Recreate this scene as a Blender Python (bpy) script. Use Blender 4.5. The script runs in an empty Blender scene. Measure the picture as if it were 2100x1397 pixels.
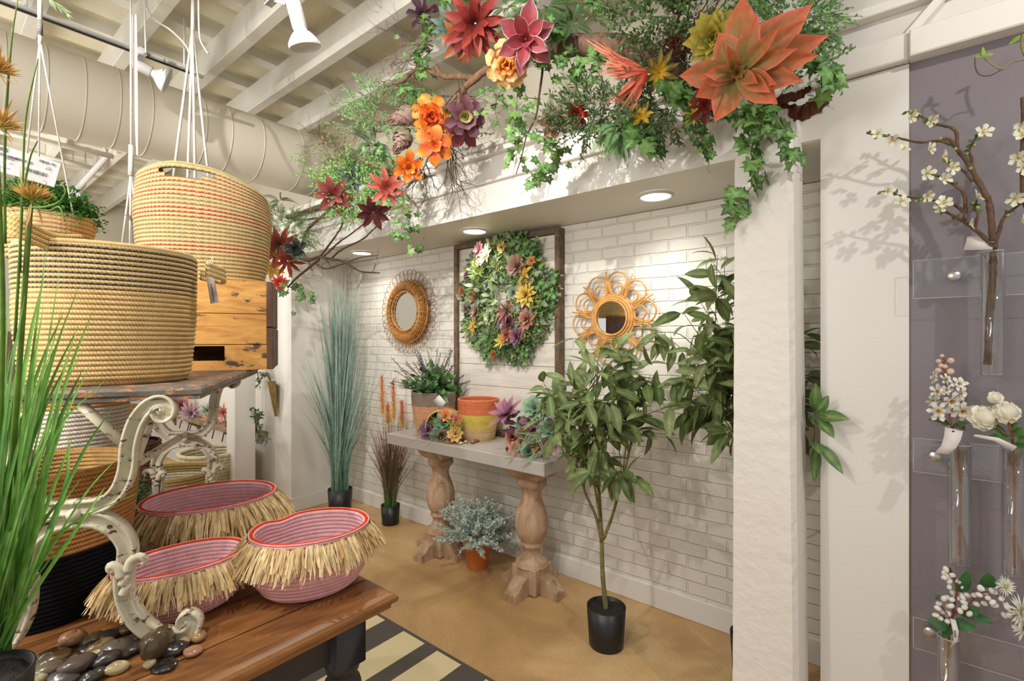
import bpy, math, random
from mathutils import Vector as V, Matrix

# ---------------------------------------------------------------- camera, world, lights, exposure
TH = math.radians(50.9)
FOC = 1006.0
EYE = V((0, 0, 1.45))
FW = V((-math.cos(TH), math.sin(TH), 0))
RT = V((math.sin(TH), math.cos(TH), 0))
scn = bpy.context.scene
col = scn.collection
cam_d = bpy.data.cameras.new('camera')
cam_d.sensor_width = 36
cam_d.lens = FOC / 2100 * 36
cam_d.clip_start = 0.05
cam = bpy.data.objects.new('camera', cam_d)
cam.location = EYE
cam.rotation_euler = (math.pi / 2, 0, math.pi / 2 - TH)
col.objects.link(cam)
scn.camera = cam
scn.view_settings.view_transform = 'Standard'
scn.view_settings.look = 'None'
scn.view_settings.gamma = 1
scn.view_settings.use_curve_mapping = False
scn.view_settings.exposure = 0.10

w = bpy.data.worlds.new('World')
scn.world = w
w.use_nodes = True
w.node_tree.nodes['Background'].inputs[0].default_value = (1.0, 0.99, 0.97, 1)
w.node_tree.nodes['Background'].inputs[1].default_value = 0.66


def lamp(name, loc, target, power, color=(1, .965, .92), size=.03, angle=60, blend=.6, kind='SPOT'):
    d = bpy.data.lights.new(name, kind)
    d.energy = power
    d.color = color
    if kind == 'POINT': d.shadow_soft_size = size
    if kind == 'SPOT':
        d.shadow_soft_size = size
        d.spot_size = math.radians(angle)
        d.spot_blend = blend
    elif kind == 'AREA':
        d.shape = 'DISK'
        d.size = size
    o = bpy.data.objects.new(name, d)
    o.location = loc
    o.rotation_euler = (V(target) - V(loc)).to_track_quat('-Z', 'Y').to_euler()
    col.objects.link(o)
    return o


lamp('spot_light_alcove', (-2.02, 1.0, 2.72), (-1.6, 2.4, .7), 44, angle=85)
lamp('spot_light_garland', (-1.05, .25, 2.95), (-1.9, 2.0, 2.3), 120, angle=80, size=.018)
lamp('spot_light_garland_left', (-1.9, -.3, 3.05), (-3.2, 2.0, 2.2), 150, angle=60, size=.02)
lamp('spot_light_branch', (1.15, .95, 2.85), (.05, 2.0, 1.75), 62, angle=70, size=.02)
lamp('room_fill', (-1.2, -1.5, 2.3), (-1.2, -1.5, 3), 45, size=.5, kind='POINT')  # added soft fill behind the camera, lifts the ceiling; not a room fixture
lamp('room_fill', (-4.8, -1.2, 2.3), (-4, -1.2, 3), 60, size=.5, kind='POINT')  # second added fill, out of view, brightens the far room
lamp('spot_light_baskets', (-1.55, -.9, 2.9), (-1.45, .55, 1.25), 85, angle=75)
lamp('spot_light_table', (-.5, -.35, 2.9), (-1.3, .6, .85), 60, angle=60)
lamp('spot_light_table_back', (-1.85, 1.5, 2.95), (-1.35, .6, .85), 60, angle=50, size=.02)
lamp('spot_light_far', (-4.9, .6, 2.9), (-5.3, 2.0, 1.0), 60, angle=90)
lamp('duct_fill', (-2.7, -.3, 2.2), (-4.0, 1.0, 3.1), 7, angle=100)  # added upward fill on duct and ceiling, stands for no visible lamp
lamp('ceiling_fill', (-1.6, -1.1, 1.9), (-2.6, 1.2, 3.5), 34, size=.6, kind='AREA')  # added unseen area fill aimed up to brighten the ceiling
lamp('ceiling_fill', (-6.2, -.6, 1.6), (-6.2, .8, 3.5), 50, size=.6, kind='AREA')  # same added upward fill for the far end of the ceiling
for _x in (-3.44, -2.19, -.97):
    lamp('downlight_beam', (_x, 2.31, 2.135), (_x, 2.33, 0), 14, size=.06, angle=140, blend=1)


# ---------------------------------------------------------------- helpers
def ray(px, py):
    return FW + RT * ((px - 1050) / FOC) + V((0, 0, (698.5 - py) / FOC))


def PD(px, py, d):
    return EYE + ray(px, py) * d


def PY(px, py, y):
    r = ray(px, py)
    return EYE + r * (y / r.y)


def PX(px, py, x):
    r = ray(px, py)
    return EYE + r * (x / r.x)


def PZ(px, py, z):
    r = ray(px, py)
    return EYE + r * ((z - EYE.z) / r.z)


def lin(c):
    c /= 255.0
    return c / 12.92 if c <= .04045 else ((c + .055) / 1.055) ** 2.4


def S(r, g, b):
    return (lin(r), lin(g), lin(b))


def mixc(a, b, t):
    return tuple(a[i] * (1 - t) + b[i] * t for i in range(3))


def jit(rg, c, s=.15):
    k = 1 + rg.uniform(-s, s)
    return (min(1, c[0] * k * (1 + rg.uniform(-s, s) * .3)), min(1, c[1] * k), min(1, c[2] * k * (1 + rg.uniform(-s, s) * .3)))


LOC = {}


def tag(o, label=None, cat=None, group=None, kind=None):
    if label: o['label'] = label
    if cat: o['category'] = cat
    if group: o['group'] = group
    if kind: o['kind'] = kind
    return o


def thing(name, label, cat, loc=(0, 0, 0), group=None):
    o = bpy.data.objects.new(name, None)
    o.empty_display_size = .05
    o.location = loc
    col.objects.link(o)
    LOC[o.name] = V(loc)
    return tag(o, label, cat, group)


class MB:
    def __init__(s):
        s.v = []; s.f = []; s.c = []; s.uv = []; s.hasuv = False

    def add(s, vs, fs, c=(.8, .8, .8), uv=None):
        o = len(s.v)
        s.v.extend([tuple(p) for p in vs])
        s.f.extend([tuple(i + o for i in q) for q in fs])
        if isinstance(c, list):
            s.c.extend(c)
        else:
            s.c.extend([c] * len(vs))
        if uv:
            s.uv.extend(uv); s.hasuv = True
        else:
            s.uv.extend([(0, 0)] * len(vs))

    def build(s, name, mat, parent=None, smooth=True, label=None, cat=None, group=None, kind=None, origin=None):
        me = bpy.data.meshes.new(name)
        root = V((0, 0, 0))
        if parent is not None:
            root = LOC.get(parent.name, V((0, 0, 0)))
        elif origin is not None:
            root = V(origin)
        vs = [(p[0] - root.x, p[1] - root.y, p[2] - root.z) for p in s.v]
        me.from_pydata(vs, [], s.f)
        ca = me.color_attributes.new('Col', 'FLOAT_COLOR', 'POINT')
        flat = []
        for c in s.c:
            flat.extend((c[0], c[1], c[2], 1.0))
        ca.data.foreach_set('color', flat)
        if s.hasuv:
            ul = me.uv_layers.new(name='UVMap')
            li = [0] * len(me.loops)
            me.loops.foreach_get('vertex_index', li)
            fl = []
            for i in li:
                fl.extend(s.uv[i])
            ul.data.foreach_set('uv', fl)
        if smooth:
            me.polygons.foreach_set('use_smooth', [True] * len(me.polygons))
        me.materials.append(mat)
        me.update()
        o = bpy.data.objects.new(name, me)
        col.objects.link(o)
        if parent is not None:
            o.parent = parent
            # children of this part are given in the root's frame as well
            LOC[o.name] = root
        else:
            o.location = root
            LOC[o.name] = root
        return tag(o, label, cat, group, kind)


def box(mb, x0, x1, y0, y1, z0, z1, c=(.8, .8, .8), bev=0, M=None):
    if bev <= 0:
        vs = [(x, y, z) for z in (z0, z1) for y in (y0, y1) for x in (x0, x1)]
        fs = [(0, 2, 3, 1), (4, 5, 7, 6), (0, 1, 5, 4), (2, 6, 7, 3), (0, 4, 6, 2), (1, 3, 7, 5)]
    else:
        b = min(bev, (x1 - x0) / 2.01, (y1 - y0) / 2.01, (z1 - z0) / 2.01)
        vs = []
        idx = {}
        for i in (0, 1):
            for j in (0, 1):
                for k in (0, 1):
                    X = (x0, x1)[i]; Y = (y0, y1)[j]; Z = (z0, z1)[k]
                    sx = b if i == 0 else -b; sy = b if j == 0 else -b; sz = b if k == 0 else -b
                    idx[i, j, k, 'x'] = len(vs); vs.append((X, Y + sy, Z + sz))
                    idx[i, j, k, 'y'] = len(vs); vs.append((X + sx, Y, Z + sz))
                    idx[i, j, k, 'z'] = len(vs); vs.append((X + sx, Y + sy, Z))
        fs = []
        I = lambda i, j, k, a: idx[i, j, k, a]
        for s_ in (0, 1):
            q = [I(s_, 0, 0, 'x'), I(s_, 1, 0, 'x'), I(s_, 1, 1, 'x'), I(s_, 0, 1, 'x')]
            fs.append(tuple(q if s_ else q[::-1]))
            q = [I(0, s_, 0, 'y'), I(0, s_, 1, 'y'), I(1, s_, 1, 'y'), I(1, s_, 0, 'y')]
            fs.append(tuple(q if s_ else q[::-1]))
            q = [I(0, 0, s_, 'z'), I(1, 0, s_, 'z'), I(1, 1, s_, 'z'), I(0, 1, s_, 'z')]
            fs.append(tuple(q if s_ else q[::-1]))
        for i in (0, 1):
            for j in (0, 1):
                fs.append((I(i, j, 0, 'x'), I(i, j, 1, 'x'), I(i, j, 1, 'y'), I(i, j, 0, 'y')))
                fs.append((I(i, 0, j, 'x'), I(i, 1, j, 'x'), I(i, 1, j, 'z'), I(i, 0, j, 'z')))
                fs.append((I(0, i, j, 'y'), I(1, i, j, 'y'), I(1, i, j, 'z'), I(0, i, j, 'z')))
                for k in (0, 1):
                    fs.append((I(i, j, k, 'x'), I(i, j, k, 'y'), I(i, j, k, 'z')))
    if M is not None:
        vs = [tuple(M @ V(p)) for p in vs]
    mb.add(vs, fs, c)


def spl(pts, n=6):
    """Catmull-Rom through points"""
    P = [V(p) for p in pts]
    if len(P) < 3:
        return [P[0].lerp(P[-1], i / n) for i in range(n + 1)]
    out = []
    for i in range(len(P) - 1):
        p0 = P[i - 1] if i else P[0] * 2 - P[1]
        p1, p2 = P[i], P[i + 1]
        p3 = P[i + 2] if i + 2 < len(P) else P[-1] * 2 - P[-2]
        for k in range(n):
            t = k / n
            out.append(.5 * ((2 * p1) + (p2 - p0) * t + (2 * p0 - 5 * p1 + 4 * p2 - p3) * t * t + (3 * p1 - p0 - 3 * p2 + p3) * t ** 3))
    out.append(P[-1])
    return out


def tube(mb, path, r, seg=6, c=(.5, .5, .5), c2=None, close=False, caps=True, lump=0, rg=None):
    P = [V(p) for p in path]
    n = len(P)
    if n < 2: return
    T = []
    for i in range(n):
        if close:
            t = P[(i + 1) % n] - P[i - 1]
        else:
            t = P[min(i + 1, n - 1)] - P[max(i - 1, 0)]
        T.append(t.normalized() if t.length > 1e-9 else V((0, 0, 1)))
    a = V((0, 0, 1)) if abs(T[0].z) < .9 else V((1, 0, 0))
    N = T[0].cross(a).normalized()
    vs = []; cs = []; uv = []
    L = 0
    for i in range(n):
        N = (N - T[i] * N.dot(T[i]))
        N = N.normalized() if N.length > 1e-6 else T[i].orthogonal().normalized()
        B = T[i].cross(N)
        if i: L += (P[i] - P[i - 1]).length
        t = i / (n - 1)
        ri = r(t) if callable(r) else (r[0] * (1 - t) + r[1] * t if isinstance(r, tuple) else r)
        cc = c if c2 is None else mixc(c, c2, t)
        for k in range(seg):
            an = 2 * math.pi * k / seg
            rr = ri * (1 + (rg.uniform(-lump, lump) if lump and rg else 0))
            vs.append(P[i] + (N * math.cos(an) + B * math.sin(an)) * rr)
            cs.append(cc); uv.append((L, k / seg))
    fs = []
    for i in range(n if close else n - 1):
        j = (i + 1) % n
        for k in range(seg):
            k2 = (k + 1) % seg
            fs.append((i * seg + k, i * seg + k2, j * seg + k2, j * seg + k))
    if caps and not close:
        fs.append(tuple(range(seg))[::-1])
        fs.append(tuple((n - 1) * seg + k for k in range(seg)))
    mb.add(vs, fs, cs, uv)


def lathe(mb, prof, cx, cy, seg=32, c=(.8, .8, .8), M=None, cf=None):
    vs = []; cs = []; uv = []
    for (r, z) in prof:
        for k in range(seg):
            a = 2 * math.pi * k / seg
            p = V((cx + r * math.cos(a), cy + r * math.sin(a), z))
            vs.append(M @ p if M is not None else p)
            cs.append(cf(r, z) if cf else c); uv.append((k / seg, z))
    fs = []
    for i in range(len(prof) - 1):
        for k in range(seg):
            k2 = (k + 1) % seg
            fs.append((i * seg + k, i * seg + k2, (i + 1) * seg + k2, (i + 1) * seg + k))
    mb.add(vs, fs, cs, uv)


def ball(mb, p, r, c, su=8, sv=5, sc=(1, 1, 1), M=None, cf=None):
    vs = []; cs = []
    for j in range(sv + 1):
        ph = math.pi * j / sv
        for k in range(su):
            a = 2 * math.pi * k / su
            q = V((math.sin(ph) * math.cos(a) * sc[0], math.sin(ph) * math.sin(a) * sc[1], math.cos(ph) * sc[2])) * r
            if M is not None: q = M @ q
            vs.append(V(p) + q); cs.append(cf(j / sv) if cf else c)
    fs = [(j * su + k, (j + 1) * su + k, (j + 1) * su + (k + 1) % su, j * su + (k + 1) % su) for j in range(sv) for k in range(su)]
    mb.add(vs, fs, cs)


SH = {
    'lance': lambda t: math.sin(math.pi * min(1, t ** .8)) ** .9 if t < 1 else 0,
    'ovate': lambda t: math.sin(math.pi * t ** .65) ** .7 if 0 < t < 1 else (.05 if t == 0 else 0),
    'petal': lambda t: (.3 + .7 * math.sin(math.pi * t ** 1.25 / 1.0) ** .8) * (1 if t < .9 else (1 - t) * 10) if t < 1 else 0,
    'agave': lambda t: (.45 + .55 * math.sin(math.pi * min(1, t * .95)) ** 1.0) * (1 - max(0, (t - .6) / .4) ** 1.6),
    'blade': lambda t: (.75 + .25 * math.sin(math.pi * t)) * (1 - t ** 4) if t < 1 else 0,
    'spoon': lambda t: .25 + .75 * t ** 1.2 if t < .75 else max(0, (.25 + .75 * .75 ** 1.2) * math.sqrt(max(0, 1 - ((t - .75) / .25) ** 2))),
    'round': lambda t: math.sqrt(max(0, 1 - (2 * t - 1) ** 2)),
}


def leaf(mb, p, d, up, L, W, c0, c1=None, bend=.3, fold=.2, k=5, shape='lance', xs=(-1, 0, 1), ce=None, wav=0, cm=None, rg=None, twist=0, gp=1, hard=False):
    """a leaf or petal: starts at p, grows along d, its upper face towards up. c0 base colour, c1 tip colour, ce edge colour, cm midrib"""
    c1 = c1 or c0
    d = V(d).normalized()
    s = d.cross(V(up))
    if s.length < 1e-5: s = d.orthogonal()
    s.normalize()
    u = s.cross(d).normalized()
    p = V(p)
    f = SH[shape]
    vs = []; cs = []
    st = L / k
    q = Matrix.Rotation(-bend / k, 3, s)
    tw = Matrix.Rotation(twist / k, 3, d) if twist else None
    ph = rg.uniform(0, 6) if rg else 0
    for i in range(k + 1):
        t = i / k
        wd = W * .5 * f(t)
        cc = mixc(c0, c1, t ** gp)
        for x in xs:
            off = fold * abs(x) * wd
            wv = wav * math.sin(ph + t * 9 + x * 2) * abs(x)
            vs.append(p + s * (x * wd) + u * (off + wv))
            cx = cc
            if ce is not None and abs(x) > .9: cx = ce if hard else mixc(cc, ce, min(1, t * 1.6))
            elif ce is None and cm is None and abs(x) > .9: cx = mixc(cc, (cc[0] * .8, cc[1] * .8, cc[2] * .8), .5)
            if cm is not None and x == 0: cx = cm
            cs.append(cx)
        p = p + d * st
        d = q @ d; u = q @ u
        if tw:
            s = tw @ s; u = tw @ u
            q = Matrix.Rotation(-bend / k, 3, s)
    m = len(xs)
    fs = [(i * m + j, i * m + j + 1, (i + 1) * m + j + 1, (i + 1) * m + j) for i in range(k) for j in range(m - 1)]
    mb.add(vs, fs, cs)


def dia(mb, p, d, up, L, W, c):
    """tiny folded leaf of two faces"""
    d = V(d).normalized(); s = d.cross(V(up))
    if s.length < 1e-5: s = d.orthogonal()
    s.normalize(); u = s.cross(d)
    p = V(p)
    vs = [p, p + d * L * .5 + s * W * .5 + u * W * .12, p + d * L, p + d * L * .5 - s * W * .5 + u * W * .12, p + d * L * .5]
    c2 = mixc(c, (1, 1, .8), .12)
    mb.add(vs, [(0, 1, 4), (1, 2, 4), (0, 4, 3), (4, 2, 3)], [c, c, c, c, c2])


IVY = [(0, 0), (.2, -.16), (.5, -.1), (.36, .2), (.58, .5), (.24, .55), (0, 1.0), (-.24, .55), (-.58, .5), (-.36, .2), (-.5, -.1), (-.2, -.16)]


def ivy_leaf(mb, p, d, up, L, c, cv, rg):
    d = V(d).normalized(); s = d.cross(V(up))
    if s.length < 1e-5: s = d.orthogonal()
    s.normalize(); u = s.cross(d)
    p = V(p)
    cup = rg.uniform(-.25, .1)
    vs = [p + d * .3 * L + u * .06 * L]; cs = [cv]
    for (x, y) in IVY:
        vs.append(p + s * x * L * 1.05 + d * y * L + u * (cup * (abs(x) + max(0, y - .4)) * L))
        cs.append(c)
    n = len(IVY)
    # inner ring for veins
    for (x, y) in IVY:
        x2, y2 = x * .55, .3 + (y - .3) * .55
        vs.append(p + s * x2 * L * 1.05 + d * y2 * L + u * (.03 * L + cup * .5 * (abs(x) + max(0, y - .4)) * L))
        cs.append(mixc(c, cv, .5 if (x * x + (y - .3) ** 2) > .2 else .05))
    fs = []
    for i in range(n):
        j = (i + 1) % n
        fs.append((0, 1 + n + i, 1 + n + j))
        fs.append((1 + n + i, 1 + i, 1 + j, 1 + n + j))
    mb.add(vs, fs, cs)


def basis(axis):
    a = V(axis).normalized()
    x = a.orthogonal().normalized()
    return a, x, a.cross(x)


def rosette(mb, p, axis, R, layers, shape='agave', rg=None, xs=(-1, -.5, 0, .5, 1), k=6, fold=.25, wav=0, gp=1, hard=False):
    """layers: (count, length, width, elevation in degrees, base colour, tip colour, edge colour or None, bend)"""
    a, x, y = basis(axis)
    p = V(p)
    ph = rg.uniform(0, 6)
    for (n, l, w_, el, c0, c1, ce, bd) in layers:
        ph += 2.4
        for i in range(n):
            an = ph + 2 * math.pi * i / n + rg.uniform(-.12, .12)
            rd = x * math.cos(an) + y * math.sin(an)
            e = math.radians(el + rg.uniform(-6, 6))
            d = rd * math.cos(e) + a * math.sin(e)
            up = a * math.cos(e) - rd * math.sin(e)
            LL = R * l * rg.uniform(.9, 1.08)
            leaf(mb, p + rd * R * .03, d, up, LL, R * w_ * rg.uniform(.9, 1.1), jit(rg, c0, .08), jit(rg, c1, .08), bend=bd, fold=fold, k=k,
                 shape=shape, xs=xs, ce=ce, wav=wav * R, rg=rg, gp=gp, hard=hard)


def rnd_dir(rg):
    z = rg.uniform(-1, 1); a = rg.uniform(0, 2 * math.pi); r = math.sqrt(1 - z * z)
    return V((r * math.cos(a), r * math.sin(a), z))


def twig(mb, p, d, L, r, depth, rg, c, spread=.7, kids=4, leafcb=None, wob=.25, flat=.5, grav=0):
    p = V(p); d = V(d).normalized()
    n = 5
    pts = [p.copy()]
    dirs = [d.copy()]
    for i in range(n):
        j = rnd_dir(rg) * wob; j.y *= flat
        d = (d + j + V((0, 0, -grav))).normalized()
        p = p + d * L / n
        pts.append(p.copy()); dirs.append(d.copy())
    tube(mb, pts, (r, r * .45), seg=4 if r < .004 else 6, c=jit(rg, c, .2), caps=False)
    if leafcb: leafcb(pts, dirs, depth)
    if depth > 0:
        for q in range(kids):
            i = rg.randint(1, n)
            j = rnd_dir(rg); j.y *= flat
            nd = (dirs[i] + j.normalized() * spread).normalized()
            twig(mb, pts[i], nd, L * rg.uniform(.4, .7), max(.0007, r * .55), depth - 1, rg, c, spread, kids, leafcb, wob, flat, grav)


# ---------------------------------------------------------------- materials
def newmat(name):
    m = bpy.data.materials.new(name)
    m.use_nodes = True
    nt = m.node_tree
    b = nt.nodes['Principled BSDF']
    return m, nt, b


def N(nt, t, **kw):
    n = nt.nodes.new('ShaderNode' + t)
    for k, v in kw.items():
        if k in ('i',):
            for a, b in v.items(): n.inputs[a].default_value = b
        else:
            setattr(n, k, v)
    return n


def ramp(nt, stops):
    r = N(nt, 'ValToRGB')
    e = r.color_ramp.elements
    while len(e) < len(stops): e.new(.5)
    for i, (p, c) in enumerate(stops):
        e[i].position = p
        e[i].color = (c[0], c[1], c[2], 1) if not isinstance(c, float) else (c, c, c, 1)
    return r


def bump(nt, b, sock, strength=.3, dist=.002, prev=None):
    n = N(nt, 'Bump', i={'Strength': strength, 'Distance': dist})
    nt.links.new(sock, n.inputs['Height'])
    if prev: nt.links.new(prev.outputs[0], n.inputs['Normal'])
    nt.links.new(n.outputs[0], b.inputs['Normal'])
    return n


def m_plain(name, c, rough=.6, nscale=0, nstr=.2, ndist=.002, metal=0, var=0, vscale=3, detail=4):
    m, nt, b = newmat(name)
    b.inputs['Base Color'].default_value = (*c, 1)
    b.inputs['Roughness'].default_value = rough
    b.inputs['Metallic'].default_value = metal
    tc = N(nt, 'TexCoord')
    if nscale:
        n = N(nt, 'TexNoise', i={'Scale': nscale, 'Detail': detail})
        nt.links.new(tc.outputs['Object'], n.inputs['Vector'])
        bump(nt, b, n.outputs[0], nstr, ndist)
    if var:
        n = N(nt, 'TexNoise', i={'Scale': vscale, 'Detail': 5})
        nt.links.new(tc.outputs['Object'], n.inputs['Vector'])
        r = ramp(nt, [(.3, tuple(x * (1 - var) for x in c)), (.7, tuple(min(1, x * (1 + var * .5)) for x in c))])
        nt.links.new(n.outputs[0], r.inputs[0])
        nt.links.new(r.outputs[0], b.inputs['Base Color'])
    return m


def m_vc(name, rough=.55, transl=0, nscale=0, nstr=.2, ndist=.001, var=.25, vscale=60, spec=.4):
    """surface whose pigment is the mesh's own colour attribute"""
    m, nt, b = newmat(name)
    b.inputs['Roughness'].default_value = rough
    b.inputs['Specular IOR Level'].default_value = spec
    at = N(nt, 'VertexColor', layer_name='Col')
    tc = N(nt, 'TexCoord')
    n = N(nt, 'TexNoise', i={'Scale': vscale, 'Detail': 3})
    nt.links.new(tc.outputs['Object'], n.inputs['Vector'])
    r = ramp(nt, [(.3, 1 - var), (.7, 1 + var * .3)])
    nt.links.new(n.outputs[0], r.inputs[0])
    mx = N(nt, 'Mix', data_type='RGBA', blend_type='MULTIPLY')
    mx.inputs[0].default_value = 1
    nt.links.new(at.outputs[0], mx.inputs[6]); nt.links.new(r.outputs[0], mx.inputs[7])
    nt.links.new(mx.outputs[2], b.inputs['Base Color'])
    if nscale:
        n2 = N(nt, 'TexNoise', i={'Scale': nscale, 'Detail': 3})
        nt.links.new(tc.outputs['Object'], n2.inputs['Vector'])
        bump(nt, b, n2.outputs[0], nstr, ndist)
    if transl:
        tr = N(nt, 'BsdfTranslucent')
        nt.links.new(mx.outputs[2], tr.inputs[0])
        ms = N(nt, 'MixShader'); ms.inputs[0].default_value = transl
        nt.links.new(b.outputs[0], ms.inputs[1]); nt.links.new(tr.outputs[0], ms.inputs[2])
        nt.links.new(ms.outputs[0], nt.nodes['Material Output'].inputs[0])
    return m


def m_wood(name, c1, c2, c3=None, scale=(1, 12, 12), rough=.55, ring=6, bstr=.25, blot=None, bscale=6, rot=(0, 0, 0), bthr=.62):
    m, nt, b = newmat(name)
    b.inputs['Roughness'].default_value = rough
    tc = N(nt, 'TexCoord')
    mp = N(nt, 'Mapping'); mp.inputs['Scale'].default_value = scale; mp.inputs['Rotation'].default_value = rot
    nt.links.new(tc.outputs['Object'], mp.inputs[0])
    n = N(nt, 'TexNoise', i={'Scale': ring, 'Detail': 8, 'Roughness': .65, 'Distortion': .6})
    nt.links.new(mp.outputs[0], n.inputs['Vector'])
    r = ramp(nt, [(.25, c2), (.5, c1), (.75, c3 or mixc(c1, (1, 1, 1), .15))])
    nt.links.new(n.outputs[0], r.inputs[0])
    outc = r.outputs[0]
    if blot:
        n2 = N(nt, 'TexNoise', i={'Scale': bscale, 'Detail': 6, 'Roughness': .7})
        mp2 = N(nt, 'Mapping'); mp2.inputs['Scale'].default_value = (1, 1, 2.5)
        nt.links.new(tc.outputs['Object'], mp2.inputs[0]); nt.links.new(mp2.outputs[0], n2.inputs['Vector'])
        r2 = ramp(nt, [(bthr - .02, 0.0), (bthr + .03, 1.0)])
        nt.links.new(n2.outputs[0], r2.inputs[0])
        mx = N(nt, 'Mix', data_type='RGBA')
        nt.links.new(r2.outputs[0], mx.inputs[0]); nt.links.new(outc, mx.inputs[6])
        mx.inputs[7].default_value = (*blot, 1)
        outc = mx.outputs[2]
    nt.links.new(outc, b.inputs['Base Color'])
    bump(nt, b, n.outputs[0], bstr, .002)
    return m


def m_rope(name, k=130, rough=.85):
    m, nt, b = newmat(name)
    b.inputs['Roughness'].default_value = rough
    b.inputs['Specular IOR Level'].default_value = .15
    at = N(nt, 'VertexColor', layer_name='Col')
    uv = N(nt, 'UVMap')
    sp = N(nt, 'SeparateXYZ'); nt.links.new(uv.outputs[0], sp.inputs[0])
    a = N(nt, 'Math', operation='MULTIPLY'); a.inputs[1].default_value = k * 6.283
    nt.links.new(sp.outputs[0], a.inputs[0])
    bb = N(nt, 'Math', operation='MULTIPLY_ADD'); bb.inputs[1].default_value = 6.283 * .8
    nt.links.new(sp.outputs[1], bb.inputs[0]); nt.links.new(a.outputs[0], bb.inputs[2])
    sn = N(nt, 'Math', operation='SINE'); nt.links.new(bb.outputs[0], sn.inputs[0])
    ns = N(nt, 'TexNoise', i={'Scale': 45, 'Detail': 4})
    tc = N(nt, 'TexCoord'); nt.links.new(tc.outputs['Object'], ns.inputs['Vector'])
    ad = N(nt, 'Math', operation='MULTIPLY_ADD'); ad.inputs[1].default_value = .3
    nt.links.new(sn.outputs[0], ad.inputs[0]); nt.links.new(ns.outputs[0], ad.inputs[2])
    r = ramp(nt, [(.1, .72), (.75, 1.08)])
    nt.links.new(ad.outputs[0], r.inputs[0])
    mx = N(nt, 'Mix', data_type='RGBA', blend_type='MULTIPLY'); mx.inputs[0].default_value = 1
    nt.links.new(at.outputs[0], mx.inputs[6]); nt.links.new(r.outputs[0], mx.inputs[7])
    nt.links.new(mx.outputs[2], b.inputs['Base Color'])
    bump(nt, b, ad.outputs[0], .6, .0012)
    return m


def m_glass(name, tint=(1, 1, 1), a=.12, bl=.05):
    m, nt, b = newmat(name)
    out = nt.nodes['Material Output']
    tr = N(nt, 'BsdfTransparent'); tr.inputs[0].default_value = (*tint, 1)
    gl = N(nt, 'BsdfGlossy'); gl.inputs['Roughness'].default_value = .03
    fr = N(nt, 'LayerWeight'); fr.inputs[0].default_value = bl
    mp = N(nt, 'Math', operation='MAXIMUM'); mp.inputs[1].default_value = a * .35
    nt.links.new(fr.outputs['Facing'], mp.inputs[0])
    ms = N(nt, 'MixShader')
    nt.links.new(mp.outputs[0], ms.inputs[0]); nt.links.new(tr.outputs[0], ms.inputs[1]); nt.links.new(gl.outputs[0], ms.inputs[2])
    nt.links.new(ms.outputs[0], out.inputs[0])
    return m


def m_emit(name, c, s):
    m, nt, b = newmat(name)
    b.inputs['Base Color'].default_value = (*c, 1)
    b.inputs['Emission Color'].default_value = (*c, 1)
    b.inputs['Emission Strength'].default_value = s
    return m


WHITE = m_plain('white_paint', S(226, 222, 214), .5, 90, .25, .001)
CREAM = m_plain('cream_paint', S(222, 214, 196), .6, 60, .2, .001)
CEIL = m_plain('ceiling_paint', S(236, 231, 206), .8, 25, .5, .004, var=.12, vscale=4)
JOIST = m_plain('joist_paint', S(226, 223, 212), .6, 30, .5, .003, var=.06, vscale=8)
DUCT = m_plain('duct_paint', S(214, 207, 190), .4)
LAMPW = m_plain('lamp_white', S(206, 205, 203), .35)
STEEL = m_plain('brushed_steel', S(190, 188, 184), .35, metal=1)
BLACKP = m_plain('black_plastic', S(22, 21, 20), .4)
SOIL = m_plain('soil', S(38, 34, 30), .95, 80, 1, .01)
LEAFM = m_vc('leaf_surface', .5, .22, var=.3, vscale=40)
PETAL = m_vc('petal_surface', .5, .18, var=.22, vscale=50)
STEMM = m_vc('stem_surface', .8, 0, nscale=120, nstr=.6, var=.35, vscale=70)
BARK = m_vc('bark_surface', .85, 0, nscale=70, nstr=.9, ndist=.004, var=.45, vscale=45)
STRAW = m_vc('straw_surface', .7, .12, var=.3, vscale=40)
ROPE = m_rope('cotton_rope', 165)
CORD = m_rope('white_cord', 90)
ROPEF = m_rope('fine_pink_rope', 240)
CANE = m_vc('cane_surface', .4, 0, var=.3, vscale=30)
TAGM = m_plain('card_paper', S(212, 205, 201), .7)
INK = m_plain('black_ink', S(45, 40, 40), .7)
GLASS = m_glass('clear_acrylic')
GLASST = m_glass('clear_tube_glass', a=.3, bl=.2)
EDGE = m_plain('polished_acrylic_edge', S(176, 172, 174), .2)
MIRROR = m_plain('mirror_glass', (.9, .92, .92), .01, metal=1)
# ================================================================ SETTING
def struct(name, mb, mat, smooth=False):
    return mb.build(name, mat, smooth=smooth, kind='structure')


def bx(name, mat, *a, **k):
    mb = MB(); box(mb, *a, **k)
    return struct(name, mb, mat)


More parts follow.
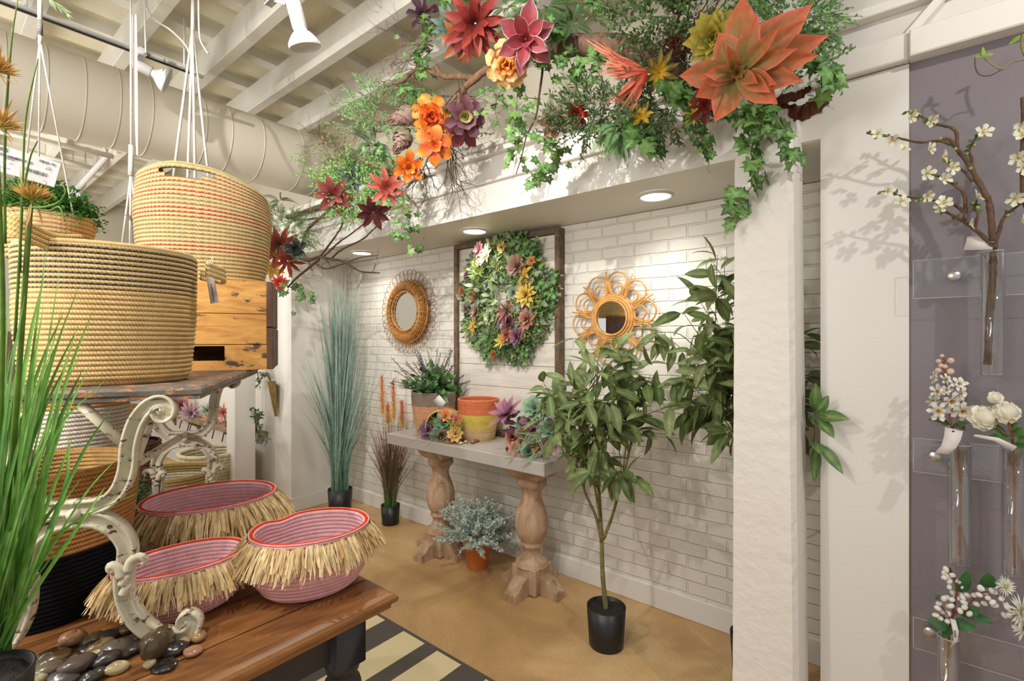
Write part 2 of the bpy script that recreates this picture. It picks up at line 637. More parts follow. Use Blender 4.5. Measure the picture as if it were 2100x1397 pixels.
def m_floor():
    m, nt, b = newmat('polished_concrete')
    tc = N(nt, 'TexCoord')
    n1 = N(nt, 'TexNoise', i={'Scale': 1.6, 'Detail': 6, 'Roughness': .6, 'Distortion': .8})
    n2 = N(nt, 'TexNoise', i={'Scale': 160, 'Detail': 3})
    n3 = N(nt, 'TexNoise', i={'Scale': 7, 'Detail': 6})
    for n in (n1, n2, n3): nt.links.new(tc.outputs['Object'], n.inputs['Vector'])
    r1 = ramp(nt, [(.3, S(170, 132, 86)), (.5, S(196, 158, 108)), (.68, S(212, 180, 130))])
    nt.links.new(n1.outputs[0], r1.inputs[0])
    r2 = ramp(nt, [(.35, .78), (.5, 1.0), (.66, 1.12)])
    nt.links.new(n2.outputs[0], r2.inputs[0])
    mx = N(nt, 'Mix', data_type='RGBA', blend_type='MULTIPLY'); mx.inputs[0].default_value = 1
    nt.links.new(r1.outputs[0], mx.inputs[6]); nt.links.new(r2.outputs[0], mx.inputs[7])
    r3 = ramp(nt, [(.6, 0.0), (.72, 1.0)]); nt.links.new(n3.outputs[0], r3.inputs[0])
    mm = N(nt, 'Math', operation='MULTIPLY'); mm.inputs[1].default_value = .5
    nt.links.new(r3.outputs[0], mm.inputs[0])
    mx2 = N(nt, 'Mix', data_type='RGBA')
    nt.links.new(mm.outputs[0], mx2.inputs[0]); nt.links.new(mx.outputs[2], mx2.inputs[6])
    mx2.inputs[7].default_value = (*S(205, 160, 80), 1)
    nt.links.new(mx2.outputs[2], b.inputs['Base Color'])
    b.inputs['Roughness'].default_value = .42
    bump(nt, b, n2.outputs[0], .08, .001)
    return m


def m_brick():
    m, nt, b = newmat('painted_brick')
    tc = N(nt, 'TexCoord')
    sp = N(nt, 'SeparateXYZ'); nt.links.new(tc.outputs['Object'], sp.inputs[0])
    cb = N(nt, 'CombineXYZ'); nt.links.new(sp.outputs[0], cb.inputs[0]); nt.links.new(sp.outputs[2], cb.inputs[1])
    nz = N(nt, 'TexNoise', i={'Scale': 9, 'Detail': 2}); nt.links.new(cb.outputs[0], nz.inputs['Vector'])
    vm = N(nt, 'VectorMath', operation='MULTIPLY_ADD'); vm.inputs[1].default_value = (.012, .012, 0)
    nt.links.new(nz.outputs['Color'], vm.inputs[0]); nt.links.new(cb.outputs[0], vm.inputs[2])
    br = N(nt, 'TexBrick', i={'Scale': 1.0, 'Mortar Size': .006, 'Mortar Smooth': .6, 'Brick Width': .2, 'Row Height': .0665, 'Bias': 0})
    br.offset = .5
    nt.links.new(vm.outputs[0], br.inputs['Vector'])
    n2 = N(nt, 'TexNoise', i={'Scale': 22, 'Detail': 5}); nt.links.new(tc.outputs['Object'], n2.inputs['Vector'])
    h = N(nt, 'Math', operation='MULTIPLY_ADD'); h.inputs[1].default_value = -1.0
    nt.links.new(br.outputs['Fac'], h.inputs[0]); nt.links.new(n2.outputs[0], h.inputs[2])
    b.inputs['Base Color'].default_value = (*S(222, 217, 205), 1)
    b.inputs['Roughness'].default_value = .5
    bump(nt, b, h.outputs[0], .85, .006)
    return m


BRICK = m_brick()
ROUGHW = m_plain('rough_sawn_paint', S(222, 216, 207), .6, 28, .9, .006, detail=8)
PEEL = m_plain('orange_peel_paint', S(218, 214, 208), .4, 160, .35, .0015)
GREY = m_plain('grey_satin_paint', S(124, 117, 121), .3, 110, .6, .0015)

floor = bx('floor', m_floor(), -9.5, 1.8, -3.2, 3.0, -.05, 0)
bx('ceiling', CEIL, -9.5, 1.8, -1.2, 3.0, 3.56, 3.6)
for i, y in enumerate((-.83, -.4, .03, .46, .90, 1.33, 1.76, 2.2)):
    bx('ceiling_joist', JOIST, -9.5, 1.8, y - .035, y + .035, 3.3, 3.49, bev=.004)
for i in range(22):
    x = -9.2 + i * .5
    bx('ceiling_batten', JOIST, x - .045, x + .045, -1.2, 3.0, 3.49, 3.56)
bx('wall_rear', CREAM, -9.5, 1.8, 2.8, 2.9, 0, 3.6)
bx('wall_far_left', CREAM, -9.6, -9.5, -3.2, 2.9, 0, 3.6)
bx('wall_left_front', WHITE, -9.5, -4.06, 2.04, 2.62, 0, 2.5)
bx('wall_back', BRICK, -4.06, -.1, 2.57, 2.64, 0, 2.16)
bx('wall_header', WHITE, -4.06, -.247, 2.04, 2.12, 2.16, 2.5)
bx('ceiling_alcove', WHITE, -4.06, -.1, 2.12, 2.62, 2.163, 2.2)
bx('trim_1', WHITE, -9.5, -.247, 1.99, 2.14, 2.5, 2.535, bev=.004)
bx('trim_2', WHITE, -4.06, -.3, 2.018, 2.04, 2.325, 2.345, bev=.004)
bx('trim_3', WHITE, -4.06, -.3, 2.0, 2.04, 2.47, 2.5, bev=.004)
mb = MB()
box(mb, -.247, -.004, 2.03, 2.2, 0, 2.163)
box(mb, -.247, -.004, 2.03, 2.2, 2.163, 2.34)
box(mb, -.497, -.247, 2.03, 2.119, 2.163, 2.34)
struct('wall_right', mb, PEEL)
bx('wall_right_upper', PEEL, -.5, 1.8, 2.045, 2.2, 2.34, 3.5)
bx('wall_right_panel', GREY, -.004, 1.8, 2.042, 2.2, 0, 2.35)
bx('trim_4', WHITE, -.42, -.004, 2.0, 2.045, 2.345, 2.43, bev=.004)
bx('trim_5', WHITE, -.004, 1.8, 1.985, 2.045, 2.345, 2.43, bev=.004)
bx('trim_6', WHITE, -.42, .25, 2.0, 2.045, 2.52, 2.555, bev=.003)
mb = MB()
M = Matrix.Translation((-.004, 2.03, 2.43)) @ Matrix.Rotation(math.radians(-48), 4, 'Y')
box(mb, 0, .35, -.012, .012, -.012, .012, M=M)
struct('trim_7', mb, WHITE)
bx('baseboard_back', WHITE, -4.05, -.25, 2.553, 2.57, 0, .115, bev=.003)
bx('baseboard_alcove_left', WHITE, -4.06, -4.043, 2.04, 2.57, 0, .115, bev=.003)
bx('baseboard_left', WHITE, -9.5, -4.043, 2.023, 2.04, 0, .115, bev=.003)

# pillars
mb = MB()
rg = random.Random(3)
nz = 60
vs = []; fs = []
prof = [(-.488, 1.85), (-.312, 1.85), (-.297, 1.87), (-.297, 2.05), (-.488, 2.05)]
zs = [2.225 * i / nz for i in range(nz + 1)]
for z in zs:
    for (x, y) in prof:
        vs.append((x + .012 * (z - 1.2) / 1.2 * (1 if x > -.4 else -.4) * -1 + rg.uniform(-.0008, .0008), y + rg.uniform(-.001, .001), z))
for i in range(nz):
    for k in range(5):
        fs.append((i * 5 + k, i * 5 + (k + 1) % 5, (i + 1) * 5 + (k + 1) % 5, (i + 1) * 5 + k))
fs.append(tuple(nz * 5 + k for k in range(5)))
mb.add(vs, fs)
struct('pillar', mb, ROUGHW)
bx('pillar', WHITE, -4.63, -4.46, 1.75, 1.92, 0, 2.5, bev=.003)

# round air duct with seams
duct = thing('air_duct', 'large round cream painted spiral duct running under the ceiling joists', 'duct', (-3.9, 0, 2.9))
mb = MB()
tube(mb, [(-3.9, -3 + i * .5, 2.91) for i in range(12)], .245, seg=48, c=(.7, .7, .7))
mb.build('duct_body', DUCT, duct)
y = -.9
rg = random.Random(8)
while y < 2.45:
    mb = MB()
    tube(mb, [(-3.9, y, 2.91), (-3.9, y + .006, 2.91)], .2485, seg=48, c=(.7, .7, .7))
    mb.build('seam_ring', DUCT, duct)
    y += rg.choice((.16, .22, .3))

# downlights
for x, lb in ((-3.44, 'round white downlight nearest the alcove left corner'), (-2.19, 'round white downlight above the framed wreath'),
              (-.97, 'largest looking round downlight, nearest the white pillar')):
    t = thing('downlight', lb, 'ceiling light', (x, 2.31, 2.16), 'recessed alcove downlights')
    mb = MB(); lathe(mb, [(.07, 2.158), (.074, 2.150), (.086, 2.150), (.09, 2.162)], x, 2.31, 32)
    mb.build('trim_ring', LAMPW, t)
    mb = MB(); lathe(mb, [(0, 2.155), (.071, 2.155)], x, 2.31, 32)
    mb.build('diffuser', m_emit('downlight_glow', (1, .96, .88), 6), t)

# track rail and its two spot heads
t = thing('track_rail', 'white lighting track rail running along beneath the duct joists', 'track light', (-3.24, 0, 3.0))
mb = MB(); box(mb, -3.258, -3.222, -1.0, 1.1, 3.0, 3.02, bev=.002); mb.build('rail_body', LAMPW, t)
mb = MB(); box(mb, -3.25, -3.23, -1.0, 1.05, 2.998, 3.0); mb.build('rail_slot', INK, t, label='dark slot along the rail')
for yy in (-.6, .35, 1.0):
    mb = MB(); tube(mb, [(-3.24, yy, 3.02), (-3.24, yy, 3.3)], .006, c=(.8, .8, .8)); mb.build('hanger_rod', LAMPW, t)


def spot_head(label, p0, p1, r, neck, body_r, body_len, ribs, grp='white track spotlights', stem=None):
    """cylindrical body from p0 along p0->p1, flared shade ending at p1"""
    p0 = V(p0); p1 = V(p1); d = (p1 - p0).normalized()
    t = thing('track_spotlight', label, 'spotlight', tuple(p0), grp)
    M = Matrix.Translation(p0) @ d.to_track_quat('Z', 'Y').to_matrix().to_4x4()
    L = (p1 - p0).length
    mb = MB(); lathe(mb, [(0, 0), (body_r * .9, 0), (body_r, .006), (body_r, body_len), (body_r * .8, body_len + .004), (0, body_len + .004)], 0, 0, 24, M=M)
    mb.build('lamp_body', LAMPW, t)
    mb = MB()
    pr = [(neck, body_len), (neck * 1.05, body_len + .012), (neck * 1.3, body_len + .02)]
    for i in range(1, 9):
        q = i / 8
        pr.append((neck * 1.3 + (r - neck * 1.3) * math.sin(q * math.pi / 2), body_len + .02 + (L - body_len - .02) * q))
    pr += [(r * .96, L), (r * .8, L - .012), (0, L - .012)]
    lathe(mb, pr, 0, 0, 32, M=M)
    sh = mb.build('lamp_shade', LAMPW, t)
    if ribs:
        for k in range(24):
            mb = MB()
            a = 2 * math.pi * k / 24
            tube(mb, [M @ V((math.cos(a) * q[0] * 1.01, math.sin(a) * q[0] * 1.01, q[1])) for q in pr[2:10]], .0018, 4)
            mb.build('rib', LAMPW, sh)
    if stem:
        mb = MB(); tube(mb, stem, .009, 8); mb.build('swivel_arm', LAMPW, t)
        q = V(stem[-1]); mb = MB(); box(mb, q.x - .05, q.x + .05, q.y - .018, q.y + .018, q.z - .01, q.z + .03, bev=.003); mb.build('track_adapter', LAMPW, t)
    return t


spot_head('smooth white spotlight with bell shade hanging from the rail by the duct', PD(270, 126, 2.68), PD(344, 166, 2.77), .07, .02, .03, .09, False,
          stem=[PD(276, 126, 2.72), V((-3.24, PD(276, 126, 2.72).y, 2.99))])
spot_head('ribbed white spotlight with a long tube body at the top of the picture', PD(594, -24, 2.06), PD(626, 98, 2.12), .066, .027, .031, .15, True,
          stem=[PD(585, 8, 2.1), PD(560, -2, 2.1)])

# far room track rails, conduit, hung left of the duct
t = thing('track_rail', 'pale track rail seen far behind the hanging planter, upper of two', 'track light', PD(100, 300, 4.6), 'far track rails')
def rail2(pa, pb, d0, d1, t):
    mb = MB(); a = PD(*pa, d0); b = PD(*pb, d1)
    tube(mb, [a, b], .025, 4, (.7, .7, .65)); mb.build('rail_body', DUCT, t)
    for q in (.25, .6, .95):
        p = a.lerp(b, q); mb = MB(); tube(mb, [p, V((p.x, p.y, 3.5))], .006, 5); mb.build('hanger_rod', DUCT, t)
rail2((-30, 262), (232, 321), 4.0, 4.8, t)
t = thing('track_rail', 'pale track rail seen far behind the hanging planter, lower of two', 'track light', PD(100, 340, 5.4), 'far track rails')
rail2((60, 312), (204, 348), 4.8, 5.3, t)
spot_head('bright white track head pointing down behind the hanging green plant', PD(168, 378, 5.4), PD(152, 398, 5.3), .06, .03, .04, .06, False, stem=[PD(168, 378, 5.4), PD(175, 365, 5.38), V((PD(175, 365, 5.38).x, PD(175, 365, 5.38).y, 3.54))])
mb = MB(); tube(mb, spl([PD(178, 255, 4.6), PD(200, 275, 4.7), PD(212, 295, 4.75), PD(219, 316, 4.8)], 4), .014, 6, (.75, .75, .7))
mb.build('conduit', DUCT, smooth=True, label='curved pale conduit dropping from the duct to the far rail', cat='conduit')
mb = MB(); tube(mb, spl([PD(262, 275, 4.9), PD(235, 300, 4.9), PD(210, 330, 5.0), PD(160, 385, 5.2)], 4), .03, 6, (.85, .85, .8))
mb.build('conduit', LAMPW, smooth=True, label='straight white conduit slanting down behind the track rails', cat='conduit')
# ================================================================ RUG, WOOD TABLE, SCROLL STAND
def m_rug():
    m, nt, b = newmat('striped_flatweave')
    at = N(nt, 'VertexColor', layer_name='Col')
    tc = N(nt, 'TexCoord')
    wv = N(nt, 'TexWave', i={'Scale': 60, 'Distortion': .5}); wv.bands_direction = 'Y'
    nt.links.new(tc.outputs['Object'], wv.inputs[0])
    ck = N(nt, 'TexNoise', i={'Scale': 220}); nt.links.new(tc.outputs['Object'], ck.inputs['Vector'])
    ad = N(nt, 'Math', operation='ADD'); nt.links.new(wv.outputs[1], ad.inputs[0]); nt.links.new(ck.outputs[0], ad.inputs[1])
    r = ramp(nt, [(.3, .8), (.9, 1.05)]); 
    hv = N(nt, 'Math', operation='MULTIPLY'); hv.inputs[1].default_value = .55
    nt.links.new(ad.outputs[0], hv.inputs[0]); nt.links.new(hv.outputs[0], r.inputs[0])
    mx = N(nt, 'Mix', data_type='RGBA', blend_type='MULTIPLY'); mx.inputs[0].default_value = 1
    nt.links.new(at.outputs[0], mx.inputs[6]); nt.links.new(r.outputs[0], mx.inputs[7])
    nt.links.new(mx.outputs[2], b.inputs['Base Color']); b.inputs['Roughness'].default_value = .9
    bump(nt, b, hv.outputs[0], .5, .002)
    return m


mb = MB()
cream, dark = S(236, 219, 172), S(92, 84, 78)
box(mb, -3.4, -1.0, -1.4, 1.57, 0, .006, dark)
xs_ = [-3.22, -3.03, -2.84, -2.66, -2.47, -2.29, -2.11 - .17, -2.105, -1.955, -1.796, -1.71, -1.55, -1.415, -1.26, -1.12]
st = [(-3.3, -3.15), (-3.0, -2.85), (-2.7, -2.55), (-2.41, -2.255), (-2.265 + .0, -2.105), (-1.955, -1.796), (-1.71, -1.552), (-1.405, -1.25)]
st[4] = (-2.235, -2.105)
for a, b_ in st:
    mb.add([(a, -1.38, .0065), (b_, -1.38, .0065), (b_, 1.552, .0065), (a, 1.552, .0065)], [(0, 1, 2, 3)], cream)
mb.build('rug', m_rug(), smooth=False, label='cream and charcoal striped flatweave rug on the concrete floor', cat='rug', origin=(-2.2, .1, 0))

TWOOD = m_wood('stained_table_wood', S(138, 90, 48), S(74, 42, 22), S(178, 124, 70), scale=(9, 1.2, 9), ring=2.4, rough=.42, bstr=.3)
TDARK = m_plain('charcoal_table_paint', S(54, 49, 47), .5, 40, .3, .001, var=.1)
TZ = .75
tab = thing('side_table', 'stained plank top table with charcoal painted turned legs', 'table', (-1.9, .2, 0))
mb = MB()
# top with rounded moulded edge, swept outline
def slab_edge(mb, x0, x1, y0, y1, prof, c=(.5, .4, .3)):
    """prof: list of (inset, z) from the top inwards edge round to the bottom"""
    vs = []; n = len(prof)
    for (ins, z) in prof:
        for (x, y) in ((x0 + ins, y0 + ins), (x1 - ins, y0 + ins), (x1 - ins, y1 - ins), (x0 + ins, y1 - ins)):
            vs.append((x, y, z))
    fs = [(i * 4 + k, i * 4 + (k + 1) % 4, (i + 1) * 4 + (k + 1) % 4, (i + 1) * 4 + k) for i in range(n - 1) for k in range(4)]
    fs = [q[::-1] for q in fs]
    fs.append((0, 1, 2, 3)); fs.append(tuple((n - 1) * 4 + k for k in (3, 2, 1, 0)))
    mb.add(vs, fs, c)


def edge_prof(zt, th):
    return [(.022, zt), (.018, zt - .001), (.008, zt - .004), (.001, zt - .011), (.0, zt - .018), (.003, zt - .025), (.010, zt - .029), (.014, zt - .031), (.015, zt - th)]


slab_edge(mb, -2.75, -1.105, -.45, .86, edge_prof(TZ, .042))
o = mb.build('tabletop', TWOOD, tab, smooth=False)
mb = MB()
for k in range(9):
    x = -2.6 + k * .17
    box(mb, x, x + .0035, -.43, .84, TZ - .0005, TZ + .0006, (.05, .03, .02))
mb.build('plank_gaps', m_plain('dark_gap', S(48, 26, 14), .8), o)
mb = MB()
box(mb, -1.21, -1.185, -.33, .76, .60, TZ - .042)
box(mb, -2.66, -1.19, .735, .76, .60, TZ - .042)
mb.build('apron', TDARK, tab, smooth=False)
for (lx, ly) in ((-1.2, .745), (-1.2, -.33), (-2.62, .745), (-2.62, -.33)):
    mb = MB()
    box(mb, lx - .045, lx + .045, ly - .045, ly + .045, .575, TZ - .042, bev=.003)
    pr = [(0, .0), (.03, 0), (.033, .03), (.04, .12), (.045, .3), (.04, .40), (.03, .43), (.045, .445), (.048, .455), (.045, .465), (.032, .475), (.03, .485), (.046, .5), (.05, .515), (.046, .53), (.034, .54), (.034, .55), (.044, .56), (.046, .578)]
    lathe(mb, pr, lx, ly, 28)
    mb.build('leg', TDARK, tab)

# ---- scroll leg stand
UL = (FW * .937 - RT * .349)          # length direction, away from the viewer
WL = (-FW * .349 - RT * .937)         # width direction, to the left
ZS = 1.342
CR = EYE + FW * 1.14 + RT * (-.7218); CR.z = 0
HW = .245
SL = 1.0
def SP(s, u, z): return V((CR.x, CR.y, z)) + WL * s + UL * u
PAINTC = m_wood('chipped_cream_paint', S(206, 196, 170), S(188, 176, 148), S(220, 212, 190), scale=(3, 3, 3), ring=5, rough=.6, blot=S(84, 56, 38), bscale=24, bthr=.585)
SLABG = m_wood('worn_grey_paint', S(98, 90, 82), S(76, 68, 62), S(120, 110, 100), scale=(4, 4, 9), ring=5, rough=.55, blot=S(178, 120, 80), bscale=26, bthr=.555)
stand = thing('scroll_leg_stand', 'riser stand with worn grey top and chipped cream scrolling legs on the wooden table', 'stand', tuple(SP(HW, .5, TZ)))
mb = MB()
prof = [(.006, ZS), (.0, ZS - .006), (.0, ZS - .016), (.005, ZS - .019), (.003, ZS - .028)]
vs = []
for (ins, z) in prof:
    for (s_, u_) in ((ins, ins), (2 * HW - ins, ins), (2 * HW - ins, SL - ins), (ins, SL - ins)):
        vs.append(SP(s_, u_, z))
n = len(prof)
fs = [(i * 4 + k, i * 4 + (k + 1) % 4, (i + 1) * 4 + (k + 1) % 4, (i + 1) * 4 + k) for i in range(n - 1) for k in range(4)]
fs += [(3, 2, 1, 0), tuple((n - 1) * 4 + k for k in range(4))]
mb.add(vs, fs)
mb.build('tabletop', SLABG, stand, smooth=False)
U0 = .0


def FP(px, py, u=U0):
    """point of the photo on the vertical plane of the near leg frame, as (s, z)"""
    r = ray(px, py)
    o = SP(0, u, 0); nrm = UL
    t = (o - V((EYE.x, EYE.y, 0))).dot(nrm) / V((r.x, r.y, 0)).dot(nrm)
    p = EYE + r * t
    return ((p - o).dot(WL), p.z)


def channel(mb, pts, w, u, dep=.03, tap=None, n=5):
    P = spl([(a, 0, b) for a, b in pts], n)
    sec = [(-.5, -.5), (.5, -.5), (.5, .5), (.3, .5), (.2, .2), (-.2, .2), (-.3, .5), (-.5, .5)]
    vs = []; m = len(sec)
    for i, p in enumerate(P):
        t = (P[min(i + 1, len(P) - 1)] - P[max(i - 1, 0)]).normalized()
        nn = V((-t.z, 0, t.x))
        q = i / (len(P) - 1)
        ww = w * (tap(q) if tap else 1)
        for (a, b) in sec:
            r = p + nn * a * ww
            vs.append(SP(r.x, u - b * dep, r.z))
    fs = [(i * m + k, i * m + (k + 1) % m, (i + 1) * m + (k + 1) % m, (i + 1) * m + k) for i in range(len(P) - 1) for k in range(m)]
    fs += [tuple(range(m)), tuple((len(P) - 1) * m + k for k in range(m))[::-1]]
    mb.add(vs, fs)


def mirrored(pts, s0): return [(2 * s0 - a, b) for a, b in pts]


UPPER = [(331, 846), (322, 838), (329, 829), (341, 835), (341, 850), (330, 857)]
upr = [FP(*p) for p in [(330, 845), (322, 839), (318, 846), (328, 857), (341, 850), (341, 833), (325, 824), (300, 836), (276, 868), (262, 915), (257, 965), (240, 1008), (205, 1037), (150, 1045)]]
low = [FP(*p) for p in [(150, 1068), (195, 1069), (232, 1087), (255, 1117), (257, 1145), (250, 1185), (254, 1232), (275, 1275), (310, 1304), (350, 1313), (383, 1306), (396, 1286), (386, 1272), (371, 1278), (373, 1292)]]
S0 = FP(150, 1045)[0]
zmin = min(z for s_, z in low)
low = [(s_, TZ + .018 + (z - zmin)) if z < .9 else (s_, z) for s_, z in low]
for (u, nm) in ((U0 + .015, 'near leg frame'), (SL - .12, 'far leg frame')):
    mb = MB()
    for f in (lambda q: q, lambda q: mirrored(q, S0)):
        channel(mb, f(upr), .032, u, tap=lambda q: .45 + .55 * min(1, q * 3))
        channel(mb, f(low), .034, u, tap=lambda q: 1 if q < .8 else 1 - (q - .8) * 2.4)
        # acanthus curls at the knee
        for pth in ([(262, 1172), (268, 1152), (285, 1142), (297, 1148), (292, 1158)], [(250, 1185), (242, 1165), (228, 1160), (224, 1168), (233, 1174)],
                    [(251, 1200), (258, 1185), (268, 1182)], [(252, 1220), (260, 1205), (268, 1204)]):
            q = f([FP(*p) for p in pth])
            tube(mb, spl([SP(a, u - .014, b) for a, b in q], 4), (.011, .007), 8)
    for dz in (0,):
        p = FP(150, 1057)
        M = Matrix.Translation(SP(p[0], u, p[1]))
        ball(mb, SP(p[0], u - .012, p[1]), .014, (1, 1, 1), 10, 6)
        tube(mb, [SP(p[0] - .05, u, p[1]), SP(p[0] + .05, u, p[1])], .014, 8)
    mb.build('leg_frame', PAINTC, stand)
for a, b in (((155, 838), (247, 930)),):
    mb = MB(); p = FP(*a); q = FP(*b)
    tube(mb, [SP(p[0], U0 + .02, ZS - .03), SP(q[0], U0 + .05, q[1])], .011, 10); mb.build('brace', PAINTC, stand, label='slim round diagonal brace')
mb = MB(); p = FP(305, 850); q = FP(268, 950)
tube(mb, [SP(p[0] + .012, U0 + .11, ZS - .03), SP(q[0], U0 + .03, q[1])], .010, 10); mb.build('brace', PAINTC, stand)
mb = MB(); q = FP(262, 962); p = FP(150, 1050)
tube(mb, [SP(q[0], U0 + .03, q[1]), SP(p[0], SL - .12, p[1] + .01)], .011, 10); mb.build('brace', PAINTC, stand)


# ================================================================ ROPE BASKETS
def rope_basket(name, label, cat, c, z0, H, a, b, rot, rows, prof, colf, mat=None, seg=120, nexp=2.2, stitch=True, rimf=None, hole=None, wall=.010, group=None,
                inner=None, part='basket_wall', rough_rows=5, stc=None, leanv=None, rimc=None):
    t = thing(name, label, cat, (c[0], c[1], z0), group)
    rg = random.Random(hash_s(label))
    cr, sr = math.cos(rot), math.sin(rot)
    rh = H / rows

    def P(th, tt, off):
        s = prof(tt)
        ct, st_ = math.cos(th), math.sin(th)
        x = (a * s + off) * math.copysign(abs(ct) ** (2 / nexp), ct)
        y = (b * s + off) * math.copysign(abs(st_) ** (2 / nexp), st_)
        z = z0 + tt * H + (rimf(th) * tt ** 3 if rimf else 0)
        q = V((c[0] + x * cr - y * sr, c[1] + x * sr + y * cr, z))
        if leanv: q += V(leanv) * tt
        return q
    ts = [0, .12, .35, .65, .88] if rough_rows == 5 else [0, .3, .7]
    for side in (0, 1):
        mb = MB(); vs = []; cs = []; uv = []
        lay = []
        for r in range(rows):
            for f in ts:
                lay.append((r, f))
        lay.append((rows - 1, 1.0))
        per = 2 * math.pi * (a + b) / 2
        for (r, f) in lay:
            rc, sc = colf(r)
            if side and inner: rc = inner(r); sc = mixc(rc, (0, 0, 0), .25)
            bul = math.sin(math.pi * f) ** .6 * rh * .42 if 0 < f < 1 else 0
            for k in range(seg + 1):
                th = 2 * math.pi * k / seg
                off = bul if side == 0 else -wall - bul
                vs.append(P(th, (r + f) / rows, off))
                strong = sc[2] < .12 and sc[0] < .5
                zig = stitch and ((f == .12 and k % 2 == 0) or (f == .88 and (k % 2 == 1 or strong)))
                cc = sc if (f in (0, 1.0) or zig) else rc
                cs.append(cc); uv.append((per * k / seg, r + f))
        m = seg + 1
        fs = []
        for i in range(len(lay) - 1):
            for k in range(seg):
                if hole and hole(lay[i][0], 2 * math.pi * k / seg): continue
                q = (i * m + k, i * m + k + 1, (i + 1) * m + k + 1, (i + 1) * m + k)
                fs.append(q if side == 0 else q[::-1])
        mb.add(vs, fs, cs, uv)
        if side == 0:
            bo = len(mb.v)
            ring = [P(2 * math.pi * k / seg, 0, 0) for k in range(seg)]
            mb.add([V((c[0], c[1], z0))] + ring, [(0, (k + 1) % seg + 1, k + 1) for k in range(seg)], colf(0)[0])
            w = mb.build(part, mat or ROPE, t)
            wallo = w
        else:
            ring = [P(2 * math.pi * k / seg, .5 / rows, -wall) for k in range(seg)]
            mb.add([V((c[0], c[1], z0 + .5 * rh))] + ring, [(0, k + 1, (k + 1) % seg + 1) for k in range(seg)], (inner or (lambda r: colf(r)[0]))(0))
            mb.build('lining', mat or ROPE, t)
    # rolled rim
    mb = MB()
    pts = [P(2 * math.pi * k / seg, 1, -wall * .5) for k in range(seg)]
    rc, sc = colf(rows - 1)
    rc = rimc or rc
    tube(mb, pts, (.0042 if rimc else max(wall * .75, rh * .5)), 8, rc, close=True)
    mb.build('rim', mat or ROPE, t)
    return t, P


def hash_s(s):
    h = 7
    for ch in s: h = (h * 31 + ord(ch)) % 1000003
    return h


TAN, TAN2 = S(226, 196, 138), S(176, 140, 84)
TANL = S(224, 202, 152)
NAVY, RED = S(60, 66, 66), S(176, 62, 50)


def ptprof(lst):
    def f(t):
        for i in range(len(lst) - 1):
            if t <= lst[i + 1][0]:
                u = (t - lst[i][0]) / (lst[i + 1][0] - lst[i][0])
                u = u * u * (3 - 2 * u) * .5 + u * .5
                return lst[i][1] * (1 - u) + lst[i + 1][1] * u
        return lst[-1][1]
    return f


def gp(d, lat): return EYE + FW * d + RT * lat


# large foreground basket on the stand
pc = gp(1.30, -1.06)
def big_col(r): return (S(214, 181, 126), NAVY if r >= 19 else S(188, 150, 94))
ang_big = math.atan2((FW * .62 + RT * .78).y, (FW * .62 + RT * .78).x)
t, Pb = rope_basket('rope_basket', 'large tan coiled rope basket with dark stitching round its upper rows, on the grey stand', 'basket', (pc.x, pc.y), ZS, .335, .186, .183, ang_big, 28,
                    ptprof([(0, .86), (.06, .93), (.5, .99), (1, 1.0)]), big_col, seg=220, nexp=2.3)
# handles: bands of three ropes
def rope_handle(t, pts_fn, rows, c, r=.0075):
    for k in range(rows):
        mb = MB()
        tube(mb, spl(pts_fn(k), 6), r, 8, c)
        mb.build('handle', ROPE, t)
dd = V((math.cos(ang_big), math.sin(ang_big), 0)); ds = V((-dd.y, dd.x, 0))
cb = V((pc.x, pc.y, 0))
rope_handle(t, lambda k: [cb + dd * 0.207 + ds * .07 + V((0, 0, 1.665 - k * .013)), cb + dd * 0.247 + ds * .045 + V((0, 0, 1.655 - k * .013)), cb + dd * 0.257 + V((0, 0, 1.65 - k * .013)),
                          cb + dd * 0.247 - ds * .045 + V((0, 0, 1.655 - k * .013)), cb + dd * 0.207 - ds * .07 + V((0, 0, 1.665 - k * .013))], 3, S(222, 196, 140), .007)
for k in range(4):
    mb = MB()
    tube(mb, spl([PD(168, 486 + k * 9, 1.175), PD(110, 482 + k * 10, 1.12), PD(55, 458 + k * 11, 1.06), PD(10, 438 + k * 12, 1.04), PD(-40, 430 + k * 12, 1.04)], 6), .0056, 8, S(222, 188, 126))
    mb.build('handle', ROPE, t)
# swing tag of the big basket
def card(name, mb_pts, mat, parent):
    mb = MB(); vs = []
    n = len(mb_pts)
    for a, b in mb_pts: vs += [a, b]
    mb.add(vs, [(2 * i, 2 * i + 1, 2 * i + 3, 2 * i + 2) for i in range(n - 1)])
    o = mb.build(name, mat, parent)
    so = o.modifiers.new('thick', 'SOLIDIFY'); so.thickness = .0006
    return o


def text(name, s, p, xdir, up, size, mat, parent, bold=0):
    """flat lettering standing on a card"""
    cu = bpy.data.curves.new(name, 'FONT')
    cu.body = s; cu.size = size; cu.extrude = .0001
    cu.offset = bold
    cu.materials.append(mat)
    tmp = bpy.data.objects.new('tmp_text', cu); col.objects.link(tmp)
    me = bpy.data.meshes.new_from_object(tmp)
    bpy.data.objects.remove(tmp)
    o = bpy.data.objects.new(name, me)
    x = V(xdir).normalized(); u = V(up); u = (u - x * u.dot(x)).normalized(); nn = x.cross(u)
    M = Matrix((x, u, nn)).transposed().to_4x4()
    root = LOC.get(parent.name, V((0, 0, 0))) if parent else V((0, 0, 0))
    M.translation = V(p) - root
    col.objects.link(o)
    o.matrix_local = M
    if parent is not None: o.parent = parent
    return o


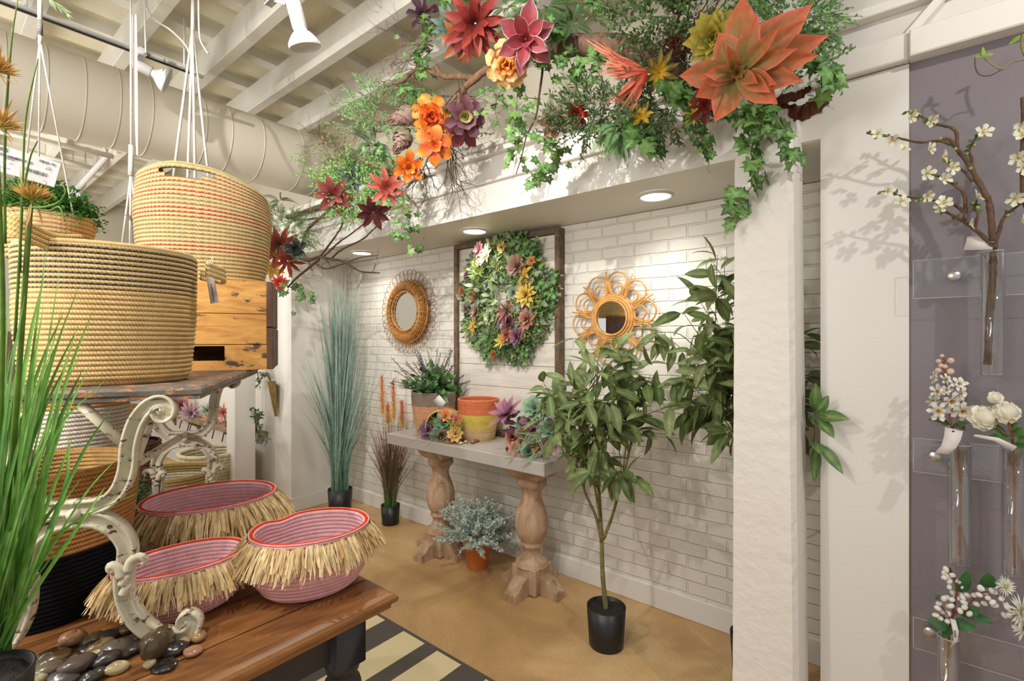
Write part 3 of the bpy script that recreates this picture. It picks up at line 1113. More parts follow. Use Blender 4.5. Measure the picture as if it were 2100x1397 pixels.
def barcode(p, xd, up, Wd, Hh, parent, seed=1):
    rg = random.Random(seed); mb = MB(); x = 0
    xd = V(xd).normalized(); up = V(up).normalized()
    while x < Wd:
        w_ = rg.choice((.01, .02, .03)) * Wd
        mb.add([V(p) + xd * x, V(p) + xd * (x + w_), V(p) + xd * (x + w_) + up * Hh, V(p) + xd * x + up * Hh], [(0, 1, 2, 3)])
        x += w_ + rg.choice((.012, .022)) * Wd
    return mb.build('barcode', INK, parent, smooth=False)


tg = thing('price_tag', 'narrow white price tag hanging from the big basket handle', 'tag', PD(425, 545, 1.43))
card('tag_card', [(PD(421, 543, 1.44), PD(436, 543, 1.44)), (PD(425, 580, 1.436), PD(441, 580, 1.436)), (PD(432, 623, 1.43), PD(449, 620, 1.43))], TAGM, tg)
xd = (PD(440, 620, 1.430) - PD(431, 560, 1.436)).normalized(); xu = (PD(446, 590, 1.42) - PD(430, 592, 1.42)).normalized()
barcode(PD(431, 583, 1.425), xd, xu, .048, .006, tg)
mb = MB(); tube(mb, spl([PD(428, 545, 1.44), PD(433, 532, 1.45), PD(437, 526, 1.46), PD(434, 545, 1.44)], 5), .0008, 4, (.8, .8, .8)); mb.build('tag_string', STEMM, tg)

# tall basket on the crate
CRZ = ZS + .33
pc2 = gp(2.02, -1.258)
fx0 = (RT + FW * .42)
def tall_col(r): return (S(219, 195, 144), RED if r in (8, 9, 16, 17, 18, 21, 22, 24, 26) else S(150, 132, 88))
angf = math.atan2(fx0.y, fx0.x)
t, P2 = rope_basket('rope_basket', 'tall pale rope basket with red stitched stripes standing on the wooden crate', 'basket', (pc2.x, pc2.y), CRZ, .415, .236, .185, angf, 28,
                    ptprof([(0, .80), (.04, .88), (.3, .96), (.7, 1.0), (1, .95)]), tall_col, seg=180, nexp=2.5,
                    rimf=lambda th: .03 * math.exp(-((th - 4.5) / .55) ** 2) + .02 * math.exp(-((th - 1.5) / .4) ** 2) - .045 * max(0, math.cos(th)) ** 2,
                    hole=lambda r, th: (r in (25, 26) and abs(th - 4.53) < .33 - .12 * (r == 25)) or (r in (25, 26) and abs(th - 1.5) < .3))

# crate
CRW = m_wood('weathered_orange_pine', S(206, 150, 74), S(150, 92, 38), S(226, 178, 100), scale=(2.2, 2.2, 13), ring=2.6, rough=.6, blot=S(78, 66, 56), bscale=7, bthr=.60)
CRD = m_wood('dark_weathered_batten', S(92, 62, 44), S(48, 38, 36), S(120, 88, 62), scale=(9, 9, 1.6), ring=3, rough=.7, blot=S(72, 84, 98), bscale=9, bthr=.58)
crc = gp(1.84, -.90)   # front right corner
fx = V((RT.x, RT.y, 0)); fx = (RT + FW * .42).normalized(); fy = V((-fx.y, fx.x, 0)) if V((-fx.y, fx.x, 0)).dot(FW) > 0 else V((fx.y, -fx.x, 0))
def CM(): 
    M = Matrix((fx, fy, V((0, 0, 1)))).transposed().to_4x4(); M.translation = V((crc.x, crc.y, ZS)); return M
M = CM()
crate = thing('wooden_crate', 'weathered orange pine crate with a slot cut in its side, under the tall basket', 'crate', tuple(V((crc.x, crc.y, ZS)) + fx * -.26))
W_ = .52; D_ = .34
for (z0, z1) in ((0, .092), (.094, .205), (.207, .328)):
    mb = MB()
    if z0 == 0:
        for (xa, xb, za, zb) in ((-W_, -.262, 0, .092), (-.262, -.155, 0, .035), (-.262, -.155, .088, .092), (-.155, -.018, 0, .092)):
            box(mb, xa, xb, 0, .016, za, zb, M=M)
    else:
        box(mb, -W_, -.018, 0, .016, z0, z1, bev=.0015, M=M)
    mb.build('side_board', CRW, crate, smooth=False)
    mb = MB(); box(mb, -W_, -.018, D_ - .016, D_, z0, z1, bev=.0015, M=M); mb.build('side_board', CRW, crate, smooth=False)
for (z0, z1) in ((0, .155), (.158, .328)):
    mb = MB(); box(mb, -.018, 0 + (.002 if z0 else .004), -.003, D_, z0, z1, bev=.002, M=M); mb.build('end_board', CRD, crate, smooth=False, label='dark blue-brown end board')
    mb = MB(); box(mb, -W_ - .018, -W_, -.003, D_, z0, z1, bev=.002, M=M); mb.build('end_board', CRD, crate, smooth=False)
mb = MB(); box(mb, -W_, -.018, .016, D_ - .016, .0, .012, M=M); mb.build('floor_board', CRD, crate, smooth=False)
mb = MB(); box(mb, -W_, -.018, 0, D_ , .328, .3295, M=M); mb.build('lid_board', CRW, crate, smooth=False)

# stacked baskets under the stand
q = gp(1.29, -1.215)
def blk_col(r): return (S(22, 22, 28), S(12, 12, 16)) if r < 15 else (S(196, 146, 88), S(168, 116, 62))
rope_basket('rope_basket', 'big tan rope basket with black lower half behind the scrolled leg', 'basket', (q.x, q.y), TZ, .375, .175, .185, .3, 32,
            ptprof([(0, .78), (.2, .86), (1, 1.0)]), blk_col, seg=120, rough_rows=5, inner=lambda r: S(206, 164, 104), wall=.008)
q = gp(1.72, -1.57)
def wht_col(r): return (S(222, 176, 106), S(176, 110, 60)) if r >= 34 else (S(236, 228, 210), S(190, 180, 158))
rope_basket('rope_basket', 'white rope basket with a tan top band under the stand', 'basket', (q.x, q.y), TZ, .53, .178, .178, 0, 38,
            ptprof([(0, .84), (.1, .9), (1, 1.0)]), wht_col, seg=100)
# floor baskets farther back
q = gp(3.55, -2.48)
def flr_col(r): return (S(236, 228, 208), S(190, 180, 150)) if r in (18, 19, 20) else (S(190, 160, 104), S(140, 112, 66))
rope_basket('rope_basket', 'wide low tan rope basket on the floor behind the table, white band inside', 'basket', (q.x, q.y), 0, .50, .29, .26, .9, 24,
            ptprof([(0, .86), (.2, .97), (1, 1.0)]), flr_col, seg=90)


def coil(c0, z0, z1, rfun, pitch, r, c, rg, mb, cj=.2):
    pts = []; n = int((z1 - z0) / pitch); seg = 20
    for j in range(n):
        zz = z0 + (z1 - z0) * j / n
        R_ = rfun(j / n)
        tube(mb, [V((c0.x + R_ * math.cos(6.283 * i / seg), c0.y + R_ * math.sin(6.283 * i / seg), zz)) for i in range(seg)], r, 5, jit(rg, c, cj), close=True)


WOV = m_vc('woven_seagrass', .8, 0, nscale=90, nstr=1, ndist=.006, var=.7, vscale=55)
rg = random.Random(5)
for (lb, dd_, lt, zz0, zz1, R_, cc) in (('lower dark brown twisted wicker hamper of the stacked pair seen through the scroll legs', 2.55, -2.02, 0, .93, .165, S(104, 66, 46)),
                                        ('upper dark brown wicker basket of the stacked pair with a tan lid', 2.55, -2.06, .935, 1.07, .15, S(112, 72, 50))):
    q = gp(dd_, lt)
    t = thing('wicker_basket', lb, 'basket', (q.x, q.y, zz0))
    mb = MB(); coil(q, zz0 + .008, zz1, lambda u: R_ * (.94 + .06 * math.sin(u * 3.1)), .016, .0095, cc, rg, mb, .5)
    mb.build('basket_wall', WOV, t)
    mb = MB(); tube(mb, [V((q.x, q.y, zz0 + .002)), V((q.x, q.y, zz1 - .02))], R_ - .012, 24, cc); mb.build('lining', WOV, t)
    if zz0:
        mb = MB(); lathe(mb, [(R_ + .01, zz1 - .012), (R_ + .015, zz1 + .005), (R_, zz1 + .03), (R_ * .5, zz1 + .045), (0, zz1 + .05)], q.x, q.y, 28, S(168, 122, 62)); mb.build('lid', WOV, t)
# white wicker basket
q = gp(4.35, -2.66)
t = thing('wicker_basket', 'cream painted round wicker basket on the floor by the white wall', 'basket', (q.x, q.y, 0))
mb = MB(); coil(q, .012, .46, lambda u: .22 + .03 * u, .026, .014, S(226, 214, 178), rg, mb, .06)
for k in range(26):
    a = 6.283 * k / 26
    tube(mb, [V((q.x + .225 * math.cos(a), q.y + .225 * math.sin(a), .01)), V((q.x + .255 * math.cos(a), q.y + .255 * math.sin(a), .46))], .007, 4, S(226, 214, 178))
mb.build('basket_wall', STRAW, t)
mb = MB(); tube(mb, [V((q.x + .25 * math.cos(6.283 * i / 30), q.y + .25 * math.sin(6.283 * i / 30), .465)) for i in range(30)], .018, 6, S(230, 220, 186), close=True); mb.build('rim', STRAW, t)
mb = MB(); lathe(mb, [(0, .03), (.19, .03), (.21, .3)], q.x, q.y, 24, S(200, 186, 150)); mb.build('lining', STRAW, t)


# ---- pink fringe baskets
PINK, PINKD = S(238, 178, 174), S(216, 150, 150)
PIN = S(242, 196, 202)
ORED = S(222, 62, 26)
def fringe_basket(label, c, a, b, rot, H, rows, seed, flen=.095, density=1500, rimf=None, basez=TZ):
    rg = random.Random(seed)
    t, P = rope_basket('fringed_basket', label, 'basket', (c.x, c.y), basez, H, a, b, rot, rows,
                       ptprof([(0, .68), (.1, .80), (.35, .96), (.62, 1.0), (1, .97)]), lambda r: (PINK, PINKD), seg=120, nexp=2.1, group='pink raffia fringed baskets',
                       inner=lambda r: PIN, stitch=False, rimf=rimf, wall=.006, mat=ROPEF, rimc=ORED)
    mb = MB(); n = 110
    tube(mb, [P(2 * math.pi * k / n, 1.0, .0035) + V((0, 0, .001)) for k in range(n)], .0024, 6, PINK, close=True)
    mb.build('rim_piping', ROPEF, t)
    mb = MB()
    for i in range(density):
        th = rg.uniform(0, 2 * math.pi)
        p = P(th, 1 - rg.uniform(.02, .10), .008)
        q = P(th, 1 - .05, .06)
        out = V((q.x - p.x, q.y - p.y, 0)).normalized()
        tang = V((-out.y, out.x, 0))
        fl = rg.uniform(.12, .75)
        d = (out * fl + V((0, 0, -.55)) + tang * rg.uniform(-.22, .22)).normalized()
        L = flen * rg.uniform(.55, 1.12)
        W = rg.choice((.0015, .002, .003, .003, .005, .009)) * rg.uniform(.8, 1.3)
        cc = jit(rg, mixc(S(252, 228, 178), S(226, 188, 128), rg.random() ** 1.6), .12)
        up = (out + rnd_dir(rg) * .5)
        pp = V(p); k = 3; vs = []
        sd = d.cross(up).normalized()
        for j in range(k + 1):
            wv = W * (.45 + .55 * math.sin(math.pi * min(1, .2 + j / k * .6)))
            o1 = rg.uniform(-.2, .2) * L if j == k else 0
            vs += [pp - sd * wv * .5, pp + sd * wv * .5 + d * o1 * .6]
            d = (d + V((0, 0, -.22)) + rnd_dir(rg) * .12).normalized()
            pp = pp + d * L / k
        mb.add(vs, [(2 * j, 2 * j + 1, 2 * j + 3, 2 * j + 2) for j in range(k)], cc)
    mb.build('raffia_fringe', STRAW, t, smooth=False, kind='stuff')
    return t


def rt_ang(dv, lv):
    q = FW * dv + RT * lv
    return math.atan2(q.y, q.x)


fringe_basket('small pink raffia fringed basket beside the scrolled leg, front left of the three', gp(1.285, -.862), .148, .104, rt_ang(.62, .72), .132, 12, 11, flen=.07)
fringe_basket('pink raffia fringed basket nearest the table corner, its rim dented at the back', gp(1.405, -.575), .16, .135, rt_ang(.5, .8), .17, 14, 12, flen=.074,
              rimf=lambda th: -.010 * math.exp(-((th - 2.0) / .25) ** 2))
fringe_basket('largest pink raffia fringed basket at the back of the table', gp(1.645, -1.01), .198, .165, rt_ang(.5, .87), .18, 15, 13, flen=.092, density=1900)


# ---- pebbles on the table
PEBM = m_vc('polished_stone', .22, 0, var=.55, vscale=55, spec=.6)
rg = random.Random(77)
peb_protos = {}
def pebble_mesh(kind, c, rgp):
    key = (kind, c)
    mb = MB()
    sx, sy, sz = rgp.uniform(.85, 1.0), rgp.uniform(.6, .85), rgp.uniform(.4, .6)
    f = [rgp.uniform(.85, 1.12) for _ in range(60)]
    vs = []; cs = []; su, sv = 12, 8
    ph0 = rgp.uniform(0, 6)
    for j in range(sv + 1):
        ph = math.pi * j / sv
        for k in range(su):
            a = 6.283 * k / su
            rr = 1 + .09 * math.sin(a * 2 + ph0) + .07 * math.sin(a * 3 + ph * 2 + ph0 * 2) + .05 * math.sin(ph * 3 + ph0)
            vs.append(V((math.sin(ph) * math.cos(a) * sx, math.sin(ph) * math.sin(a) * sy, math.cos(ph) * sz)) * rr)
            cs.append(mixc(c, mixc(c, S(120, 88, 62), .6), max(0, math.sin(a * 1.5 + ph * 4 + ph0)) * .5))
    fs = [(j * su + k, (j + 1) * su + k, (j + 1) * su + (k + 1) % su, j * su + (k + 1) % su) for j in range(sv) for k in range(su)]
    mb.add(vs, fs, cs)
    return mb, sz


PB, PG, PBR, PC, PO, PR = S(34, 34, 38), S(84, 80, 74), S(96, 74, 48), S(196, 172, 122), S(176, 128, 92), S(142, 84, 70)
# px, py, half size px, colour, label, rotation
PEBS = [(322, 1336, 34, S(92, 76, 54), 'largest brown pointed pebble standing in front of the heap', 60, 1.5),
        (357, 1335, 22, PB, 'large glossy black pebble with flat facets beside the scroll foot', 10, 1),
        (407, 1311, 14, S(186, 152, 96), 'round tan pebble right beside the scroll foot tip', 0, 1),
        (396, 1338, 18, S(196, 142, 112), 'pink half-moon pebble at the right edge of the heap', 20, .7),
        (376, 1321, 15, S(206, 182, 130), 'cream oval pebble tucked under the scroll foot', 0, .8),
        (334, 1321, 19, S(120, 70, 52), 'red-brown pebble leaning on the scroll foot', 40, 1),
        (338, 1365, 21, S(30, 30, 34), 'flat black oval pebble on the bare table front', 10, .5),
        (307, 1364, 14, S(204, 186, 146), 'small cream round pebble left of the flat black one', 80, 1),
        (321, 1345, 10, PR, 'small reddish pebble between black and brown stones', 60, .8),
        (160, 1370, 30, S(112, 98, 92), 'large mottled grey and rust pebble at the heap front', 60, 1.2),
        (215, 1358, 26, S(64, 64, 64), 'dark slate pebble lying right of the mottled grey one', 20, .8),
        (240, 1373, 22, S(214, 190, 142), 'pale cream long pebble under the big brown one', 25, .7),
        (250, 1345, 17, S(70, 68, 66), 'grey oval pebble in the middle of the heap', 15, .8),
        (243, 1330, 28, S(104, 98, 84), 'long grey striped pebble across the middle of the heap', 12, .7),
        (280, 1330, 20, S(62, 60, 60), 'dark slanted pebble under the scroll bend', 40, .7),
        (198, 1346, 18, S(220, 200, 150), 'bright cream veined pebble in the heap centre', 60, .8),
        (150, 1318, 21, S(188, 140, 102), 'upright orange-tan pebble against the black basket', 75, 1.1),
        (186, 1312, 21, S(104, 94, 62), 'olive brown glossy pebble behind the heap', 0, .7),
        (182, 1330, 18, S(46, 46, 46), 'black pebble beneath the olive one', 20, .7),
        (206, 1326, 22, S(150, 124, 82), 'brown banded pebble sloping in the heap', 30, .7),
        (110, 1350, 26, S(112, 92, 60), 'brown oval pebble near the grass pot', 20, .8),
        (145, 1346, 18, S(98, 90, 56), 'olive pebble right of the brown oval one', 10, .7),
        (95, 1375, 27, S(128, 116, 98), 'grey-brown pebble at the lower left of the heap', 10, .9),
        (124, 1367, 20, S(72, 76, 88), 'blue-grey pebble beside the mottled one', 10, .8),
        (76, 1396, 17, S(214, 200, 160), 'cream pebble at the bottom edge by the black pot', 20, 1),
        (225, 1304, 20, S(78, 76, 74), 'grey pebble against the black basket base', 15, .7),
        (262, 1290, 20, S(122, 104, 74), 'tan pebble half in shadow under the fringe', 30, .9),
        (276, 1312, 20, S(56, 52, 50), 'dark pebble in shade behind the scroll bend', 0, .7),
        (190, 1392, 20, S(66, 68, 66), 'dark green-black pebble at the picture bottom', 50, 1),
        (100, 1340, 18, S(72, 76, 82), 'slate pebble touching the black basket', 30, .7),
        (130, 1392, 22, S(96, 96, 96), 'grey pebble at the bottom behind the cream one', 10, .7),
        (36, 1390, 14, S(196, 136, 106), 'orange pebble beside the black grass pot', 0, .8),
        (206, 1378, 11, S(156, 96, 80), 'small brick-red pebble between slate stones', 0, .7),
        (300, 1342, 10, S(186, 116, 96), 'small pink pebble behind the big brown one', 0, .7),
        (305, 1330, 12, S(140, 120, 84), 'small tan pebble below the red-brown one', 0, .7),
        (250, 1318, 12, S(110, 92, 84), 'small mauve-brown pebble up in the heap', 0, .7)]
for (px_, py_, hs, cc, lb, ro, thick) in PEBS:
    mb, sz = pebble_mesh(0, cc, rg)
    p = PZ(px_, py_ + hs * .3, TZ)
    d = (p - EYE).dot(FW)
    R_ = hs * d / FOC * 1.2
    o = mb.build('pebble', PEBM, label=lb, cat='pebble', group='polished pebbles on the wooden table', origin=(0, 0, 0))
    o.scale = (R_, R_, R_ * thick)
    o.rotation_euler = (rg.uniform(-.25, .25), rg.uniform(-.25, .25), TH + math.radians(ro))
    o.location = (p.x, p.y, TZ + R_ * sz * thick * .95)
# ================================================================ ALCOVE
CZ = .805
WOODL = m_wood('sanded_pedestal_wood', S(178, 146, 116), S(128, 98, 72), S(204, 178, 148), scale=(7, 7, 1.0), ring=2.6, rough=.65, bstr=.4, blot=S(104, 74, 52), bscale=5, bthr=.68)
con = thing('console_table', 'narrow grey topped console table on two carved baluster pedestals', 'table', (-2.15, 2.31, 0))
mb = MB(); box(mb, -2.83, -1.49, 2.1, 2.5, CZ - .072, CZ, bev=.004)
mb.build('tabletop', m_plain('grey_zinc_top', S(176, 168, 160), .42, 12, .15, .001, var=.07, vscale=5), con, smooth=False)
for X in (-2.50, -1.72):
    Y = 2.3
    mb = MB()
    # capital: stepped square profile
    sq = [(.135, CZ - .072), (.135, CZ - .10), (.125, CZ - .105), (.11, CZ - .135), (.09, CZ - .15), (.08, CZ - .155)]
    vs = []
    for (h_, z) in sq:
        for (a, b) in ((-1, -1), (1, -1), (1, 1), (-1, 1)):
            vs.append((X + a * h_, Y + b * h_ * .8, z))
    fs = [(i * 4 + k, (i + 1) * 4 + k, (i + 1) * 4 + (k + 1) % 4, i * 4 + (k + 1) % 4) for i in range(len(sq) - 1) for k in range(4)]
    mb.add(vs, fs)
    c = mb.build('capital', WOODL, con, smooth=False)
    mb = MB()
    pr = [(.072, .655), (.085, .64), (.088, .62), (.082, .605), (.066, .59), (.058, .57), (.056, .55), (.062, .52), (.078, .48), (.09, .44), (.097, .40), (.096, .36), (.086, .32), (.068, .29), (.06, .28),
          (.068, .272), (.070, .262), (.062, .252), (.054, .245), (.052, .225), (.058, .20), (.072, .185), (.088, .178), (.095, .168), (.095, .155), (.1, .15)]
    lathe(mb, pr, X, Y, 36)
    mb.build('baluster', WOODL, con)
    mb = MB(); box(mb, X - .085, X + .085, Y - .085, Y + .085, 0.005, .155, bev=.005)
    b = mb.build('plinth', WOODL, con, smooth=False)
    for k in range(4):
        M = Matrix.Translation((X, Y, 0)) @ Matrix.Rotation(k * math.pi / 2, 4, 'Z')
        mb = MB()
        pf = [(.085, 0), (.205, 0), (.205, .04), (.165, .062), (.14, .088), (.10, .105), (.085, .105)]
        w_ = .042
        vs = [M @ V((x, -w_, z)) for x, z in pf] + [M @ V((x, w_, z)) for x, z in pf]
        n = len(pf)
        mb.add(vs, [tuple(range(n)), tuple(range(n, 2 * n))[::-1]] + [(i, i + n, (i + 1) % n + n, (i + 1) % n) for i in range(n)])
        mb.build('foot', WOODL, con, smooth=False)

# ---- framed board
fr = thing('framed_board', 'whitewashed plank board in a thin dark wood frame behind the wreath', 'wall panel', (-2.12, 2.55, CZ))
FRW = m_wood('dark_frame_wood', S(104, 84, 62), S(70, 52, 38), S(136, 116, 92), scale=(6, 6, 6), ring=4, rough=.7)
FX0, FX1, FZ0, FZ1 = -2.585, -1.665, CZ + .002, 2.145
mb = MB()
for a in ((FX0, FX0 + .035, FZ0, FZ1), (FX1 - .035, FX1, FZ0, FZ1), (FX0 + .035, FX1 - .035, FZ1 - .035, FZ1), (FX0 + .035, FX1 - .035, FZ0, FZ0 + .035)):
    box(mb, a[0], a[1], 2.505, 2.565, a[2], a[3], bev=.003)
mb.build('frame', FRW, fr, smooth=False)
WWASH = m_wood('whitewashed_plank', S(222, 214, 202), S(198, 188, 174), S(232, 226, 216), scale=(1.2, 6, 14), ring=2, rough=.7, bstr=.35, blot=S(150, 134, 116), bscale=9, bthr=.73)
zz = FZ0 + .035
rg = random.Random(9)
while zz < FZ1 - .04:
    h_ = min(.148, FZ1 - .035 - zz)
    mb = MB(); box(mb, FX0 + .035, FX1 - .035, 2.53 + rg.uniform(-.002, .002), 2.56, zz, zz + h_ - .0025, bev=.001); mb.build('plank', WWASH, fr, smooth=False)
    zz += h_
mb = MB(); box(mb, FX0 + .03, FX1 - .03, 2.56, 2.566, FZ0 + .03, FZ1 - .03); mb.build('backing', m_plain('dark_backing', S(60, 50, 42), .9), fr)

# ---- wicker mirror
WX, WZ, WY = -3.14, 1.682, 2.545
wm = thing('wicker_mirror', 'round mirror in a honey woven wicker ring edged with thin looped cane', 'mirror', (WX, WY, WZ))
def ringpt(r, a, y=0): return V((WX + r * math.cos(a), WY + y, WZ + r * math.sin(a)))
rg = random.Random(4)
WICK = m_vc('honey_wicker', .5, 0, nscale=140, nstr=.8, ndist=.003, var=.45, vscale=90)
mb = MB()
for k in range(19):
    r = .158 + .0052 * k
    y = -.02 - .035 * math.sin(math.pi * (k + .5) / 19)
    n = 72
    tube(mb, [ringpt(r + .0008, 6.283 * i / n, y + .0032 * (1 if (i // 2 + k) % 2 else -1)) for i in range(n)], .0030, 5, jit(rg, S(202, 142, 72), .22), close=True)
for i in range(36):
    a = 6.283 * (i * 2 + .5) / 72
    tube(mb, [ringpt(.158 + .0052 * k, a, -.0205 - .035 * math.sin(math.pi * (k + .5) / 19)) for k in range(19)], .0034, 5, S(176, 116, 56))
mb.build('woven_ring', WICK, wm)
mb = MB(); n = 90
for ph in (0, 3.14):
    tube(mb, [ringpt(.157 + .004 * math.sin(i * .9 + ph), 6.283 * i / n, -.045 + .004 * math.cos(i * .9 + ph)) for i in range(n)], .0045, 5, S(210, 152, 80), close=True)
    tube(mb, [ringpt(.252 + .004 * math.sin(i * .9 + ph), 6.283 * i / n, -.02 + .004 * math.cos(i * .9 + ph)) for i in range(n)], .0045, 5, S(198, 138, 68), close=True)
mb.build('braided_edge', WICK, wm)
for k in range(38):
    a0 = 6.283 * k / 38
    mb = MB(); pts = []
    for i in range(25):
        u = i / 24 * 6.283
        x_, y_ = .292 + .046 * math.cos(u), .036 * math.sin(u)
        pts.append(V((WX + x_ * math.cos(a0) - y_ * math.sin(a0), WY - .012 + .003 * math.sin(u), WZ + x_ * math.sin(a0) + y_ * math.cos(a0))))
    tube(mb, pts, .0022, 5, S(160, 108, 62))
    mb.build('cane_loop', CANE, wm)
mb = MB()
lathe(mb, [(0, 0), (.157, 0)], 0, 0, 48, M=Matrix.Translation((WX, WY - .03, WZ)) @ Matrix.Rotation(math.pi / 2, 4, 'X'))
mb.build('mirror_glass', MIRROR, wm)
mb = MB()
lathe(mb, [(.15, 0), (.24, 0), (.24, .012), (.15, .012)], 0, 0, 48, S(120, 80, 40), M=Matrix.Translation((WX, WY - .0, WZ)) @ Matrix.Rotation(math.pi / 2, 4, 'X'))
mb.build('backing_ring', WICK, wm)

# ---- rattan flower mirror
GX, GZ, GY = -1.318, 1.578, 2.53
gm = thing('rattan_mirror', 'small round mirror with golden rattan petals shaped like a sunburst flower', 'mirror', (GX, GY, GZ))
def gpt(r, a, y=0): return V((GX + r * math.cos(a), GY + y, GZ + r * math.sin(a)))
RAT = S(214, 158, 88)
for r, rr, y in ((.098, .0065, -.022), (.110, .008, -.012), (.124, .0085, -.006), (.136, .006, 0)):
    mb = MB(); tube(mb, [gpt(r, 6.283 * i / 64, y) for i in range(64)], rr, 8, RAT, close=True); mb.build('cane_ring', CANE, gm)
for k in range(10):
    a0 = 6.283 * (k + .25) / 10
    for (w_, R_) in ((.235, .262), (.15, .205)):
        mb = MB(); pts = []
        for i in range(25):
            u = i / 24 * 2 - 1
            if abs(u) > .6:
                q = (1 - abs(u)) / .4
                r = .135 + (R_ - .065 - .135) * q
                a = math.copysign(w_ * (.95 * .14 / r * .9 + .28 * q), u) * .95
            else:
                th = u / .6 * math.pi / 2
                cr_ = R_ - .06
                x = cr_ + .06 * math.cos(th); yy = (w_ * 1.18 * cr_ * .8 + .0) * math.sin(th) * (.9 if w_ > .2 else 1)
                r = math.hypot(x, yy); a = math.atan2(yy, x)
            pts.append((r, a))
        # smooth loop: straight sides then a round head
        hw = .060 if w_ > .2 else .036
        pts3 = []
        for i in range(7):
            q = i / 6
            pts3.append(V((.13 + (R_ - hw - .13) * q, -(.022 + (hw - .022) * q ** .7), 0)) if w_ > .2 else V((.13 + (R_ - hw - .13) * q, -(.014 + (hw - .014) * q ** .7), 0)))
        for i in range(1, 12):
            th = -math.pi / 2 + math.pi * i / 12
            pts3.append(V((R_ - hw + hw * math.cos(th), hw * math.sin(th), 0)))
        pts3 += [V((p.x, -p.y, 0)) for p in pts3[:7][::-1]]
        ca, sa = math.cos(a0), math.sin(a0)
        tube(mb, [V((GX + p.x * ca - p.y * sa, GY - .003, GZ + p.x * sa + p.y * ca)) for p in pts3], .0048, 6, jit(rg, RAT, .08))
        mb.build('petal_loop', CANE, gm)
    for dk in (-.012, 0, .012):
        aa = a0 + math.pi / 10
        mb = MB(); ca, sa = math.cos(aa), math.sin(aa)
        L_ = .27 - abs(dk) * 2
        tube(mb, [V((GX + .13 * ca - dk * sa, GY, GZ + .13 * sa + dk * ca)), V((GX + L_ * ca - dk * 1.3 * sa, GY, GZ + L_ * sa + dk * 1.3 * ca))], .0045, 6, RAT)
        mb.build('cane_rod', CANE, gm)
mb = MB(); lathe(mb, [(0, 0), (.098, 0)], 0, 0, 40, M=Matrix.Translation((GX, GY - .012, GZ)) @ Matrix.Rotation(math.pi / 2, 4, 'X'))
mb.build('mirror_glass', MIRROR, gm)
mb = MB(); lathe(mb, [(0, 0), (.125, 0)], 0, 0, 40, M=Matrix.Translation((GX, GY + .03, GZ)) @ Matrix.Rotation(math.pi / 2, 4, 'X'))
mb.build('backing', CANE, gm)


# ---- black pots and potted plants
def black_pot(t, x, y, z, r, h, mat=None):
    mb = MB(); lathe(mb, [(0, z), (r * .86, z), (r * .88, z + .004), (r, z + h), (r * .96, z + h), (r * .95, z + h - .03), (0, z + h - .03)], x, y, 36)
    mb.build('pot', mat or BLACKP, t)
    mb = MB(); rg = random.Random(3)
    vs = [(x, y, z + h - .015)]; n = 24
    for j in (1, 2, 3):
        for i in range(n):
            rr = r * .93 * j / 3
            vs.append((x + rr * math.cos(6.283 * i / n), y + rr * math.sin(6.283 * i / n), z + h - .018 + rg.uniform(-.004, .006)))
    fs = [(0, 1 + i, 1 + (i + 1) % n) for i in range(n)] + [(1 + j * n + i, 1 + (j + 1) * n + i, 1 + (j + 1) * n + (i + 1) % n, 1 + j * n + (i + 1) % n) for j in (0, 1) for i in range(n)]
    mb.add(vs, fs)
    mb.build('soil', SOIL, t)


def blade(mb, p, top, W, c0, c1, rg, droop=.2, k=8, gp=1):
    """a long grass blade from p up to about top"""
    p = V(p); top = V(top)
    L = (top - p).length
    side = V((rg.uniform(-1, 1), rg.uniform(-1, 1), 0)).normalized()
    hor = V((top.x - p.x, top.y - p.y, 0))
    vs = []; cs = []
    for i in range(k + 1):
        t = i / k
        q = p + V((0, 0, top.z - p.z)) * t + hor * (t ** 1.7)
        q.z -= droop * L * max(0, t - .6) ** 2
        w_ = W * .5 * (.6 + .4 * math.sin(math.pi * min(1, t * 1.3))) * (1 - t ** 3)
        vs += [q - side * w_, q + side * w_]
        cc = mixc(c0, c1, t ** gp); cs += [cc, mixc(cc, (1, 1, 1), .06)]
    mb.add(vs, [(2 * i, 2 * i + 1, 2 * i + 3, 2 * i + 2) for i in range(k)], cs)


# blue-green tall grass
gx, gy = -3.74, 2.30
t = thing('potted_grass', 'tall blue-green blade grass in a black pot in the alcove corner', 'plant', (gx, gy, 0))
black_pot(t, gx - .0, gy - .0, 0, .1, .2)
mb = MB(); rg = random.Random(21)
for i in range(420):
    a = rg.uniform(0, 6.283); r = rg.uniform(0, .07)
    hgt = rg.choice((rg.uniform(.6, 1.3), rg.uniform(1.2, 1.75), rg.uniform(1.5, 1.95)))
    sp_ = rg.gauss(0, .11) * (1.5 if hgt < 1.3 else 1)
    sp2 = rg.gauss(0, .08)
    c0 = jit(rg, mixc(S(92, 146, 112), S(122, 156, 136), rg.random()), .2)
    c1 = jit(rg, mixc(S(138, 170, 154), S(190, 204, 198), rg.random()), .15)
    tx = gx + math.cos(a) * r + RT.x * sp_ + sp2 * .5; ty = min(2.54, gy + math.sin(a) * r + RT.y * sp_ - sp2 * .3)
    blade(mb, (gx + math.cos(a) * r, gy + math.sin(a) * r, .17), (max(-4.02, tx), ty, .17 + hgt), rg.uniform(.008, .02), c0, c1, rg, droop=rg.uniform(0, .25))
mb.build('grass_blades', LEAFM, t, kind='stuff')

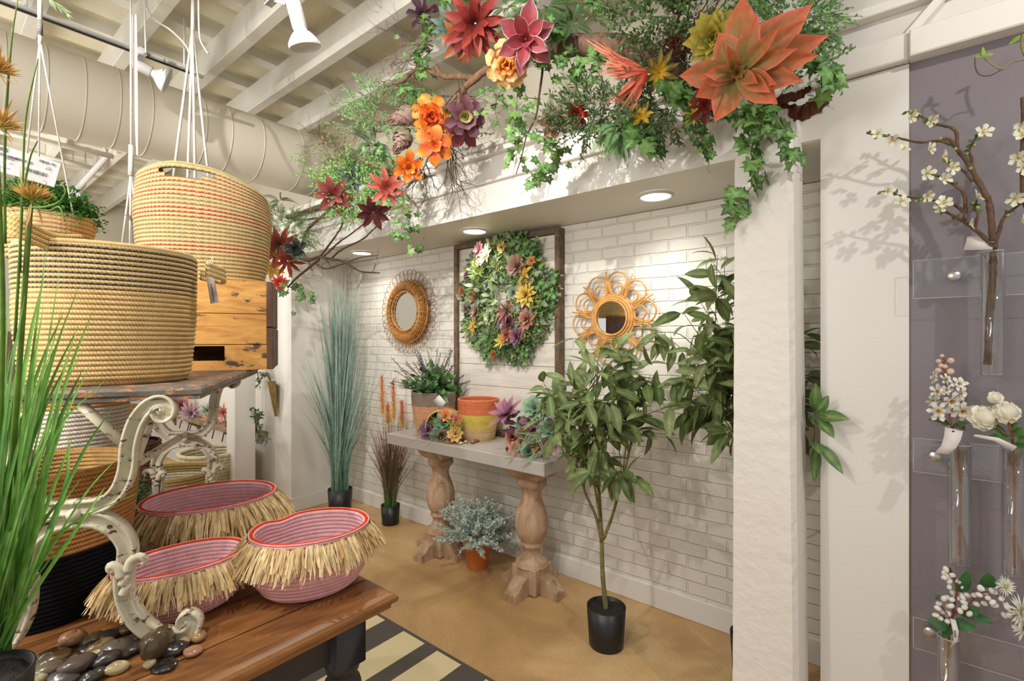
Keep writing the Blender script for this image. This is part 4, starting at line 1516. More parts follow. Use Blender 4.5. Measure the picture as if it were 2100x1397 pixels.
# purple onion grass with plumes
gx, gy = -3.2, 2.41
t = thing('potted_grass', 'wine-red and green onion grass with orange plumes in a small black pot', 'plant', (gx, gy, 0))
black_pot(t, gx, gy, 0, .074, .15)
mb = MB(); rg = random.Random(22)
for i in range(420):
    a = rg.uniform(0, 6.283); r = rg.uniform(0, .05)
    hgt = rg.uniform(.35, .85)
    k_ = rg.gauss(0, .12)
    tx = gx + math.cos(a) * .1 * rg.random() + RT.x * k_ ; ty = min(2.555, gy + math.sin(a) * .06 + RT.y * k_)
    c0 = jit(rg, S(86, 140, 58), .25); c1 = jit(rg, mixc(S(150, 52, 82), S(126, 60, 62), rg.random()), .2)
    blade(mb, (gx + math.cos(a) * r, gy + math.sin(a) * r, .13), (tx, ty, .13 + hgt), rg.uniform(.003, .006), c0, c1, rg, droop=.1, k=6, gp=.5)
mb.build('grass_blades', LEAFM, t, kind='stuff')
for (a, b, top, ln) in ((785, 855, 772, 80), (808, 850, 782, 78), (797, 870, 830, 40), (826, 850, 824, 54)):
    mb = MB(); p0 = V((gx, gy, .13)); p1 = PY(a, top + ln, gy - .03)
    tube(mb, spl([p0, p0.lerp(p1, .6) + V((0, -.01, .02)), p1], 5), .0018, 4, S(92, 120, 52)); st = mb.build('plume_stem', STEMM, t)
    mb = MB(); p2 = PY(a - 2, top, gy - .03)
    for i in range(800):
        u = rg.random(); q = p1.lerp(p2, u)
        d = (rnd_dir(rg) + V((0, 0, .6))).normalized()
        cc = mixc(S(226, 190, 96), S(226, 128, 84), min(1, u * 1.1 + rg.uniform(-.2, .2)))
        L_ = .06 * (1.1 - u * .5) * rg.uniform(.6, 1.1)
        s_ = d.orthogonal().normalized() * .0010
        mb.add([q - s_, q + s_, q + d * L_], [(0, 1, 2)], cc)
    mb.build('feathery_plume', STRAW, t, smooth=False)

# ---- seagrass baskets on the console
SEAG = m_rope('twisted_seagrass', 60)
def sea_basket(label, px_, y, w, H, bands, seed, a=None, z=CZ):
    p = PY(px_, 850, y)
    rg = random.Random(seed)
    rows = int(H / .0075)
    cc = [jit(rg, (1, 1, 1), .14) for _ in range(rows)]
    def cf(r):
        u = r / rows
        for (b, c) in bands:
            if u <= b: break
        base = tuple(min(1, c[i] * cc[r][i]) for i in range(3))
        return base, tuple(x * .6 for x in base)
    return rope_basket('woven_basket', label, 'basket', (p.x, p.y), z, H, w, w * .94, 0, rows, ptprof([(0, .74), (.15, .82), (.7, .98), (1, 1.0)]), cf, mat=SEAG, seg=64, nexp=2.0,
                       stitch=False, rough_rows=3, wall=.006, inner=lambda r: tuple(x * .8 for x in cf(r)[0]))


t1, Pl = sea_basket('woven basket banded grey, peach and straw that holds the lavender', 889, 2.33, .158, .285, [(.28, S(222, 186, 120)), (.67, S(236, 176, 132)), (1, S(158, 140, 122))], 1)
t2, Po = sea_basket('woven basket banded orange, yellow and straw, empty, at the wreath foot', 981, 2.36, .138, .262, [(.30, S(216, 184, 134)), (.63, S(218, 194, 92)), (1, S(220, 124, 84))], 2)

# tipped small basket
tb = thing('woven_basket', 'small seagrass basket tipped on its side spilling succulents', 'basket', tuple(PY(908, 895, 2.2)))
ax = V((-.50, .85, .12)).normalized()
oc = PY(908, 872, 2.19)
Mt = Matrix.Translation(oc) @ ax.to_track_quat('Z', 'Y').to_matrix().to_4x4()
mb = MB(); rg = random.Random(6)
pr = []
for i in range(16):
    z = .17 * i / 15; r = .118 - .03 * (z / .17) ** 1.5
    pr.append((r + (.002 if i % 2 else 0), z))
pr += [(.05, .175), (0, .176)]
lathe(mb, pr, 0, 0, 40, S(206, 172, 112), M=Mt); mb.build('basket_wall', SEAG, tb)
mb = MB(); lathe(mb, [(.112, 0), (.085, .16), (0, .165)], 0, 0, 40, S(118, 92, 56), M=Mt); mb.build('lining', SEAG, tb)
mb = MB(); tube(mb, [Mt @ V((.116 * math.cos(6.283 * i / 40), .116 * math.sin(6.283 * i / 40), 0)) for i in range(40)], .005, 6, S(214, 184, 128), close=True); mb.build('rim', SEAG, tb)
tb.location.z = CZ + .0
mb = None

# blank card on the lavender basket
tg = thing('gift_tag', 'blank cream square tag tilted on the grey banded basket', 'tag', PY(895, 828, 2.16))
q = [PY(888, 822, 2.165), PY(901, 810, 2.165), PY(915, 826, 2.16), PY(903, 838, 2.16)]
mb = MB(); mb.add(q, [(0, 1, 2, 3)]); o = mb.build('tag_card', TAGM, tg); o.modifiers.new('t', 'SOLIDIFY').thickness = .001
mb = MB(); tube(mb, [q[0].lerp(q[1], .4), PY(895, 800, 2.19)], .0006, 4); mb.build('tag_string', STEMM, tg)

# lavender and eucalyptus
lx = PY(889, 850, 2.33)
t = thing('potted_lavender', 'bushy lavender with purple spikes and round green leaves in the banded basket', 'plant', (lx.x, lx.y, CZ + .27))
fol = MB(); stm = MB(); spk = MB(); rg = random.Random(31)
def inalc(q):
    q = V(q); q.y = min(q.y, 2.49); return q
for i in range(60):
    a = rg.uniform(0, 6.283); el = rg.uniform(.15, 1.45)
    d = V((math.cos(a) * math.cos(el), math.sin(a) * math.cos(el) * .7 - .1, math.sin(el))).normalized()
    L_ = rg.uniform(.14, .26)
    p0 = V((lx.x + rg.uniform(-.1, .1), lx.y + rg.uniform(-.08, .06), CZ + .27))
    pts = [inalc(p0 + d * L_ * u + V((0, 0, -.04 * u * u))) for u in (0, .33, .66, 1)]
    tube(stm, pts, .0014, 4, S(70, 96, 52))
    for k in range(7):
        u = rg.uniform(.25, 1); q = pts[0].lerp(pts[-1], u)
        dd_ = (d * .5 + rnd_dir(rg)).normalized()
        leaf(fol, q, dd_, V((0, -.6, .8)) + rnd_dir(rg) * .4, rg.uniform(.045, .08), rg.uniform(.02, .036), jit(rg, S(62, 108, 56), .25), jit(rg, S(104, 148, 82), .2), k=3, shape='ovate', bend=.3)
for i in range(150):
    a = rg.uniform(0, 6.283); el = rg.uniform(.1, 1.3)
    d = V((math.cos(a) * math.cos(el), math.sin(a) * math.cos(el) * .7 - .1, math.sin(el)))
    q = V((lx.x, lx.y, CZ + .29)) + d * rg.uniform(.05, .17)
    dia(fol, inalc(q), d + rnd_dir(rg) * .5, V((0, -1, .4)), .04, .006, jit(rg, S(150, 170, 130), .2))
for i in range(60):
    a = rg.uniform(0, 6.283); el = rg.uniform(.15, 1.3)
    d = V((math.cos(a) * math.cos(el), math.sin(a) * math.cos(el) * .6 - .12, math.sin(el))).normalized()
    p0 = V((lx.x + rg.uniform(-.08, .08), lx.y + rg.uniform(-.06, .05), CZ + .28))
    L_ = rg.uniform(.2, .33); p1 = inalc(p0 + d * L_); ps = p0.lerp(p1, .62)
    tube(stm, [p0, ps, p1], .0012, 4, S(86, 82, 70))
    for k in range(46):
        q = ps.lerp(p1, k / 45) + rnd_dir(rg) * .0045
        dia(spk, q, d + rnd_dir(rg), rnd_dir(rg), .009, .006, jit(rg, mixc(S(108, 92, 110), S(80, 68, 76), rg.random()), .2))
stm.build('stems', STEMM, t); fol.build('leaves', LEAFM, t); spk.build('lavender_spikes', PETAL, t)


# ---- generic flower/succulent builder
def succ(label, p, axis, R, layers, seed, shape='agave', name='succulent', cat='artificial flower', group=None, parent=None, mat=None, extra=None, **kw):
    rg = random.Random(seed)
    mb = MB(); rosette(mb, p, axis, R, layers, shape, rg, **kw)
    if extra: extra(mb, rg)
    if parent is not None:
        return mb.build(name, mat or PETAL, parent)
    return mb.build(name, mat or PETAL, label=label, cat=cat, group=group, origin=tuple(p))


G1, G2, G3 = S(92, 122, 84), S(132, 156, 112), S(74, 104, 78)
# (count, length, width, elevation, base, tip, edge, bend)
def lay_std(c0, c1, n=3, e0=12, e1=78, ce=None, wid=.68, cnt=9, bend=.2):
    L = []
    for i in range(n):
        u = i / max(1, n - 1)
        L.append((max(3, int(cnt * (1 - .45 * u))), 1 - .62 * u, wid * (1 - .45 * u), e0 + (e1 - e0) * u, c0, c1, ce, bend))
    return L


TOC = (-FW + V((0, 0, .1))).normalized()     # an axis facing out into the room
OUT = V((0, -1, .1)).normalized()
# spilled succulents of the tipped basket
y0 = 2.14
items = [((878, 882), 22, lay_std(S(92, 70, 96), S(150, 100, 130), 3)), ((912, 868), 27, lay_std(S(60, 104, 84), S(110, 150, 120), 3)),
         ((905, 896), 26, lay_std(S(84, 118, 96), S(150, 176, 150), 3, wid=.8)), ((934, 890), 18, lay_std(S(200, 150, 60), S(226, 196, 120), 3)),
         ((914, 852), 15, lay_std(S(220, 120, 60), S(236, 150, 90), 2)), ((936, 861), 12, lay_std(S(190, 70, 60), S(214, 100, 80), 2)),
         ((928, 898), 18, lay_std(S(130, 70, 60), S(176, 110, 90), 3))]
tt = thing('succulent_bouquet', 'small mixed succulent and yellow fern bouquet spilling out of the tipped basket', 'artificial flower', tuple(PY(905, 895, 2.15)))
for i, (pp, r_, ly) in enumerate(items):
    p = PY(*pp, 2.15 + .012 * (i % 3))
    R_ = r_ * (p - EYE).dot(FW) / FOC
    succ(None, p, V((.5, -.8, .3)), R_, ly, 40 + i, parent=tt, k=4, xs=(-1, 0, 1))
mb = MB(); rg = random.Random(51)
for (a, b) in ((902, 886), (897, 893), (911, 884), (905, 884)):
    ball(mb, PY(a, b, 2.12), .011, S(150, 96, 78), 8, 6)
mb.build('seed_pods', STEMM, tt)
mb = MB()
for i in range(800):
    c_ = rg.choice(((888, 865), (893, 872), (925, 870), (933, 866), (905, 905), (915, 907), (882, 900), (940, 872)))
    q = PY(c_[0] + rg.gauss(0, 7), c_[1] + rg.gauss(0, 6), 2.13 + rg.uniform(-.02, .03)); q.z = max(CZ + .002, q.z)
    dia(mb, q, rnd_dir(rg), rnd_dir(rg), .009, .006, jit(rg, S(164, 158, 48), .3))
mb.build('yellow_sprigs', LEAFM, tt)
mb = MB()
for i in range(16):
    p0 = PY(880 + i * 3, 893, 2.14); d = V((-.9 + rg.uniform(-.5, 1.2), -.3, -.15)).normalized()
    p1 = p0 + d * rg.uniform(.06, .17); p1.z = max(CZ - .03 if p1.y < 2.09 else CZ + .002, p1.z)
    tube(mb, [p0, p0.lerp(p1, .5) + V((0, 0, .01)), p1], (.0014, .0004), 4, S(70, 50, 46))
mb.build('wiry_twigs', BARK, tt)

# pebbles on the console
rg = random.Random(60)
cp = [((942, 899), 11, S(206, 180, 130), 'cream pebble with dark speckles'), ((964, 897), 9, S(200, 164, 104), 'tan pebble'), ((982, 896), 9, S(216, 196, 148), 'pale cream pebble nearest the purple bouquet'),
      ((991, 894), 8, S(214, 192, 140), 'cream pebble'), ((945, 909), 7, S(212, 190, 150), 'small white pebble'), ((955, 906), 8, S(204, 176, 120), 'yellow pebble'),
      ((962, 901), 8, S(150, 110, 84), 'brown pebble'), ((969, 907), 8, S(164, 112, 88), 'pinkish pebble'), ((977, 904), 8, S(150, 90, 78), 'red-brown pebble'),
      ((956, 896), 8, S(100, 90, 84), 'grey pebble'), ((948, 902), 7, S(80, 76, 74), 'dark pebble')]
for (pp, r_, c_, lb) in cp:
    mb, sz = pebble_mesh(1, c_, rg); p = PZ(pp[0], pp[1] + 3, CZ)
    R_ = r_ * 2.95 / FOC * .95
    o = mb.build('pebble', PEBM, label=lb + ' in the scatter before the orange banded basket', cat='pebble', group='pebbles on the console table')
    o.scale = (R_, R_, R_ * .9); o.rotation_euler = (0, 0, rg.uniform(0, 3)); o.location = (p.x, p.y, CZ + R_ * sz * .9 * .97)

# purple succulent bouquet at the right end of the console
tt = thing('succulent_bouquet', 'large bouquet of purple leaves, teal cabbage succulents and artichokes on the console', 'artificial flower', tuple(PZ(1075, 925, CZ)))
PUR, PURL = S(136, 84, 108), S(190, 134, 152)
its = [((1040, 850), 46, [(7, 1, .34, 20, PUR, PURL, None, .1), (6, .8, .3, 50, PUR, PURL, None, .1)], 'spiky_purple_rosette', 'agave'),
       ((1098, 838), 30, lay_std(S(96, 134, 110), S(160, 190, 160), 5, 10, 80, wid=.75, cnt=9), 'teal_cabbage_rosette', 'spoon'),
       ((1098, 862), 32, lay_std(S(96, 56, 76), S(150, 96, 116), 4, 5, 50, wid=.75, cnt=9), 'plum_rosette', 'spoon'),
       ((1078, 892), 24, lay_std(S(104, 116, 70), S(150, 110, 84), 5, 20, 88, wid=.6, cnt=8), 'artichoke', 'agave'),
       ((1105, 908), 27, lay_std(S(112, 112, 70), S(164, 130, 90), 5, 20, 88, wid=.6, cnt=8), 'artichoke', 'agave'),
       ((1052, 897), 20, lay_std(S(130, 90, 70), S(206, 130, 100), 3), 'rust_rosette', 'agave'), ((1060, 920), 20, lay_std(S(150, 90, 70), S(214, 140, 116), 3), 'rust_rosette', 'agave'),
       ((1130, 880), 30, lay_std(S(96, 134, 110), S(150, 184, 150), 3), 'teal_rosette', 'agave'), ((1125, 830), 26, lay_std(S(110, 140, 110), S(170, 190, 160), 3), 'teal_rosette', 'agave'),
       ((1085, 930), 20, lay_std(S(80, 120, 96), S(130, 160, 130), 3, wid=.8), 'teal_rosette', 'agave'), ((1130, 915), 22, lay_std(PUR, PURL, 3), 'plum_rosette', 'agave'),
       ((1075, 875), 22, lay_std(S(80, 116, 92), S(140, 170, 140), 3), 'teal_rosette', 'agave')]
for i, (pp, r_, ly, nm, shp) in enumerate(its):
    p = PY(*pp, 2.16 + .02 * (i % 3)); p.z = max(p.z, CZ + .03)
    succ(None, p, V((.35, -.8, .5)) if nm != 'spiky_purple_rosette' else V((-.1, -.7, .8)), r_ * (p - EYE).dot(FW) / FOC, ly, 70 + i, parent=tt, name=nm, k=4, shape=shp, xs=(-1, 0, 1), wav=.02 if 'cabb' in nm else 0)
mb = MB(); rg = random.Random(71)
for i in range(12):
    p0 = PY(1072 + rg.uniform(-20, 30), 905 + rg.uniform(-20, 25), 2.13)
    a = rg.uniform(0, 6.283); d = (RT * math.cos(a) * 1.0 + V((0, -.3, math.sin(a)))).normalized()
    L_ = rg.uniform(.09, .17)
    for k in range(26):
        q = p0 + d * L_ * k / 25; q.z = max(q.z, CZ + .004)
        for sg in (-1, 1):
            dia(mb, q, d + d.cross(V((0, -1, 0))) * sg * 1.1, V((0, -1, .2)), .022 * (1.1 - k / 30), .004, jit(rg, S(142, 168, 130), .2))
for i in range(120):
    q = PY(rg.uniform(1035, 1135), rg.uniform(845, 935), rg.uniform(2.15, 2.3)); q.z = max(q.z, CZ + .01)
    leaf(mb, q, rnd_dir(rg), V((0, -1, .3)), .06, .03, jit(rg, rg.choice((S(84, 112, 84), PUR, S(120, 80, 90))), .2), k=3, shape='ovate')
mb.build('greenery', LEAFM, tt)

# ---- wreath on the board
wr = thing('succulent_wreath', 'dense oval wreath of mixed succulents, ivy and yellow flowers hung on the board', 'wreath', tuple(PY(1030, 610, 2.50)))
WC = PY(1031, 612, 2.47)
wrr = random.Random(80)
mb = MB()
for i in range(2300):
    a = wrr.uniform(0, 6.283); r = .42 * math.sqrt(wrr.uniform(.02, 1)) * (1 + .07 * math.sin(a * 5 + 1) + .05 * math.sin(a * 9))
    x, z = WC.x + r * math.cos(a) * .93, WC.z + r * math.sin(a)
    th_ = .09 * math.sqrt(max(0, 1 - (r / .48) ** 2))
    if r < .06: continue
    q = V((x, 2.515 - th_ * wrr.uniform(.1, 1), z))
    d = V((math.cos(a), -.4, math.sin(a))) + rnd_dir(wrr) * .9
    c_ = wrr.choice((S(84, 126, 62), S(110, 150, 84), S(66, 102, 62), S(150, 170, 130), S(142, 164, 142), S(176, 184, 96), S(104, 150, 76), S(184, 196, 168), S(128, 150, 84)))
    c_ = jit(wrr, c_, .25)
    k_ = wrr.random()
    if k_ < .35: leaf(mb, q, d, V((0, -1, .3)), wrr.uniform(.03, .05), wrr.uniform(.022, .036), c_, k=2, shape='round')
    elif k_ < .75: leaf(mb, q, d, V((0, -1, .3)), wrr.uniform(.035, .06), wrr.uniform(.012, .02), c_, k=2, shape='ovate')
    else: dia(mb, q, d, V((0, -1, .3)), wrr.uniform(.02, .04), wrr.uniform(.006, .012), c_)
for i in range(170):
    a = wrr.uniform(0, 6.283); r = .36 * math.sqrt(wrr.random())
    q = V((WC.x + r * math.cos(a), 2.43 + wrr.uniform(-.01, .02), WC.z + r * math.sin(a)))
    if wrr.random() < .6:
        leaf(mb, q, V((math.cos(a), -.5, math.sin(a))) + rnd_dir(wrr) * .9, V((0, -1, .3)), wrr.uniform(.045, .07), wrr.uniform(.026, .04), jit(wrr, wrr.choice((S(150, 172, 132), S(176, 188, 160), S(120, 150, 96))), .12), k=4, shape='ovate', xs=(-1, -.5, 0, .5, 1))
    else:
        for k in range(7):
            leaf(mb, q, V((0, -.5, 0)) + rnd_dir(wrr), V((0, -1, .3)), wrr.uniform(.05, .08), .008, jit(wrr, S(150, 168, 84), .15), k=4, bend=.3)
mb.build('greenery', LEAFM, wr)
mb = MB()
for i in range(150):
    cx_, cy_ = wrr.choice(((1085, 500), (1075, 520), (1100, 540), (1115, 575), (1120, 595), (1000, 715), (1070, 715), (1010, 700), (1100, 640), (1060, 500), (1110, 650)))
    q = PY(cx_ + wrr.gauss(0, 12), cy_ + wrr.gauss(0, 12), 2.43 + wrr.uniform(-.01, .06))
    ivy_leaf(mb, q, V((wrr.uniform(-1, 1), -.2, -1)), V((0, -1, .3)), wrr.uniform(.025, .04), jit(wrr, S(86, 138, 68), .2), S(150, 180, 120), wrr)
mb.build('ivy_leaves', LEAFM, wr)
YEL, YELL = S(206, 160, 48), S(240, 214, 112)
wi = [((1078, 604), 21, lay_std(YEL, YELL, 4, 5, 80, wid=.42, cnt=10), 'yellow_succulent'), ((1060, 545), 20, lay_std(S(120, 84, 70), S(166, 122, 100), 3, 20, 70), 'brown_succulent'),
      ((1062, 548), 12, lay_std(S(90, 140, 70), S(150, 180, 110), 2), 'green_succulent'), ((1077, 560), 16, [(5, 1, .4, 25, S(196, 140, 40), S(236, 186, 80), None, .5)], 'yellow_lily'),
      ((1042, 660), 15, lay_std(S(92, 56, 66), S(140, 86, 96), 4, wid=.7), 'plum_succulent'), ((1060, 690), 16, lay_std(S(112, 70, 90), S(156, 106, 124), 4, wid=.7), 'plum_succulent'),
      ((1080, 655), 18, lay_std(S(110, 76, 60), S(206, 140, 120), 3), 'copper_succulent'), ((1038, 687), 13, lay_std(S(150, 70, 64), S(206, 130, 100), 3), 'rose_succulent'),
      ((1040, 638), 22, [(9, 1, .17, 20, S(70, 96, 60), S(176, 76, 86), S(206, 120, 120), .1), (7, .8, .15, 55, S(70, 96, 60), S(176, 76, 86), None, .1)], 'red_tipped_aloe'),
      ((976, 609), 14, [(9, 1, .2, 25, S(96, 128, 84), S(216, 90, 80), None, -.4), (6, .7, .2, 60, S(96, 128, 84), S(216, 90, 80), None, -.4)], 'red_fingered_succulent'),
      ((978, 640), 15, lay_std(S(120, 140, 100), S(206, 160, 150), 4, 20, 85, wid=.6), 'pink_edged_succulent'), ((970, 670), 14, lay_std(YEL, YELL, 2, 10, 50, wid=.3), 'yellow_daisy'),
      ((984, 560), 24, [(16, 1, .09, 20, S(150, 160, 60), S(110, 150, 70), None, .1), (12, .9, .09, 50, S(170, 176, 70), S(120, 156, 76), None, .1)], 'yellow_green_airplant'),
      ((1000, 523), 19, [(9, 1, .3, 30, S(236, 226, 160), S(250, 246, 220), None, .3), (6, .7, .3, 60, S(236, 200, 90), S(246, 240, 200), None, .3)], 'white_flower'),
      ((985, 533), 12, lay_std(S(236, 226, 180), S(250, 246, 230), 2), 'white_flower'), ((983, 512), 14, lay_std(S(170, 110, 116), S(206, 156, 156), 3), 'dusty_pink_succulent'),
      ((1029, 508), 11, lay_std(S(180, 136, 40), S(214, 176, 84), 2), 'amber_flower'), ((1074, 582), 11, lay_std(S(160, 116, 50), S(196, 150, 80), 2), 'amber_flower'),
      ((1030, 700), 16, [(6, 1, .34, 20, S(190, 150, 40), S(236, 206, 90), None, -.3)], 'yellow_lily'), ((947, 597), 10, lay_std(S(140, 90, 60), S(176, 120, 84), 2), 'brown_succulent'),
      ((1012, 727), 8, lay_std(S(150, 74, 44), S(176, 96, 60), 2), 'rust_flower'), ((958, 567), 10, lay_std(S(96, 72, 84), S(130, 100, 110), 2), 'plum_succulent'),
      ((1003, 690), 22, [(18, 1, .07, 15, S(76, 116, 66), S(120, 150, 96), None, .1), (12, .9, .07, 50, S(84, 124, 70), S(130, 160, 100), None, .1)], 'green_airplant'),
      ((1090, 535), 9, lay_std(S(160, 96, 50), S(190, 130, 80), 2), 'rust_flower'), ((1005, 650), 16, lay_std(S(140, 156, 110), S(184, 196, 150), 3), 'sage_succulent')]
for i in range(16):
    a = wrr.uniform(0, 6.283); r = wrr.uniform(.12, .36); p = V((WC.x + r * math.cos(a), 2.43, WC.z + r * math.sin(a)))
    c_ = wrr.choice(((S(96, 120, 84), S(150, 168, 120)), (S(110, 84, 92), S(146, 116, 124)), (S(150, 150, 70), S(196, 190, 110)), (S(120, 136, 112), S(170, 182, 156))))
    succ(None, p, V((-.1, -1, .15)), wrr.uniform(.035, .055), lay_std(c_[0], c_[1], 3), 130 + i, parent=wr, name='small_succulent', k=4, xs=(-1, 0, 1))
for i, (pp, r_, ly, nm) in enumerate(wi):
    p = PY(*pp, 2.412)
    succ(None, p, V((-.15 + (p.x - WC.x) * .8, -1, .15)), r_ * 1.3 * (p - EYE).dot(FW) / FOC, ly, 90 + i, parent=wr, name=nm, k=4, xs=(-1, 0, 1))

# ---- terracotta pot with dusty miller
tx, ty = -2.155, 2.30
t = thing('potted_dusty_miller', 'frosted silver dusty miller in a terracotta pot under the console', 'plant', (tx, ty, 0))
mb = MB(); lathe(mb, [(0, 0), (.062, 0), (.064, .004), (.088, .15), (.094, .152), (.1, .195), (.094, .195), (.088, .16), (0, .16)], tx, ty, 36)
mb.build('pot', m_plain('terracotta', S(206, 118, 56), .6, 60, .2, .001, var=.12, vscale=12), t)
stm = MB(); fol = MB(); dk = MB(); rg = random.Random(101)
for i in range(150):
    a = rg.uniform(0, 6.283); el = rg.uniform(-.1, 1.5)
    d = V((math.cos(a) * math.cos(el), math.sin(a) * math.cos(el) * .9, math.sin(el)))
    L_ = rg.uniform(.13, .27); p0 = V((tx, ty, .19)) + V((math.cos(a), math.sin(a), 0)) * .05
    p1 = p0 + d * L_; p1.y = min(2.53, p1.y)
    pts = spl([p0, p0.lerp(p1, .5) + V((0, 0, .02)), p1], 3)
    tube(stm, pts, .0011, 4, S(140, 150, 130))
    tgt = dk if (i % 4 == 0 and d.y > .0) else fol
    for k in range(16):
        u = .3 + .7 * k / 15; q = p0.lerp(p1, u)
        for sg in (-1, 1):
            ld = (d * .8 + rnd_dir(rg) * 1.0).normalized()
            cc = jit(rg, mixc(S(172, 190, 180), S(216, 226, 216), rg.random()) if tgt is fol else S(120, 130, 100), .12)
            up = (V((0, -.7, .6)) + rnd_dir(rg) * .5).normalized(); s_ = ld.cross(up).normalized(); W_l = .009
            e = q + ld * .02
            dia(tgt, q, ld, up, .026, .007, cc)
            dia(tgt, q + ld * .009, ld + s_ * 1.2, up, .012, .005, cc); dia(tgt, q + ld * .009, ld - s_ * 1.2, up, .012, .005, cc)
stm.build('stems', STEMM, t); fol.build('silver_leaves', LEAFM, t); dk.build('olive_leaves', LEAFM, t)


# ---- bay style trees
def blocked(q):
    return (-.53 < q.x < -.26 and 1.81 < q.y < 2.08) or (q.x > -.27 and 2.0 < q.y < 2.22)


def tree(label, base, z_fork, seed, nbr, crown_c, crown_r, nleaf, main, extra=None):
    rg = random.Random(seed)
    t = thing('potted_tree', label, 'plant', (base.x, base.y, 0))
    black_pot(t, base.x, base.y, 0, .092, .185)
    tr = MB(); fol = MB(); tw = MB(); bud = MB()
    c_ = S(128, 118, 70)
    for pts, r0, r1 in main:
        P = spl(pts, 5)
        tube(tr, P, lambda u, r0=r0, r1=r1: (r0 * (1 - u) + r1 * u) * (1 + .06 * math.sin(u * 40)), 8, c_, mixc(c_, S(110, 112, 60), .5))
    ends = [spl(p, 5) for p, _, _ in main]
    for i in range(nbr):
        # point inside the crown
        while True:
            u = rnd_dir(rg) * (rg.random() ** .45)
            q = V((crown_c[0] + u.x * crown_r[0], crown_c[1] + u.y * crown_r[1], crown_c[2] + u.z * crown_r[2]))
            if q.y < 2.5: break
        E_ = rg.choice(ends[1:]); st_ = E_[rg.randint(len(E_) // 2, len(E_) - 1)]
        if st_.z > q.z: st_ = E_[len(E_) // 3]
        mid = st_.lerp(q, .5) + V((0, 0, .05))
        P = spl([st_, mid, q], 5)
        tube(tw, P, (.0028, .0012), 5, S(112, 104, 60))
        d0 = (P[-1] - P[-2]).normalized()
        for k in range(nleaf):
            j = rg.randint(5, len(P) - 1); b = P[j]
            d = (d0 * .5 + rnd_dir(rg) * 1.0 + V((0, 0, -.35))).normalized()
            L_ = rg.uniform(.09, .15)
            e = b + d * .012
            if e.y + d.y * L_ > 2.54: d.y *= -1
            if blocked(b) or blocked(e + d * L_ * .5) or blocked(e + d * L_): continue
            cc = jit(rg, mixc(S(84, 112, 54), S(134, 146, 92), rg.random() ** 1.3), .18)
            up = (V((0, -.5, .8)) + rnd_dir(rg) * .6)
            leaf(fol, e, d, up, L_, L_ * rg.uniform(.3, .38), cc, mixc(cc, S(150, 160, 100), .25), bend=rg.uniform(.2, .9), fold=.25, k=6, shape='lance', xs=(-1, -.5, 0, .5, 1), cm=mixc(cc, S(190, 196, 140), .35), rg=rg, twist=rg.uniform(-.5, .5))
            tube(tw, [b, e + d * .005], .0009, 3, S(112, 120, 60), caps=False)
        if rg.random() < .4:
            for k in range(8): ball(tw, P[-1] + rnd_dir(rg) * .014, .0028, S(176, 182, 110), 5, 4)
    if extra: extra(tw, fol, rg)
    tr.build('trunk', BARK, t); tw.build('twigs', STEMM, t); fol.build('leaves', LEAFM, t)
    
    return t


b = V((-1.127, 2.10, 0))
def tp(px_, py_, y): return PY(px_, py_, y)
Y1 = b.y
main = [([V((b.x, b.y, .15)), tp(1236, 1180, Y1), tp(1234, 1110, Y1)], .0125, .010),
        ([tp(1234, 1112, Y1), tp(1222, 1060, Y1 - .01), tp(1200, 1010, Y1 - .02), tp(1175, 930, Y1 - .05), tp(1150, 850, Y1 - .08)], .008, .004),
        ([tp(1234, 1112, Y1), tp(1230, 1040, Y1), tp(1226, 960, Y1), tp(1222, 850, Y1), tp(1225, 770, Y1)], .0105, .005),
        ([tp(1238, 1105, Y1), tp(1255, 1060, Y1), tp(1272, 1000, Y1 + .01), tp(1290, 930, Y1 + .02), tp(1310, 850, Y1 + .03)], .0085, .004),
        ([tp(1232, 1075, Y1), tp(1220, 1000, Y1 - .05), tp(1205, 900, Y1 - .1), tp(1190, 800, Y1 - .12)], .0065, .003)]
cc = tp(1238, 838, Y1 - .02)
tree('leafy green artificial tree in a black pot standing in front of the console end', b, .5, 201, 44, (cc.x, cc.y, cc.z), (.40, .33, .38), 9, main)
b2 = V((-.525, 2.29, 0))
Y2 = b2.y
main = [([V((b2.x, b2.y, .15)), V((b2.x, b2.y, .4)), V((b2.x - .01, b2.y, .62))], .0125, .010),
        ([V((b2.x - .01, b2.y, .6)), tp(1520, 960, Y2), tp(1505, 880, Y2), tp(1480, 800, Y2), tp(1440, 720, Y2 - .02)], .009, .004),
        ([V((b2.x - .01, b2.y, .6)), tp(1530, 930, Y2), tp(1515, 850, Y2), tp(1500, 700, Y2)], .009, .004),
        ([V((b2.x - .01, b2.y, .6)), tp(1580, 900, Y2), tp(1620, 800, Y2 - .05)], .008, .004)]
def side_shoot(tw, fol, rg):
    P = spl([V((-.5, 2.25, .75)), V((-.36, 2.16, .95)), V((-.275, 2.06, 1.08)), V((-.262, 1.985, 1.19))], 5)
    tube(tw, P, (.004, .002), 5, S(112, 104, 60))
    for (a, b_, y, w_) in ((1742, 858, 1.95, .05), (1712, 897, 1.93, .05), (1675, 785, 1.99, .045), (1732, 972, 1.96, .045), (1672, 992, 1.98, .04), (1700, 812, 1.97, .04), (1680, 930, 1.95, .05), (1668, 870, 1.94, .045), (1695, 850, 1.90, .04)):
        e = PY(a, b_, y); s_ = P[-1] if b_ < 920 else P[-5] + V((.01, -.05, 0)); s_ = s_.lerp(e, .12)
        leaf(fol, s_, e - s_, (-FW + V((0, 0, .5))), (e - s_).length, w_, S(84, 120, 60), S(104, 134, 76), bend=.15, fold=.2, k=6, shape='lance', xs=(-1, -.5, 0, .5, 1), cm=S(140, 160, 100))


